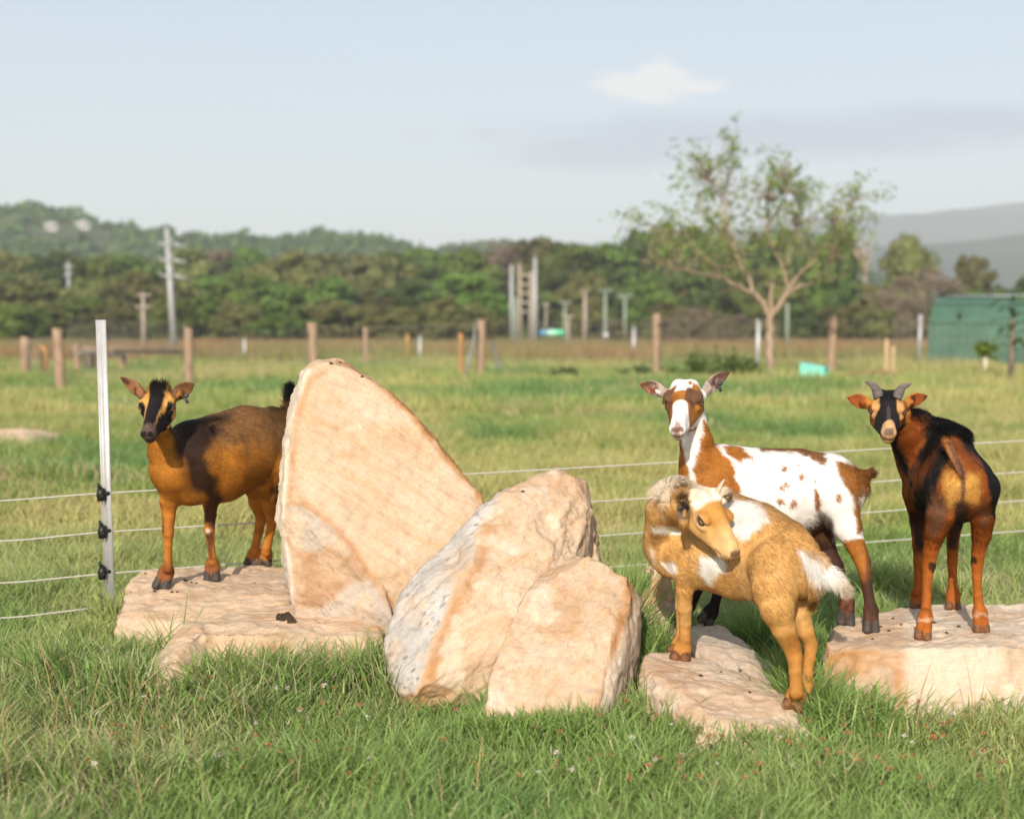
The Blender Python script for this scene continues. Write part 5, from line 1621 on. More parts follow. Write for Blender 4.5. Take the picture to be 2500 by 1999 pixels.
def tree_label(kind, px, D, name):
    row = 'back row' if D > 124 else ('middle row' if D > 103 else 'front fringe')
    for lim, z in [(0, 'beyond the left edge'), (230, 'at the far left'), (340, 'behind the white fence post'), (470, 'behind the tall steel pole'), (620, 'right of the tall steel pole'), (780, 'left above the tallest boulder'), (900, 'above the tallest boulder top'), (1040, 'right above the tallest boulder'),
                   (1150, 'above the fence post with the bent pipe'), (1250, 'just left of the pole cluster'), (1345, 'just behind the pole cluster'), (1450, 'behind the T-topped poles'), (1570, 'left of the small tree crown'), (1700, 'behind the left of the small tree crown'), (1820, 'behind the small tree crown'), (1920, 'behind the small tree trunk'), (2040, 'behind the right of the small tree crown'), (2150, 'right of the small tree'), (2290, 'left of the green shelter'), (9999, 'behind the green shelter')]:
        if px < lim: break
    return '%s %s in the %s, %s' % (KIND_WORDS[kind], 'bush' if name == 'bush' else 'tree', row, z)


_variants = {}


def tree(kind, px, ytop, D, w_px, label=None, group='trees in the wood beyond the paddock', name='broadleaf_tree', ybase=None, var=None):
    """Tree whose top shows at (px, ytop); stands on the ground at distance D."""
    var = random.randrange(3) if var is None else var
    key = (kind, var)
    if key not in _variants:
        sd = {'round': 50, 'deep': 10, 'fresh': 20, 'olive': 30, 'brown': 40}[kind] + var
        # unit trees 8 m high and 7 m wide
        if kind == 'round': cm = crown_mesh('crown', 7, 8, 1.0, 95, 90, 0.24, sd)
        elif kind == 'brown': cm = crown_mesh('crown', 7, 8, 0.9, 46, 62, 0.15, sd)
        else: cm = crown_mesh('crown', 7, 8, 0.5, 52, 105, 0.26, sd)
        _variants[key] = (cm, limb_mesh(8, 7, 2.0, sd + 5))
        cm.materials.append(LEAF_KINDS['olive' if kind == 'round' else kind]); _variants[key][1].materials.append(BARK)
    cm, tm = _variants[key]
    x = (px - 1250) / F_PX * D
    z = float(ground_z(x, D))
    top = (785 - ytop) / F_PX * D + CAM_H
    h = max(0.8, top - z)
    wd = w_px / F_PX * D
    root = empty(name, (x, D, z - 0.05), label or tree_label(kind, px, D, name), 'bush' if name in ('bush', 'shrub') else 'tree', group, random.uniform(0, 6.28))
    root.scale = (wd / 7, wd / 7, h / 8)
    o = bpy.data.objects.new('crown', cm); COL.objects.link(o); o.parent = root
    o = bpy.data.objects.new('trunk', tm); COL.objects.link(o); o.parent = root
    return root


def build_trees():
    # back row of the wood: (px, top y) follows the skyline of the photograph
    sky = np.array([(-560, 615), (-150, 615), (40, 612), (120, 612), (190, 602), (260, 622), (310, 628), (360, 606), (440, 600), (500, 597), (560, 600), (640, 612), (720, 606), (800, 616), (870, 622), (950, 618), (1040, 606), (1100, 602), (1180, 592), (1250, 592), (1300, 582), (1400, 586), (1480, 592), (1540, 575)])
    px = -520.0
    k = 0
    while px < 1540:
        y = np.interp(px, sky[:, 0], sky[:, 1]) + random.uniform(-6, 10)
        kind = 'brown' if (500 < px < 590 or 1165 < px < 1240) else random.choice(['deep', 'olive', 'fresh', 'fresh', 'olive'])
        tree(kind, px, y, random.uniform(128, 150), random.uniform(200, 300))
        px += random.uniform(62, 90); k += 1
    # middle row
    px = -520.0
    while px < 1320:
        y = random.uniform(655, 705) if px < 1180 else random.uniform(700, 730)
        if 1225 < px < 1345: px += 60; continue
        tree(random.choice(['fresh', 'olive', 'fresh', 'fresh', 'olive', 'deep']), px, y, random.uniform(108, 120), random.uniform(170, 250))
        px += random.uniform(58, 84)
    # front fringe of lower bushes
    px = -500.0
    while px < 1230:
        tree(random.choice(['olive', 'fresh', 'fresh', 'olive']), px, random.uniform(716, 752), random.uniform(94, 102), random.uniform(120, 190), name='bush')
        px += random.uniform(66, 95)
    # right of the power poles: rounded dark crowns behind the small tree
    for (x, y, D, w_, kd) in [(1365, 640, 135, 120, 'deep'), (1420, 655, 128, 130, 'olive'), (1500, 640, 130, 150, 'deep'), (1560, 552, 142, 120, 'deep'), (1625, 546, 142, 150, 'olive'), (1700, 545, 144, 140, 'deep'), (1770, 552, 142, 130, 'olive'), (1850, 556, 140, 140, 'deep'), (1930, 552, 142, 130, 'olive'), (2010, 546, 138, 140, 'deep'), (2066, 556, 136, 80, 'deep'),
                              (1600, 660, 118, 150, 'fresh'), (1700, 650, 118, 160, 'deep'), (1800, 655, 118, 160, 'fresh'), (1900, 650, 116, 160, 'olive'), (1990, 655, 114, 140, 'fresh'), (2060, 668, 112, 130, 'deep'), (2130, 690, 108, 120, 'olive'),
                              (1620, 735, 100, 130, 'olive'), (1720, 748, 98, 140, 'olive'), (1960, 735, 98, 150, 'deep'), (2060, 740, 96, 140, 'olive'), (2150, 752, 94, 130, 'olive'),
                              (2270, 745, 96, 130, 'fresh'), (2340, 690, 110, 130, 'deep'), (2440, 690, 110, 130, 'deep'), (2540, 650, 112, 160, 'deep'), (2640, 660, 118, 180, 'olive'), (2740, 650, 115, 180, 'fresh'), (2850, 660, 112, 180, 'olive'), (2960, 650, 116, 190, 'deep')]:
        tree(kd, x, y, D, w_)
    tree('round', 2210, 560, 128, 135, 'round-crowned olive tree standing alone against the blue mountains', None, 'round_tree', var=0)
    tree('round', 2368, 622, 126, 125, 'low round olive tree behind the green shelter', None, 'round_tree', var=1)
    for (x, y, D, w_) in [(2205, 665, 104, 130), (2160, 700, 98, 110), (2262, 640, 112, 150), (2310, 668, 108, 130), (2225, 722, 92, 110)]:
        tree('brown', x, y, D, w_, {2205: 'bare brown tree right under the round-crowned tree', 2160: 'bare brown tree, left one of those left of the green shelter', 2262: 'tallest bare brown tree at the left of the green shelter', 2310: 'bare brown tree rising directly behind the left end of the green shelter', 2225: 'lowest bare brown tree, nearest in front of the others left of the shelter'}[x], 'bare brown trees left of the shelter', 'bare_tree')
    for (x, y, D, w_) in [(1690, 742, 92, 150), (1790, 762, 88, 160), (1620, 770, 88, 120), (1500, 775, 88, 110)]:
        tree('brown', x, y, D, w_, {1690: 'low russet shrub at the wood edge between the tall wooden post and the small tree', 1790: 'low russet shrub just left of the small tree trunk at the wood edge', 1620: 'low russet shrub right behind the tall wooden post left of the small tree', 1500: 'low russet shrub by the rightmost T-topped pole'}[x], 'russet shrubs behind the small tree', 'shrub')
    # pinkish dead tree: bare limbs only
    D = 125.0
    mb = MB(); rng = np.random.default_rng(4)
    b0 = W(2110, 668, D)
    root = empty('dead_tree', tuple(b0 - [0, 0, 4.5]), 'bare pinkish dead tree between the small paddock tree and the round tree', 'tree')
    for k in range(16):
        e = W(2110 + rng.uniform(-34, 34), rng.uniform(582, 620), D) + [0, rng.uniform(-1, 1), 0]
        m = (b0 * 0.5 + e * 0.5) + rng.normal(size=3) * 0.12
        mb.tube(np.array([b0 - [0, 0, 0.3], m, e]) - (b0 - [0, 0, 4.5]), [0.10, 0.07, 0.02], 5)
    mb.tube([[0, 0, 0], [0.1, 0, 2.4], [0, 0, 4.8]], [0.22, 0.17, 0.11], 7)
    mb.build('trunk', simple_mat('dead_wood', (0.40, 0.29, 0.23), 0.9), root, True)


build_trees()


def settle_labels():
    """Trees of one kind in one spot: say which is left and which is right."""
    by = {}
    for o in COL.objects:
        if o.get('group') == 'trees in the wood beyond the paddock': by.setdefault(o['label'], []).append(o)
    for lab, os_ in by.items():
        if len(os_) < 2: continue
        os_.sort(key=lambda o: o.location.x / o.location.y)
        words = {2: ['left', 'right'], 3: ['leftmost', 'central', 'rightmost']}.get(len(os_))
        if words:
            for o, w_ in zip(os_, words): o['label'] = w_ + ' ' + lab.replace('in the ', 'in ', 1)


settle_labels()


# far woods on the hills: crowns too far and too many to tell apart
def hill_wood(P, n, seed, smin, smax, name='woodland', rows=None):
    rng = np.random.default_rng(seed)
    pts, dirs = [], []
    for k in range(n):
        j = rng.integers(2, P.shape[0] * 2 // 3 + 1) if rng.random() > 0.3 else P.shape[0] * 2 // 3 - rng.integers(0, 3)
        i = rng.integers(0, P.shape[1])
        c = P[min(j, P.shape[0] - 1), i]
        if any(abs(c[0] - q[0] * c[1] / q[1]) < 7 and q[1] - 22 < c[1] < q[1] + 6 for q in HOUSE_SPOTS): continue
        r = rng.uniform(smin, smax)
        m = 34
        d = rng.normal(size=(m, 3)); d /= np.linalg.norm(d, axis=1, keepdims=True)
        d[:, 2] = np.abs(d[:, 2]) * 1.05
        r = r * (1.35 if rng.random() < .12 else 1)
        pts.append(c + d * r * rng.uniform(0.75, 1.05, (m, 1)) * [1, 1, 0.9] - [0, 0, r * 0.15]); dirs.append(d)
    C = np.concatenate(pts)
    V, i, c = leaf_quads(C, smax * 0.30, rng, np.concatenate(dirs))
    me = mesh_np(name, V, i, c)
    tag(link(name, me, LEAF_KINDS['deep']), kind='stuff', label='far woodland covering the low hill under the sky')


# ------------------------------------------------------------------ houses on the left hill
def on_hill(px, py):
    """Point where the sight line of a photo pixel meets the near slope of the left hill."""
    xs = hillP[0, :, 0]
    nf = hillP.shape[0] * 2 // 3
    for D in np.linspace(225, 430, 300):
        p = W(px, py, D)
        i = int(np.argmin(np.abs(xs - p[0])))
        if p[2] <= np.interp(D, hillP[:nf, i, 1], hillP[:nf, i, 2]): return p
    return W(px, py, 428)


HOUSE_SPOTS = []


def house(px, py, D, w_m, label):
    m_wall = simple_mat('house_wall', (0.66, 0.64, 0.60), 0.8, var=0.06)
    m_roof = simple_mat('house_roof', (0.36, 0.35, 0.34), 0.6, var=0.1)
    m_win = simple_mat('window_glass', (0.05, 0.06, 0.08), 0.1, var=0.1)
    p = on_hill(px, py)
    w_m = w_m * p[1] / 352
    HOUSE_SPOTS.append(p)
    root = empty('hill_house', tuple(p), label, 'house')
    mb = MB(); mb.box((0, 0, -0.4), (w_m, 4, 3.8)); mb.build('wall', m_wall, root)
    mb = MB()
    hw = w_m / 2 + 0.5
    V = [(-hw, -2.4, 1.5), (hw, -2.4, 1.5), (hw, 2.4, 1.5), (-hw, 2.4, 1.5), (-hw + 1.5, 0, 2.3), (hw - 1.5, 0, 2.3)]
    mb.add(V, [[0, 1, 5, 4], [2, 3, 4, 5], [1, 2, 5], [3, 0, 4], [3, 2, 1, 0]]); mb.build('roof', m_roof, root)
    for k in range(3):
        mb = MB(); mb.box((-w_m / 3 + k * w_m / 3, -2.02, 0.5), (0.8, 0.08, 0.8)); mb.build('window', m_win, root)


house(128, 560, 352, 2.8, 'white house on the wooded hill at far left, left one of the pair')
house(205, 557, 352, 3.0, 'white house on the wooded hill at far left, right one of the pair')
house(458, 584, 362, 2.4, 'small white house on the hill crest just right of the tall steel pole')


hill_wood(hillP, 1500, 5, 2.4, 4.6)
hill_wood(hill2P, 900, 6, 2.6, 5.0)



# ------------------------------------------------------------------ electric fence in the foreground
STEEL_W = simple_mat('galvanised_white_post', (0.52, 0.515, 0.51), 0.45, 0.35, var=0.10, vscale=14, bump=0.15, bscale=200)
ROPE = simple_mat('white_poly_rope', (0.62, 0.585, 0.52), 0.7, var=0.12, vscale=120, bump=0.6, bscale=500)
PLASTIC = simple_mat('black_insulator', (0.018, 0.017, 0.016), 0.4, var=0.3, vscale=60)
WIRE = simple_mat('galvanised_wire', (0.30, 0.28, 0.25), 0.5, 0.6, var=0.2)
WOOD = simple_mat('weathered_post', (0.36, 0.245, 0.165), 0.9, var=0.28, vscale=9, bump=0.6, bscale=50, stretch=(6, 6, 0.7))
WOOD_OR = simple_mat('orange_post', (0.46, 0.245, 0.095), 0.85, var=0.25, vscale=9, bump=0.5, bscale=50, stretch=(6, 6, 0.7))
WOOD_PALE = simple_mat('pale_split_wood', (0.50, 0.36, 0.21), 0.85, var=0.25, vscale=9, bump=0.5, bscale=50, stretch=(6, 6, 0.7))
WOOD_GR = simple_mat('grey_post', (0.34, 0.27, 0.21), 0.9, var=0.25, vscale=9, bump=0.6, bscale=50, stretch=(6, 6, 0.7))


def fence_D(px): return np.interp(px, [-400, 55, 265, 2440, 2900], [4.14, 4.36, 4.46, 5.62, 5.95])


def build_electric_fence():
    base = W(268, 1526, 4.46)
    root = empty('electric_fence', tuple(base), 'white steel electric fence post with four white rope lines running behind the goats', 'fence')
    top, bot = W(247, 781, 4.47), W(272, 1530, 4.46); bot[2] = -0.08
    # angle-section post: a broad bright flange and a narrow edge on the left
    ax = unit(top - bot)
    mb = MB()
    wv = np.array([1.0, -0.1, 0]); wv = unit(wv - (wv @ ax) * ax); nv = np.cross(ax, wv)
    def prism(c0, c1, prof):
        V = [c + a * wv + b * nv for c in (c0, c1) for a, b in prof]
        n = len(prof)
        F = [[i, (i + 1) % n, n + (i + 1) % n, n + i] for i in range(n)] + [list(range(n))[::-1], [n + i for i in range(n)]]
        return V, F
    s = 4.46 / F_PX
    prof = [(-13.5 * s, -.002), (-11 * s, -.002), (-10 * s, .010), (-4.5 * s, .010), (-3.5 * s, -.004), (12 * s, -.004), (12.6 * s, -.0015), (-2 * s, .0005), (-3.2 * s, .013), (-11 * s, .013), (-13.5 * s, .001)]
    if nv[1] > 0: pass
    else: prof = [(a, -b) for a, b in prof][::-1]
    V, F = prism(bot, top, prof)
    mb.add(np.array(V) - base, F)
    post = mb.build('post', STEEL_W, root)
    # insulators on the left of the post
    lines = [[(-300, 1242), (55, 1219), (232, 1205), (370, 1197), (1165, 1156), (1655, 1128), (2130, 1097), (2440, 1079), (2900, 1052)],
             [(-300, 1336), (55, 1318), (244, 1299), (625, 1276), (1455, 1224), (1620, 1214), (2120, 1177), (2440, 1156), (2900, 1126)],
             [(-300, 1440), (55, 1420), (246, 1401), (690, 1367), (1465, 1308), (1610, 1297), (2105, 1252), (2440, 1226), (2900, 1196)],
             [(-300, 1526), (55, 1505), (248, 1481), (700, 1446), (1540, 1380), (1580, 1377), (2095, 1325), (2440, 1300), (2900, 1268)]]
    ipx = [(249, 1205), (252, 1296), (252, 1396), (255, 1477)]
    for ln, (ix, iy) in zip(lines, ipx):
        ln = np.array(ln, float)
        xs = np.arange(-300, 2901, 40.0)
        ys = np.interp(xs, ln[:, 0], ln[:, 1])
        pts = W(xs, ys, fence_D(xs)) - base
        mb = MB(); mb.tube(pts, 0.0026, 6); mb.build('rope', ROPE, root, True)
        mb = MB()
        c = W(ix, iy, 4.45) - base
        k = s
        mb.tube([c + [-2 * k, 0, -18 * k], c + [-3 * k, 0, 0], c + [-1 * k, 0, 14 * k]], [9 * k, 11 * k, 8 * k], 10)
        mb.tube([c + [-2 * k, -.004, 12 * k], c + [-6 * k, -.006, 21 * k], c + [-8 * k, -.004, 26 * k]], [5 * k, 4 * k, 3 * k], 8)
        mb.tube([c + [2 * k, .004, 0], c + [16 * k, .012, 0]], [5 * k, 5 * k], 8)
        mb.tube([c + [-12 * k, -.003, -4 * k], c + [6 * k, -.012, -6 * k]], [3 * k, 3 * k], 6)
        mb.build('insulator', PLASTIC, root, True)


build_electric_fence()


# ------------------------------------------------------------------ paddock fence with wooden posts
def D_of(ybase): return (CAM_H) * F_PX / (ybase - 785.0) if ybase < 905 else CAM_H * F_PX / (ybase - 785.0)


def post_mesh(w_m, h, seed, round_=True):
    rng = np.random.default_rng(seed)
    n, rings = 10, 7
    V, F = [], []
    for i in range(rings):
        z = -0.3 + (h + 0.3) * i / (rings - 1)
        off = rng.normal(size=2) * 0.006
        for k in range(n):
            a = 2 * math.pi * k / n
            r = w_m / 2 * (1 + 0.07 * rng.normal()) * (1.04 - 0.08 * i / rings)
            V.append([off[0] + r * math.cos(a), off[1] + r * math.sin(a), z + (0.02 * rng.normal() if i == rings - 1 else 0)])
    for i in range(rings - 1):
        for k in range(n):
            F.append([i * n + k, i * n + (k + 1) % n, (i + 1) * n + (k + 1) % n, (i + 1) * n + k])
    F.append([(rings - 1) * n + k for k in range(n)])
    return mesh_np('post', V, np.concatenate([np.array(f) for f in F]), [len(f) for f in F], False)


def build_paddock_fence():
    root = empty('paddock_fence', (0, 25, 0), 'rustic wire fence on round wooden posts across the paddock behind the goats', 'fence')
    posts = [  # px, top y, D, width px, material, lean
        (63, 826, 25.5, 24, WOOD, .0), (150, 802, 20.4, 24, WOOD, -.06), (461, 800, 21.5, 21, WOOD, .0), (763, 790, 24.0, 22, WOOD, .0), (1172, 780, 24.2, 20, WOOD, .03),
        (1602, 766, 26.2, 20, WOOD, .0), (2030, 771, 26.4, 21, WOOD, .01), (2640, 775, 27, 21, WOOD, 0), (-260, 800, 20, 24, WOOD, 0)]
    tops = []
    for i, (px, yt, D, wp, m, lean) in enumerate(posts):
        x = (px - 1250) / F_PX * D
        z0 = float(ground_z(x, D))
        h = (785 - yt) / F_PX * D + CAM_H - z0
        me = post_mesh(wp / F_PX * D, h, i)
        o = link('post', me, m, root)
        o.location = (x - 0, D - 25, z0)
        o.rotation_euler = (0, lean, i * 1.3)
        if lean: o.rotation_euler = (0, lean, 0)
        tops.append((px, x, D, z0, h))
    # square mesh hung on the posts, joined: far too fine to pick apart
    mb = MB()
    line = sorted(tops)
    for a, b in zip(line[:-1], line[1:]):
        m = max(4, int(abs(b[1] - a[1]) / 0.16))
        for q in range(m):
            t = (q + .5) / m
            x, y = a[1] * (1 - t) + b[1] * t, a[2] * (1 - t) + b[2] * t
            z0, h = a[3] * (1 - t) + b[3] * t, a[4] * (1 - t) + b[4] * t
            mb.tube(np.array([[x, y, z0 + 0.02], [x, y, z0 + h * .93]]) - [0, 25, 0], 0.0036, 3, False)
    for f in (0.18, 0.26, 0.44, 0.53, 0.72, 0.82):
        mb.tube([np.array([a[1], a[2], a[3] + a[4] * f]) - [0, 25, 0] for a in line], 0.0036, 3, False)
    mb.build('wire_mesh', WIRE, root)['kind'] = 'stuff'
    # three plain wires through the main line
    line = sorted(tops)
    for f in (0.93, 0.62, 0.34):
        pts = []
        for a, b in zip(line[:-1], line[1:]):
            for t in np.linspace(0, 1, 6)[:-1]:
                p = np.array([a[1] * (1 - t) + b[1] * t, a[2] * (1 - t) + b[2] * t, (a[3] + a[4] * f) * (1 - t) + (b[3] + b[4] * f) * t - 0.03 * math.sin(math.pi * t)])
                pts.append(p - [0, 25, 0])
        mb = MB(); mb.tube(pts, 0.004, 4); mb.build('wire', WIRE, root)


build_paddock_fence()


def lone_post(px, yt, D, wp, mat, label, cat='post', name='wooden_post', lean=0.0, h_extra=0):
    x = (px - 1250) / F_PX * D
    z0 = float(ground_z(x, D))
    h = (785 - yt) / F_PX * D + CAM_H - z0
    me = post_mesh(wp / F_PX * D, h, int(px))
    o = link(name, me, mat)
    o.location = (x, D, z0); o.rotation_euler = (0, lean, 0)
    return tag(o, label, cat)


lone_post(108, 842, 26.0, 20, WOOD_OR, 'short orange wooden post at the far left between two taller posts')
lone_post(1128, 812, 24.3, 12, WOOD_OR, 'thin orange wooden stake left of the tall fence post above the tallest boulder', lean=-.03)
lone_post(893, 800, 34, 12, WOOD, 'brown wooden post at the edge of the wood just right of the tallest boulder top')
lone_post(995, 818, 38, 10, WOOD_OR, 'short orange stake in the brown grass at the edge of the wood')
lone_post(2162, 832, 24.6, 12, WOOD_PALE, 'pale split stake above the straw heap, left one of two', lean=.02)
lone_post(2180, 846, 24.7, 10, WOOD_PALE, 'pale split stake above the straw heap, right one of two', lean=.03)


def metal_post(px, yt, yb, wp, D, label):
    x = (px - 1250) / F_PX * D
    z0 = float(ground_z(x, D)) - 0.1
    h = (785 - yt) / F_PX * D + CAM_H - z0
    k = wp / F_PX * D
    mb = MB()
    mb.box((0, 0, h / 2), (k, 0.006, h)); mb.box((-k / 2 + 0.003, 0.016, h / 2), (0.006, 0.026, h))
    o = mb.build('metal_post', STEEL_W); o.location = (x, D, z0); o.rotation_euler = (0, 0.008, 0)
    tag(o, label, 'post', 'white metal fence posts')


metal_post(1850, 776, 917, 10, 25.4, 'white metal fence post just left of the small tree trunk')
metal_post(2245, 768, 858, 9, 33, 'white metal fence post just left of the green shelter')
metal_post(1547, 799, 842, 8, 42, 'short white metal post left of the tall wooden post, in the brown grass')
metal_post(1025, 820, 870, 7, 36, 'small pale metal post in the brown grass right of the tallest boulder')
metal_post(597, 826, 870, 7, 38, 'small pale metal post in front of the wood left of the tallest boulder')

# struts bracing the tall post
for pts, r, lab in [([(1160, 790, 24.0), (1158, 830, 23.9), (1146, 880, 23.7), (1139, 918, 23.6)], 0.028, 'grey bent pipe leaning on the tall fence post right of the tallest boulder'),
                    ([(1203, 838, 30), (1210, 870, 29), (1224, 905, 28)], 0.03, 'dark bent brace in the grass right of the tall fence post')]:
    mb = MB(); mb.tube(W(*np.array(pts).T), r, 8)
    tag(mb.build('bent_pipe', simple_mat('grey_pipe', (0.22, 0.23, 0.22), 0.5, 0.3)), lab, 'pipe')


# stock yard at the far left: short posts, a rail and square mesh
def build_yard():
    root = empty('stock_yard', (W(200, 900, 27)[0], 27, 0), 'low pen of wooden posts with grey pipe rail and square wire mesh', 'pen')
    o0 = np.array(root.location)
    for i, (px, yt, wp) in enumerate([(188, 840, 18), (213, 846, 16), (233, 848, 20), (250, 850, 14), (300, 862, 16)]):
        D = 27.5 + 0.3 * i
        x = (px - 1250) / F_PX * D
        h = (785 - yt) / F_PX * D + CAM_H
        me = post_mesh(wp / F_PX * D, h, 70 + i)
        o = link('post', me, WOOD_GR if i % 2 else WOOD, root); o.location = np.array([x, D, 0]) - o0
    mb = MB(); mb.tube(W(np.array([178, 230, 300]), np.array([862, 862, 866]), np.array([27.2, 27.4, 27.8])) - o0, 0.028, 8)
    mb.build('pipe_rail', simple_mat('grey_pipe_rail', (0.26, 0.26, 0.27), 0.45, 0.3), root)
    mb = MB(); mb.tube(W(np.array([272, 340, 440]), np.array([852, 856, 858]), np.array([28, 30, 32.])) - o0, 0.055, 8)
    mb.build('rail', WOOD, root)
    mb = MB()
    D0, D1 = 25.0, 27.0
    for k in range(32):
        t = k / 31
        px = 168 + t * 285; D = D0 + (D1 - D0) * t
        mb.tube(np.array([W(px, 783 + 3 * t, D), W(px, 862, D)]) - o0, 0.0035, 4, False)
    for k in range(9):
        y = 783 + k * 9.8
        mb.tube(np.array([W(168, y, D0), W(453, y + 2, D1)]) - o0, 0.0035, 4, False)
    mb.build('wire_mesh', WIRE, root)


build_yard()

# ------------------------------------------------------------------ power poles
POLE_STEEL = simple_mat('pole_steel', (0.42, 0.42, 0.42), 0.5, 0.2, var=0.08, vscale=2)
POLE_WOOD = simple_mat('pole_timber', (0.36, 0.30, 0.24), 0.85, var=0.15, vscale=2)
POLE_GREEN = simple_mat('pole_green', (0.25, 0.29, 0.22), 0.7, var=0.12, vscale=2)


def pole(px, yt, D, wpx, mat, label, arms=(), px_top=None, cat='power pole', name='power_pole'):
    """arms: (y px, left px, right px, rise px at the ends)."""
    x = (px - 1250) / F_PX * D
    z0 = float(ground_z(x, D))
    ht = (785 - yt) / F_PX * D + CAM_H
    xt = ((px if px_top is None else px_top) - 1250) / F_PX * D
    k = D / F_PX
    root = empty(name, (x, D, z0), label, cat)
    o0 = np.array([x, D, z0])
    mb = MB(); mb.tube(np.array([[x, D, z0 - .5], [xt, D, ht]]) - o0, [wpx * k / 2 * 1.12, wpx * k / 2 * 0.72], 12)
    mb.build('shaft', mat, root, True)
    for (y, l, r, rise) in arms:
        z = (785 - y) / F_PX * D + CAM_H
        c = np.array([(px - 1250) / F_PX * D, D - wpx * k * .5, z]) - o0
        mb = MB()
        if l: mb.tube([c, c + [-l * k, 0.1, rise * k]], [3.5 * k, 3.0 * k], 6)
        if r: mb.tube([c, c + [r * k, 0.1, rise * k]], [3.5 * k, 3.0 * k], 6)
        for q in ((-l, r) if l and r else ((-l,) if l else (r,))):
            mb.tube([c + [q * k * .92, 0.05, rise * k * .9], c + [q * k * .92, 0.05, rise * k * .9 + 7 * k]], [2.2 * k, 1.6 * k], 6)
        mb.build('crossarm', mat, root)
    return root


pole(428, 559, 62, 15, POLE_STEEL, 'tall grey steel power pole with three tiers of arms, in front of the left wood',
     [(601, 38, 0, 6), (585, 16, 0, -8), (596, 0, 30, -10), (640, 36, 0, 6), (624, 15, 0, -8), (634, 0, 30, -10), (678, 35, 0, 6), (660, 14, 0, -8), (672, 0, 32, -12)], px_top=412)
pole(352, 714, 62, 11, POLE_WOOD, 'shorter pale power pole with two cross arms left of the tall steel pole', [(722, 14, 20, 0), (750, 20, 22, 0)])
pole(171, 640, 118, 8, POLE_STEEL, 'thin distant power pole rising out of the trees at far left', [(655, 8, 10, 0), (672, 7, 9, 0)])
pole(1249, 648, 100, 10, POLE_STEEL, 'grey pole, leftmost of the cluster of four tall poles')
pole(1259, 726, 88, 10, POLE_GREEN, 'short greenish pole in front of the leftmost grey pole of the cluster')
pole(1271, 645, 98, 10, POLE_WOOD, 'timber pole with insulator arms in the middle of the cluster of tall poles', [(672 + 22 * i, 0, 24, -3) for i in range(5)], px_top=1268)
pole(1296, 663, 92, 10, POLE_WOOD, 'timber pole beside the tallest grey pole of the cluster')
pole(1306, 630, 90, 12, POLE_STEEL, 'grey pole, tallest and rightmost of the cluster of tall poles')
pole(1333, 741, 118, 6, POLE_WOOD, 'thin far pole seen above the blue and green tarpaulin', [(746, 6, 6, 0)])
pole(1379, 737, 100, 9, POLE_GREEN, 'small green pole with a flat T arm above the tarpaulin end', [(740, 12, 14, 0)])
pole(1387, 770, 80, 8, POLE_WOOD, 'stubby pale T-shaped pole right of the tarpaulin', [(774, 14, 14, 0)])
pole(1428, 711, 88, 11, POLE_WOOD, 'plain timber pole with a short arm between two T-topped poles', [(714, 9, 8, 0)])
pole(1477, 708, 84, 10, POLE_GREEN, 'green T-topped pole with a white ball at its foot', [(711, 17, 17, 0)])
pole(1525, 720, 96, 9, POLE_GREEN, 'low T-topped pole, rightmost of the row left of the small tree', [(724, 18, 18, 0)])
pole(1921, 741, 74, 10, POLE_GREEN, 'plain green pole standing behind the small tree on its right', [])

bm = bmesh.new(); bmesh.ops.create_icosphere(bm, subdivisions=3, radius=6 / F_PX * 83)
me = bpy.data.meshes.new('ball'); bm.to_mesh(me); bm.free()
o = link('ball', me, simple_mat('white_ball', (0.7, 0.7, 0.68), 0.5)); o.location = W(1479, 818, 83)
tag(o, 'white ball at the foot of the green T-topped pole', 'ball')


# bright tarpaulin heap by the poles
def build_tarp():
    root = empty('tarpaulin_heap', tuple(W(1350, 822, 78)), 'low bright blue and green tarpaulin heap beside the tall poles', 'tarpaulin')
    for (x0, x1, col, nm) in [(1318, 1334, (0.14, 0.36, 0.66), 'blue_sheet'), (1332, 1368, (0.42, 0.80, 0.60), 'pale_sheet'), (1352, 1380, (0.10, 0.58, 0.30), 'green_sheet')]:
        bm = bmesh.new(); bmesh.ops.create_icosphere(bm, subdivisions=3, radius=1)
        k = 78 / F_PX
        for v in bm.verts:
            n = 1 + 0.12 * math.sin(v.co.x * 5 + x0) * math.cos(v.co.z * 4)
            v.co = Vector((v.co.x * (x1 - x0) / 2 * k * n + ((x0 + x1) / 2 - 1350) * k, v.co.y * 0.35, max(-0.3, v.co.z * 9 * k * n) + 9 * k))
        me = bpy.data.meshes.new(nm); bm.to_mesh(me); bm.free()
        link(nm, me, simple_mat(nm, col, 0.4, var=0.15, vscale=3), root)


build_tarp()


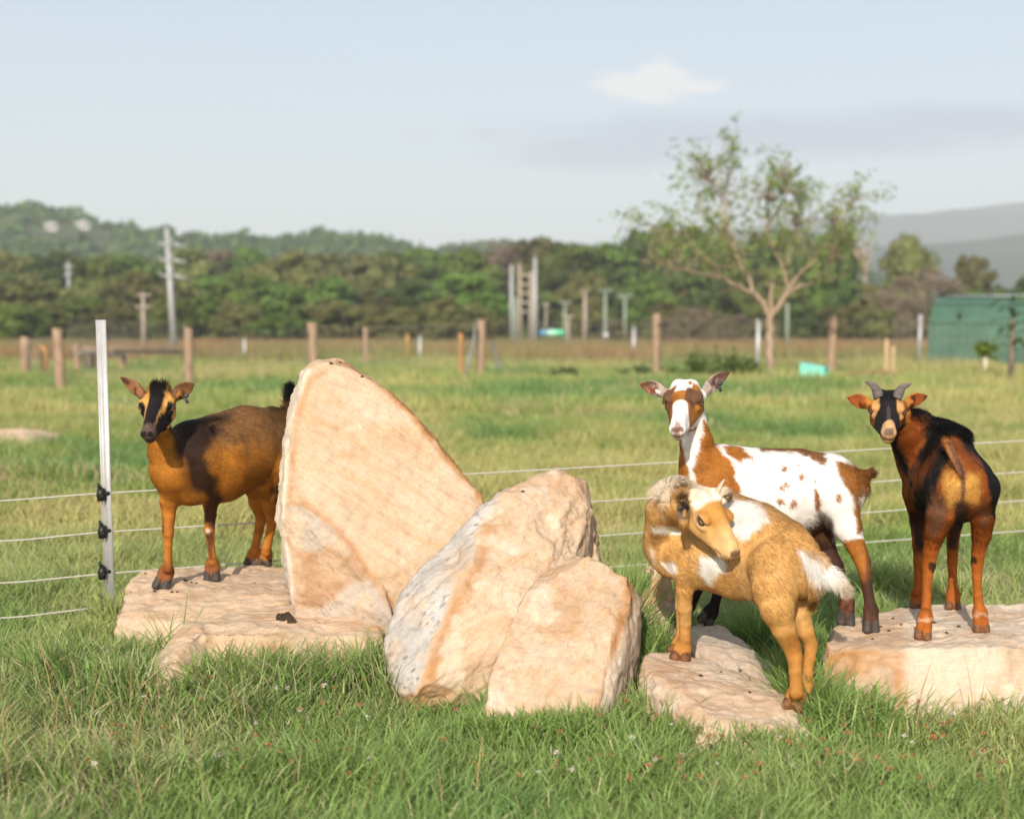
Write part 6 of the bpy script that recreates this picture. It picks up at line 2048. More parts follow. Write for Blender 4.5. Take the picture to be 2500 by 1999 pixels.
# ------------------------------------------------------------------ green shelter at the right
def build_shelter():
    D = 31.0
    k = D / F_PX
    x0 = (2264 - 1250) * k
    L = 2.4
    root = empty('animal_shelter', (x0, D, 0), 'green curved corrugated shelter at the right edge of the paddock', 'shelter', rz=math.radians(-27))
    H, Rr = 1.50, 1.25
    g1 = simple_mat('green_corrugated', (0.075, 0.152, 0.105), 0.6, 0.1, var=0.22, vscale=2.5, stretch=(1, 1, 1))
    n, m = 150, 26
    V = []
    for i in range(n + 1):
        x = L * i / n
        wv = 0.012 * math.sin(i / n * 2 * math.pi * 26)
        for j in range(m + 1):
            a = math.pi * j / m
            y = -math.cos(a) * (Rr + wv); z = (max(0.0, math.sin(a)) ** 0.72) * (H + wv)
            V.append([x, y + Rr, z])
    F = [[i * (m + 1) + j, (i + 1) * (m + 1) + j, (i + 1) * (m + 1) + j + 1, i * (m + 1) + j + 1] for i in range(n) for j in range(m)]
    me = mesh_np('shell', V, np.array(F).ravel(), np.full(len(F), 4), True)
    link('shell', me, g1, root)
    # end wall, ridge cap, bands and a dark vent
    P = [[0.02, Rr, 0]] + [[0.02, -math.cos(math.pi * j / m) * Rr * .985 + Rr, max(0.0, math.sin(math.pi * j / m)) ** 0.72 * H * .985] for j in range(m + 1)]
    F = [[0, j + 1, j + 2] for j in range(m)]
    link('end_wall', mesh_np('end_wall', P, np.array(F).ravel(), np.full(len(F), 3)), simple_mat('green_sheet_wall', (0.06, 0.19, 0.12), 0.6), root)
    mb = MB(); mb.box((L / 2 + 0.1, Rr, H + 0.012), (L - 0.2, 0.62, 0.045)); mb.build('ridge_cap', simple_mat('grey_ridge', (0.30, 0.34, 0.34), 0.5, 0.2), root)
    for a in (0.33, 0.62):
        j = a * math.pi / 2
        y, z = -math.cos(j) * (Rr + .016) + Rr, math.sin(j) ** .72 * (H + .016)
        mb = MB(); mb.tube([[0, y, z], [L, y, z]], 0.012, 6); mb.build('band', g1, root)
    j = 0.66
    mb = MB(); mb.box((0.62, -math.cos(j) * Rr + Rr - .02, math.sin(j) ** .72 * H + .01), (0.07, 0.05, 0.14)); mb.build('vent', PLASTIC, root)


build_shelter()


# turquoise tub tipped on its side
def build_tub():
    k = 23.6 / F_PX
    root = empty('plastic_tub', tuple(W(1990, 908, 23.6)), 'pale turquoise plastic tub tipped over in the grass near the small tree', 'tub')
    root.location.z = 0.02
    m = simple_mat('turquoise_plastic', (0.20, 0.62, 0.50), 0.35, var=0.10, vscale=5)
    bm = bmesh.new()
    # closed end at the left, open at the right; slightly tapered, hollow
    def ring(x, sy, sz, z0, y0=0):
        return [bm.verts.new((x, y0 - sy, z0)), bm.verts.new((x, y0 + sy, z0)), bm.verts.new((x, y0 + sy, z0 + sz)), bm.verts.new((x, y0 - sy, z0 + sz))]
    a = ring(-.21, .155, .23, .0); b = ring(.19, .125, .16, .03); b2 = ring(.19, .112, .135, .042); a2 = ring(-.195, .14, .20, .015)
    for p, q in ((a, b), (b, b2), (b2, a2)):
        for i in range(4): bm.faces.new([p[i], p[(i + 1) % 4], q[(i + 1) % 4], q[i]])
    bm.faces.new(a[::-1]); bm.faces.new(a2)
    bmesh.ops.bevel(bm, geom=bm.edges[:], offset=0.012, segments=2, affect='EDGES', profile=0.6)
    bmesh.ops.recalc_face_normals(bm, faces=bm.faces)
    me = bpy.data.meshes.new('shell'); bm.to_mesh(me); bm.free()
    link('shell', me, m, root)
    mb = MB()
    for (x, sy, sz, z0) in [(-.21, .162, .245, -.006)]:
        P = [(x, -sy, z0), (x, sy, z0), (x, sy, z0 + sz), (x, -sy, z0 + sz), (x, -sy, z0)]
        mb.tube(P, 0.010, 6)
    mb.build('rim', m, root, True)
    root.rotation_euler = (0, 0.05, -0.5)


build_tub()


# straw heap under the split stakes
def stuff_blades(name, P, h, lean, width, cols, mat, segs=1, label=None, kind='stuff', curve=0.5):
    """Grass-like blades. P (n,3) roots, h heights, lean (n,2) horizontal lean, width, cols (n,3)."""
    n = len(P)
    ang = RNG.uniform(0, 2 * math.pi, n)
    s = np.stack([np.cos(ang), np.sin(ang), np.zeros(n)], 1) * (width / 2)[:, None]
    L3 = np.concatenate([lean, np.zeros((n, 1))], 1)
    rows, cl = [], []
    for i in range(segs + 1):
        t = i / (segs + 1)
        c = P + np.stack([0 * h, 0 * h, h * t * (1 - 0.25 * t * np.minimum(1, np.hypot(lean[:, 0], lean[:, 1]) / h))], 1) + L3 * (t ** 1.8)
        wdt = 1 - 0.45 * t
        rows += [c - s * wdt, c + s * wdt]
        cl += [cols] * 2
    tip = P + np.stack([0 * h, 0 * h, h * (1 - 0.25 * np.minimum(1, np.hypot(lean[:, 0], lean[:, 1]) / h))], 1) + L3
    rows.append(tip); cl.append(cols)
    m = len(rows)
    V = np.stack(rows, 1).reshape(-1, 3); C = np.stack(cl, 1).reshape(-1, 3)
    i0 = np.arange(n) * m
    idx, cnt = [], []
    for i in range(segs):
        idx.append(np.stack([i0 + 2 * i, i0 + 2 * i + 1, i0 + 2 * i + 3, i0 + 2 * i + 2], 1).ravel()); cnt.append(np.full(n, 4))
    idx.append(np.stack([i0 + 2 * segs, i0 + 2 * segs + 1, i0 + 2 * segs + 2], 1).ravel()); cnt.append(np.full(n, 3))
    me = mesh_np(name, V, np.concatenate(idx), np.concatenate(cnt), False, np.clip(C, 0, 1))
    o = link(name, me, mat)
    return tag(o, label, None, None, kind)


GRASSM = leaf_mat('grass_blade', attr='Col', transl=0.30, rough=0.5)

n = 900
c = W(2130, 912, 24.3)
P = np.stack([c[0] + RNG.normal(size=n) * 0.28, c[1] + RNG.normal(size=n) * 0.12, np.abs(RNG.normal(size=n)) * 0.05], 1)
stuff_blades('straw_heap', P, RNG.uniform(.02, .10, n), RNG.normal(size=(n, 2)) * 0.12, np.full(n, .012), np.array([0.50, 0.34, 0.17]) * RNG.uniform(.7, 1.2, (n, 1)), GRASSM, 1, 'heap of dry straw below the split stakes')


# ------------------------------------------------------------------ small deciduous tree in the paddock
def build_feature_tree():
    D = 24.9
    rng = np.random.default_rng(21)
    k = D / F_PX
    base = W(1878, 920, D); base[2] = -0.05
    root = empty('paddock_tree', tuple(base), 'small open-crowned tree with pale forked trunk standing alone in the paddock', 'tree')
    limbs = []   # pts (px, py, dD), radius px

    def limb(pts, r0, r1, parent_name='limb'):
        pts = np.array(pts, float)
        # smooth
        t = np.linspace(0, len(pts) - 1, len(pts) * 3 - 2)
        P = np.stack([np.interp(t, np.arange(len(pts)), pts[:, c]) for c in range(3)], 1)
        P[1:-1] += rng.normal(size=(len(P) - 2, 3)) * [2.0, 2.0, .02]
        w3 = W(P[:, 0], P[:, 1], D + P[:, 2])
        rr = np.linspace(r0, r1, len(P)) * k * 0.86
        mb = MB(); mb.tube(w3 - base, rr, 8)
        mb.build(parent_name, BARK_PALE, root, True)
        limbs.append((P, r1))
        return P
    T = limb([(1878, 925, 0), (1879, 860, 0), (1881, 800, 0), (1878, 765, 0)], 12, 9.5, 'trunk')
    A = limb([(1878, 770, 0), (1858, 738, -.05), (1842, 718, -.1)], 8.5, 7, 'limb')
    A1 = limb([(1842, 718, -.1), (1806, 700, -.2), (1770, 684, -.3), (1735, 640, -.4), (1690, 592, -.5), (1640, 562, -.6), (1560, 545, -.7)], 6, 1.5, 'limb')
    A2 = limb([(1843, 720, -.1), (1832, 680, 0), (1818, 660, .1), (1792, 612, .2), (1752, 570, .3), (1705, 480, .4)], 5.5, 1.2, 'limb')
    A3 = limb([(1818, 660, .1), (1790, 605, .3), (1772, 545, .4), (1776, 440, .5), (1796, 352, .5)], 4.5, 0.8, 'limb')
    A4 = limb([(1770, 684, -.3), (1720, 668, -.6), (1650, 655, -.9), (1560, 635, -1.1)], 3.5, 1.0, 'limb')
    A5 = limb([(1800, 704, -.2), (1760, 712, .3), (1730, 716, .6)], 2.5, 0.9, 'limb')
    C1 = limb([(1880, 772, .1), (1884, 720, .2), (1890, 682, .3)], 5, 3.6, 'limb')
    B = limb([(1882, 772, 0), (1908, 742, .1), (1923, 712, .15)], 7.5, 6, 'limb')
    B1 = limb([(1923, 712, .15), (1960, 700, .1), (1990, 688, 0), (2062, 682, -.2)], 5, 1.4, 'limb')
    B2 = limb([(1925, 708, .15), (1948, 670, .3), (1985, 640, .4), (2030, 590, .5), (2070, 510, .6), (2092, 468, .6)], 5, 0.8, 'limb')
    B3 = limb([(1922, 712, .15), (1912, 655, .4), (1885, 610, .6), (1868, 520, .7), (1882, 430, .7)], 4.5, 0.8, 'limb')
    B4 = limb([(1990, 688, 0), (2020, 650, -.3), (2045, 600, -.5), (2030, 530, -.6)], 3, 0.8, 'limb')
    B5 = limb([(1912, 655, .4), (1940, 600, .2), (1950, 540, 0), (1942, 470, -.1)], 3.5, 0.8, 'limb')
    A6 = limb([(1752, 570, .3), (1770, 500, .5), (1730, 440, .6), (1722, 412, .6)], 2.4, 0.7, 'limb')
    B6 = limb([(1868, 530, .7), (1900, 480, .5), (1925, 440, .4)], 2, .6, 'limb')
    # twigs, rising; joined into one part, and leaves in tip clusters
    tw = MB(); leaves = []
    src = [A1, A2, A3, A4, B1, B2, B3, B4, B5, A6, B6]
    for P in src:
        n = 42 if P is not A4 and P is not B1 else 10
        for i in range(n):
            t = rng.uniform(0.25, 1.0) ** 0.8
            j = t * (len(P) - 1); a = P[int(j)] + (P[min(int(j) + 1, len(P) - 1)] - P[int(j)]) * (j - int(j))
            ln = rng.uniform(40, 135) * (1.15 - 0.4 * t)
            an = rng.normal(0, 0.72) + (a[0] - 1870) / 420.0
            e = a + np.array([math.sin(an) * ln, -math.cos(an) * ln * rng.uniform(.5, 1), rng.normal() * .35])
            m = (a + e) / 2 + np.append(rng.normal(size=2) * 5, 0.0)
            tw.tube(W(*np.stack([a, m, e], 1)[:2], D + np.array([a[2], m[2], e[2]])) - base, np.array([1.5, 0.9, 0.4]) * k, 5)
            for q in range(rng.integers(3, 10)):
                u = rng.uniform(0.35, 1.1)
                c = a + (e - a) * u
                leaves.append([c[0] + rng.normal() * 9, c[1] + rng.normal() * 8, D + c[2] + rng.normal() * .07])
            if rng.random() < .7:
                for q in range(rng.integers(4, 12)):
                    leaves.append([e[0] + rng.normal() * 7, e[1] + rng.normal() * 7, D + e[2] + rng.normal() * .06])
    # inner haze of leaves low in the crown
    for q in range(800):
        x = rng.normal(1835, 125); y = rng.normal(600, 52)
        leaves.append([x, y, D + rng.normal() * .7])
    for (x, y, s) in [(1545, 535, 24), (1600, 505, 16), (1575, 540, 22), (1650, 455, 14), (1798, 357, 6), (1648, 560, 30), (1735, 405, 12), (2060, 470, 14), (2085, 460, 6), (2010, 500, 12)]:
        for q in range(int(s * 1.2)):
            leaves.append([x + rng.normal() * s * .8, y + rng.normal() * s * .5, D - .5 + rng.normal() * .3])
    tw.build('twigs', BARK_PALE, root)['kind'] = 'stuff'
    Lv = np.array(leaves)
    C = W(Lv[:, 0], Lv[:, 1], Lv[:, 2]) - base
    V, i, cn = leaf_quads(C, 0.036, rng)
    cols = np.repeat(np.array([[0.155, 0.250, 0.062]]) * rng.uniform(.6, 1.5, (len(C), 1)) + rng.random((len(C), 1)) ** 4 * np.array([[.12, .06, 0]]), 4, 0)
    me = mesh_np('leaves', V, i, cn, False, cols)
    link('leaves', me, GRASSM, root)['kind'] = 'stuff'


build_feature_tree()


# leafy weeds by the tree, young plants by the shelter
def weed(px, py, D, w_px, h_px, n, size, label, cols, name='weed_clump', seed=1, cat='plant'):
    rng = np.random.default_rng(seed)
    k = D / F_PX
    c = W(px, py, D); c[2] = float(ground_z(c[0], D))
    root = empty(name, tuple(c), label, cat)
    pts = []
    mb = MB()
    for q in range(max(8, n // 14)):
        x = rng.normal() * w_px * k * .26; y = rng.normal() * w_px * k * .22
        h = h_px * k * rng.uniform(.5, 1.05) * math.exp(-(x / (w_px * k * .55)) ** 2)
        e = np.array([x * 1.25, y, h])
        mb.tube([[x * .8, y, -.02], e * [.95, 1, .5], e], [.006, .005, .002], 5)
        for j in range(14):
            t = rng.uniform(.2, 1.05)
            pts.append(e * [1, 1, t] + rng.normal(size=3) * [.05, .05, .03])
    mb.build('stem', GRASSM_G, root)['kind'] = 'stuff'
    V, i, cn = leaf_quads(np.array(pts), size, rng)
    col = np.repeat(np.array([cols]) * rng.uniform(.6, 1.4, (len(pts), 1)), 4, 0)
    link('leaf', mesh_np('leaf', V, i, cn, False, col), GRASSM, root)['kind'] = 'stuff'


GRASSM_G = simple_mat('green_stem', (0.12, 0.16, 0.05), 0.7)
weed(1735, 912, 24.6, 130, 70, 420, 0.05, 'leafy green weed clump left of the small tree', (0.11, 0.16, 0.04), seed=3)
weed(1810, 912, 24.4, 90, 60, 300, 0.05, 'leafy green weed clump touching the white post by the small tree', (0.10, 0.15, 0.04), seed=4)
weed(1378, 918, 25.0, 80, 26, 160, 0.05, 'dark low weed patch in the grass above the leaning tan boulder', (0.075, 0.10, 0.035), seed=5)
weed(1550, 925, 24.8, 60, 26, 110, 0.05, 'dark low weed patch above the white spotted goat ear', (0.075, 0.11, 0.035), seed=6)


def build_saplings():
    # young tree in a pale sleeve before the shelter
    D = 25.5; k = D / F_PX; rng = np.random.default_rng(8)
    b = W(2405, 915, D); b[2] = 0
    root = empty('young_tree', tuple(b), 'young tree with bright green tuft on a pale stake before the shelter', 'tree')
    mb = MB(); mb.tube([[0, 0, -.05], [0, 0, .30]], [.035, .033], 8); mb.build('stake', simple_mat('pale_sleeve', (0.62, 0.55, 0.38), 0.6), root)
    mb = MB(); mb.tube([[0, 0, .25], [.01, 0, .5]], [.012, .006], 6); mb.build('trunk', BARK, root)
    C = rng.normal(size=(170, 3)) * [.09, .07, .06] + [0, 0, .45]
    V, i, c = leaf_quads(C, 0.055, rng)
    link('leaf', mesh_np('leaf', V, i, c, False, np.repeat(np.array([[.14, .19, .025]]) * rng.uniform(.6, 1.4, (170, 1)), 4, 0)), GRASSM, root)['kind'] = 'stuff'
    # broad strap-leaved plant at the right edge
    D = 22.5
    b = W(2462, 930, D); b[2] = 0
    root = empty('broadleaf_plant', tuple(b), 'tall plant with broad strappy green leaves at the right edge before the shelter', 'plant')
    mb = MB(); mb.tube([[0.04, 0, -.05], [0.04, 0, .45], [0.05, 0, 1.0]], [.05, .045, .03], 8); mb.build('stem', BARK, root)
    lm = leaf_mat('broad_leaf', (0.085, 0.135, 0.028), transl=0.35)
    for q in range(16):
        an = q * 2.4; z = .45 + .055 * q; Ln = rng.uniform(.34, .55)
        d = np.array([math.cos(an), math.sin(an), 0]); s = np.array([-d[1], d[0], 0])
        V = []
        for t in np.linspace(0, 1, 6):
            c = np.array([.05, 0, z]) + d * Ln * t + np.array([0, 0, Ln * (0.75 * t - 0.85 * t * t)])
            wd = .062 * max(0.05, math.sin(math.pi * min(1, .12 + t * .88))) ** .7
            V += [c - s * wd + [0, 0, .012], c, c + s * wd + [0, 0, .012]]
        F = []
        for a in range(5):
            F += [[a * 3, a * 3 + 1, a * 3 + 4, a * 3 + 3], [a * 3 + 1, a * 3 + 2, a * 3 + 5, a * 3 + 4]]
        link('leaf', mesh_np('leaf', V, np.array(F).ravel(), np.full(len(F), 4), True), lm, root)


build_saplings()

# ------------------------------------------------------------------ grass
def rock_mask():
    """Ground footprint of the boulders on a 1 cm grid (slightly eroded so that blades hug the stone)."""
    res = 0.01
    x0, y0, nx, ny = -4.2, 2.0, 840, 920
    m = np.zeros((nx, ny), bool)
    for o in ROCKS:
        v = np.empty(len(o.data.vertices) * 3); o.data.vertices.foreach_get('co', v); v = v.reshape(-1, 3)
        i = ((v[:, 0] - x0) / res).astype(int); j = ((v[:, 1] - y0) / res).astype(int)
        ok = (i >= 0) & (i < nx) & (j >= 0) & (j < ny) & (v[:, 2] > 0.03)
        m[i[ok], j[ok]] = True
    # fill columns between hits is not needed: the remeshed top already covers the footprint
    for _ in range(1):
        m = m & np.roll(m, 1, 0) & np.roll(m, -1, 0) & np.roll(m, 1, 1) & np.roll(m, -1, 1)
    return m, x0, y0, res


RMASK = rock_mask()


def on_rock(x, y):
    m, x0, y0, res = RMASK
    i = ((x - x0) / res).astype(int); j = ((y - y0) / res).astype(int)
    ok = (i >= 0) & (i < m.shape[0]) & (j >= 0) & (j < m.shape[1])
    r = np.zeros(len(x), bool); r[ok] = m[i[ok], j[ok]]
    return r


def sample(n, d0, d1, power=1.0, margin=0.22):
    """Ground points inside the camera's wedge with a margin each side; density falls with distance when power > 1."""
    u = RNG.random(n)
    e = 2 - power
    y = (d0 ** e + u * (d1 ** e - d0 ** e)) ** (1 / e) if abs(e) > 1e-6 else d0 * (d1 / d0) ** u
    hw = y * 0.36 * (1 + margin) + 0.35
    x = RNG.uniform(-1, 1, n) * hw
    return x, y


def field_colour(x, y, rng=RNG):
    P = np.stack([x, y, 0 * x], 1)
    a = fbm(P * [1, 0.6, 1], 0.55, 4, 201); b = fbm(P, 2.6, 3, 205); r = rng.random(len(x))
    green = np.array([0.295, 0.365, 0.105]); lime = np.array([0.47, 0.445, 0.165]); deep = np.array([0.165, 0.285, 0.085]); straw = np.array([0.62, 0.46, 0.28])
    c = np.tile(green, (len(x), 1))
    c = lay(c, lime, sstep(-0.1, 0.6, a + 0.4 * b))
    c = lay(c, deep, sstep(0.15, 0.7, -a + 0.3 * b))
    dry = sstep(0.35, 0.9, fbm(P, 1.1, 4, 211) + 0.35 * b) 
    c = lay(c, straw, (r < 0.05 + 0.27 * dry).astype(float) * 0.85)
    c *= rng.uniform(0.7, 1.3, (len(x), 1))
    return c, a, b, dry


def build_grass():
    # near turf: curved blades, thick round the boulders
    n = 175000
    x, y = sample(n, 2.35, 6.2, 0.9)
    keep = ~on_rock(x, y)
    x, y = x[keep], y[keep]
    c, a, b, dry = field_colour(x, y)
    c = c * np.array([0.80, 0.94, 0.92])
    P = np.stack([x, y, ground_z(x, y) - 0.004], 1)
    tuft = sstep(0.05, 0.6, fbm(P, 4.5, 3, 231))
    h = (0.030 + 0.045 * RNG.random(len(x)) ** 1.5) * (0.85 + 0.9 * tuft)
    ang = fbm(P, 2.2, 2, 241) * 3 + RNG.normal(size=len(x)) * 1.6
    ln = h * RNG.uniform(0.25, 1.1, len(x))
    lean = np.stack([np.cos(ang), np.sin(ang)], 1) * ln[:, None]
    stuff_blades('grass', P, h, lean, RNG.uniform(.0015, .0050, len(x)), c, GRASSM, 2, 'short green turf around the boulders')

    # long tufts at the foot of the boulders and here and there
    pts = []
    spots = [(280, 1660, 50, .8), (420, 1600, 40, .5), (560, 1660, 90, 1.4), (660, 1640, 90, 1.3), (760, 1650, 90, 1.2), (860, 1620, 60, 1.3), (925, 1590, 40, 1.2), (900, 1690, 60, 1), (1020, 1700, 70, .9), (1120, 1690, 60, .9), (470, 1700, 80, .8), (700, 1700, 120, .9),
             (1175, 1640, 30, 1.3), (1500, 1690, 40, 1.6), (1535, 1600, 26, 1.9), (1520, 1640, 30, 1.8), (1560, 1600, 25, 1.4), (1600, 1660, 40, 1.0), (1700, 1750, 60, .6), (1200, 1810, 50, .45), (1300, 1820, 60, .5), (1420, 1810, 60, .5), (1720, 1820, 60, .5), (1850, 1840, 60, .5), (1600, 1760, 50, .6), (1010, 1720, 50, .8), (1620, 1715, 50, .8), (1800, 1800, 60, .6), (1900, 1810, 60, .7), (1980, 1780, 40, 1.0), (1590, 1540, 30, 1.0), (1640, 1560, 30, .9), (1850, 1620, 40, 1.0), (1880, 1600, 40, .8), (1930, 1580, 30, .9), (2000, 1700, 60, 1.0), (2100, 1680, 60, .9), (2250, 1700, 70, 1.3), (2300, 1690, 50, 1.3), (2400, 1700, 70, 1.2),
             (2180, 1700, 50, 1.1), (560, 1640, 50, 1.1), (610, 1620, 60, 1.2), (680, 1625, 50, 1.3), (740, 1625, 50, 1.2), (820, 1640, 60, 1.1), (330, 1720, 90, .8), (200, 1600, 70, .7), (270, 1560, 30, 1.0), (1750, 1780, 90, .9), (2050, 1800, 90, .8), (1330, 1800, 80, .4), (130, 1690, 60, .9), (2330, 1470, 60, .7), (2180, 1460, 40, .9)]
    for (px, py, s, hh) in spots:
        D = CAM_H * F_PX / (py - 785)
        m = int(s * 16)
        cx = (px - 1250) / F_PX * D
        pts.append(np.stack([cx + RNG.normal(size=m) * s / F_PX * D * 0.75, D + RNG.normal(size=m) * s / F_PX * D * 0.55, np.full(m, hh)], 1))
    T = np.concatenate(pts)
    keep = ~on_rock(T[:, 0], T[:, 1]); T = T[keep]
    x, y, hh = T.T
    c, a, b, dry = field_colour(x, y)
    c = c * np.array([0.78, 0.95, 0.88])
    P = np.stack([x, y, ground_z(x, y) - 0.005], 1)
    h = hh * (0.07 + 0.125 * RNG.random(len(x)) ** 1.2)
    ang = RNG.uniform(0, 6.28, len(x)); ln = h * RNG.uniform(0.15, 0.9, len(x))
    stuff_blades('tall_grass', P, h, np.stack([np.cos(ang), np.sin(ang)], 1) * ln[:, None], RNG.uniform(.003, .0055, len(x)), c, GRASSM, 3, 'long grass tufts growing against the boulders')

    # a few dry seed stems
    n = 260
    x, y = sample(n, 2.5, 7.5, 1.0)
    x[:45] = RNG.uniform(-1.35, -0.75, 45); y[:45] = RNG.uniform(2.6, 3.4, 45)
    keep = ~on_rock(x, y); x, y = x[keep], y[keep]; n = len(x)
    P = np.stack([x, y, ground_z(x, y)], 1)
    h = RNG.uniform(.10, .26, n)
    ang = RNG.uniform(0, 6.28, n)
    stuff_blades('dry_stems', P, h, np.stack([np.cos(ang), np.sin(ang)], 1) * (h * RNG.uniform(.1, .5, n))[:, None], np.full(n, .0024), np.array([0.46, 0.29, 0.14]) * RNG.uniform(.7, 1.2, (n, 1)), GRASSM, 3, 'dry reddish seed stems standing in the grass')

    # paddock behind
    n = 230000
    x, y = sample(n, 6.0, 15.0, 1.25)
    keep = ~on_rock(x, y); x, y = x[keep], y[keep]
    c, a, b, dry = field_colour(x, y)
    P = np.stack([x, y, ground_z(x, y) - 0.01], 1)
    tuft = sstep(0.0, 0.6, fbm(P, 1.8, 3, 251))
    h = (0.05 + 0.06 * RNG.random(len(x))) * (0.8 + 0.9 * tuft)
    ang = RNG.uniform(0, 6.28, len(x)); ln = h * RNG.uniform(.2, .9, len(x))
    stuff_blades('grass', P, h, np.stack([np.cos(ang), np.sin(ang)], 1) * ln[:, None], RNG.uniform(.005, .009, len(x)), c, GRASSM, 1, 'paddock grass behind the electric fence')
    n = 230000
    x, y = sample(n, 14.5, 44.0, 1.5, 0.3)
    c, a, b, dry = field_colour(x, y)
    P = np.stack([x, y, ground_z(x, y) - 0.01], 1)
    brown = sstep(30, 44, y + 5 * a)
    c = lay(c, np.array([0.38, 0.25, 0.125]), brown * 0.62 * (RNG.random(len(x)) < .75))
    tuft = sstep(0.0, 0.6, fbm(P, 0.9, 3, 255))
    h = (0.06 + 0.10 * RNG.random(len(x))) * (0.8 + 0.8 * tuft) * (1 + 1.2 * brown)
    ang = RNG.uniform(0, 6.28, len(x)); ln = h * RNG.uniform(.1, .7, len(x))
    stuff_blades('grass', P, h, np.stack([np.cos(ang), np.sin(ang)], 1) * ln[:, None], RNG.uniform(.014, .026, len(x)), c, GRASSM, 0, 'far paddock grass with taller brown seed heads')
    n = 110000
    x, y = sample(n, 36, 100, 1.4, 0.4)
    P = np.stack([x, y, ground_z(x, y) - 0.02], 1)
    a = fbm(P, 0.16, 3, 261)
    c = lay(np.tile(np.array([0.38, 0.235, 0.115]), (len(x), 1)), np.array([0.27, 0.26, 0.095]), sstep(-0.1, 0.5, a))
    c = c * RNG.uniform(.65, 1.3, (len(x), 1))
    h = 0.26 + 0.34 * RNG.random(len(x))
    ang = RNG.uniform(0, 6.28, len(x)); ln = h * RNG.uniform(.1, .5, len(x))
    stuff_blades('brown_grass', P, h, np.stack([np.cos(ang), np.sin(ang)], 1) * ln[:, None], RNG.uniform(.03, .06, len(x)), c, GRASSM, 0, 'tall brown grass between the paddock fence and the wood')

    # clover heads, withered brown and white
    n = 260
    px = np.concatenate([RNG.uniform(1500, 2480, 170), RNG.uniform(30, 1500, 90)]); py = np.concatenate([RNG.uniform(1660, 1960, 150), RNG.uniform(1400, 1700, 20), RNG.uniform(1650, 1960, 90)])
    D = CAM_H * F_PX / (py - 785) * 0.97
    x = (px - 1250) / F_PX * D
    keep = ~on_rock(x, D); x, D = x[keep], D[keep]
    for nm, sel, col, lab in [('brown_clover', RNG.random(len(x)) < .84, (0.50, 0.24, 0.11), 'withered reddish brown clover heads in the grass'), ('white_clover', None, (0.72, 0.66, 0.58), 'white clover flowers in the grass')]:
        if sel is None: sel = ~prev
        prev = sel
        V, F, Cc = [], [], []
        k = 0
        for xx, yy in zip(x[sel], D[sel]):
            z = RNG.uniform(.035, .075); r = RNG.uniform(.004, .0075)
            for q in range(26):
                d = RNG.normal(size=3); d /= np.linalg.norm(d); d[2] = d[2] * .8
                p = np.array([xx, yy, z]); t = np.cross(d, RNG.normal(size=3)); t /= np.linalg.norm(t)
                V += [p + d * r * .3 - t * r * .28, p + d * r * .3 + t * r * .28, p + d * r * 1.2]
                F.append([k, k + 1, k + 2]); k += 3
                Cc += [np.array(col) * RNG.uniform(.6, 1.3)] * 3
            V += [np.array([xx - .0008, yy, 0]), np.array([xx + .0008, yy, 0]), np.array([xx, yy, z])]; F.append([k, k + 1, k + 2]); k += 3; Cc += [np.array([.12, .15, .05])] * 3
        me = mesh_np(nm, np.array(V), np.array(F).ravel(), np.full(len(F), 3), False, np.clip(np.array(Cc), 0, 1))
        tag(link(nm, me, GRASSM), lab, kind='stuff')


build_grass()


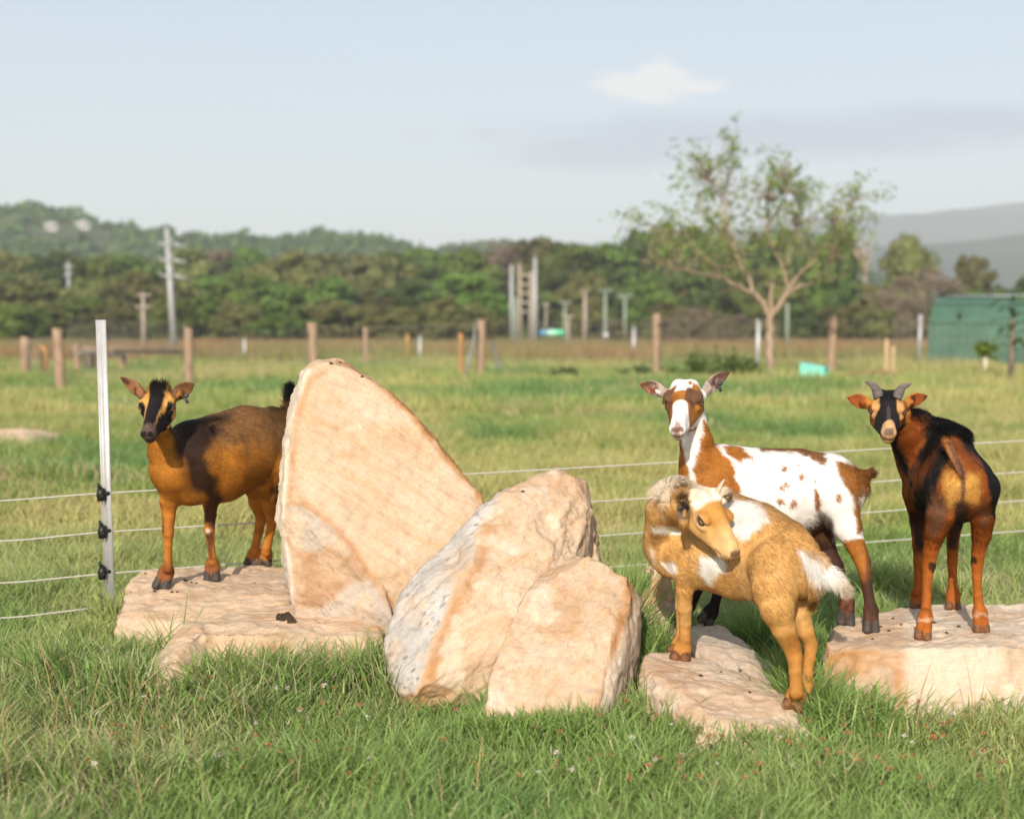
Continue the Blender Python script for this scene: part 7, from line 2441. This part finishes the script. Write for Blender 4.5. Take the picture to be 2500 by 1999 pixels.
# dung and crumbs lying on the rocks
def build_bits():
    m = simple_mat('dung', (0.060, 0.040, 0.024), 0.9, var=0.4, vscale=80, bump=0.8, bscale=250)
    def lump(px, py, r_px, nm, lab, n=14, cat='dung'):
        D = rock_D(px, py)
        if D is None: return
        k = D / F_PX
        root_p = W(px, py, D)
        bm = bmesh.new()
        for q in range(n):
            g = bmesh.ops.create_icosphere(bm, subdivisions=2, radius=r_px * k * random.uniform(.22, .42))
            off = Vector((random.gauss(0, .38) * r_px * k, -0.004 + random.gauss(0, .10) * r_px * k, random.gauss(0, .26) * r_px * k))
            for v in g['verts']: v.co = Vector((v.co.x, v.co.y * .6, v.co.z * .8)) + off + Vector([random.gauss(0, 1) for _ in range(3)]) * 0.0006
        me = bpy.data.meshes.new(nm); bm.to_mesh(me); bm.free()
        o = link(nm, me, m); o.location = root_p
        tag(o, lab, cat)
    lump(697, 1512, 22, 'dung_pat', 'dark brown crumbly dung clump on the front edge of the pale broken slab', 26)
    lump(715, 1518, 16, 'dung_pat', 'small dark dung crumbs just right of the dung clump on the pale slab', 14)
    V = MB()
    for (px, py) in [(452, 1417), (468, 1422), (480, 1424), (377, 1444), (420, 1446), (432, 1445), (500, 1398), (612, 1392), (622, 1423), (355, 1400), (1286, 1164), (1276, 1200), (808, 888), (830, 886), (884, 920), (1900, 1612), (1760, 1640), (1830, 1690), (1710, 1650),
                     (2150, 1530), (2170, 1540), (2200, 1525), (2280, 1520), (2310, 1545), (2340, 1530), (2180, 1510), (2260, 1500), (2130, 1560)]:
        D = rock_D(px, py)
        if D is None: continue
        p = W(px, py, D); r = random.uniform(.003, .0055)
        V.tube([p + [-r, 0, 0], p + [0, -.001, r * .4], p + [r * 1.2, 0, 0]], [r * .3, r * .7, r * .25], 6)
    o = V.build('droppings', m, None, True)
    tag(o, 'scattered small dark droppings and crumbs on the boulders', None, None, 'stuff')


build_bits()

# ------------------------------------------------------------------ air: thin even haze over the whole valley
def build_haze():
    lo, hi = np.array([-2600.0, -60.0, -12.0]), np.array([2600.0, 2600.0, 215.0])
    mb = MB(); mb.box((lo + hi) / 2, hi - lo)
    m = bpy.data.materials.new('haze_air'); m.use_nodes = True
    nt = m.node_tree; nt.nodes.clear()
    out = nt.nodes.new('ShaderNodeOutputMaterial'); pv = nt.nodes.new('ShaderNodeVolumePrincipled')
    pv.inputs['Color'].default_value = (0.925, 0.955, 1.0, 1)
    pv.inputs['Density'].default_value = 0.00055
    pv.inputs['Anisotropy'].default_value = 0.0
    nt.links.new(pv.outputs[0], out.inputs['Volume'])
    o = mb.build('haze', m)
    tag(o, kind='stuff')


build_haze()
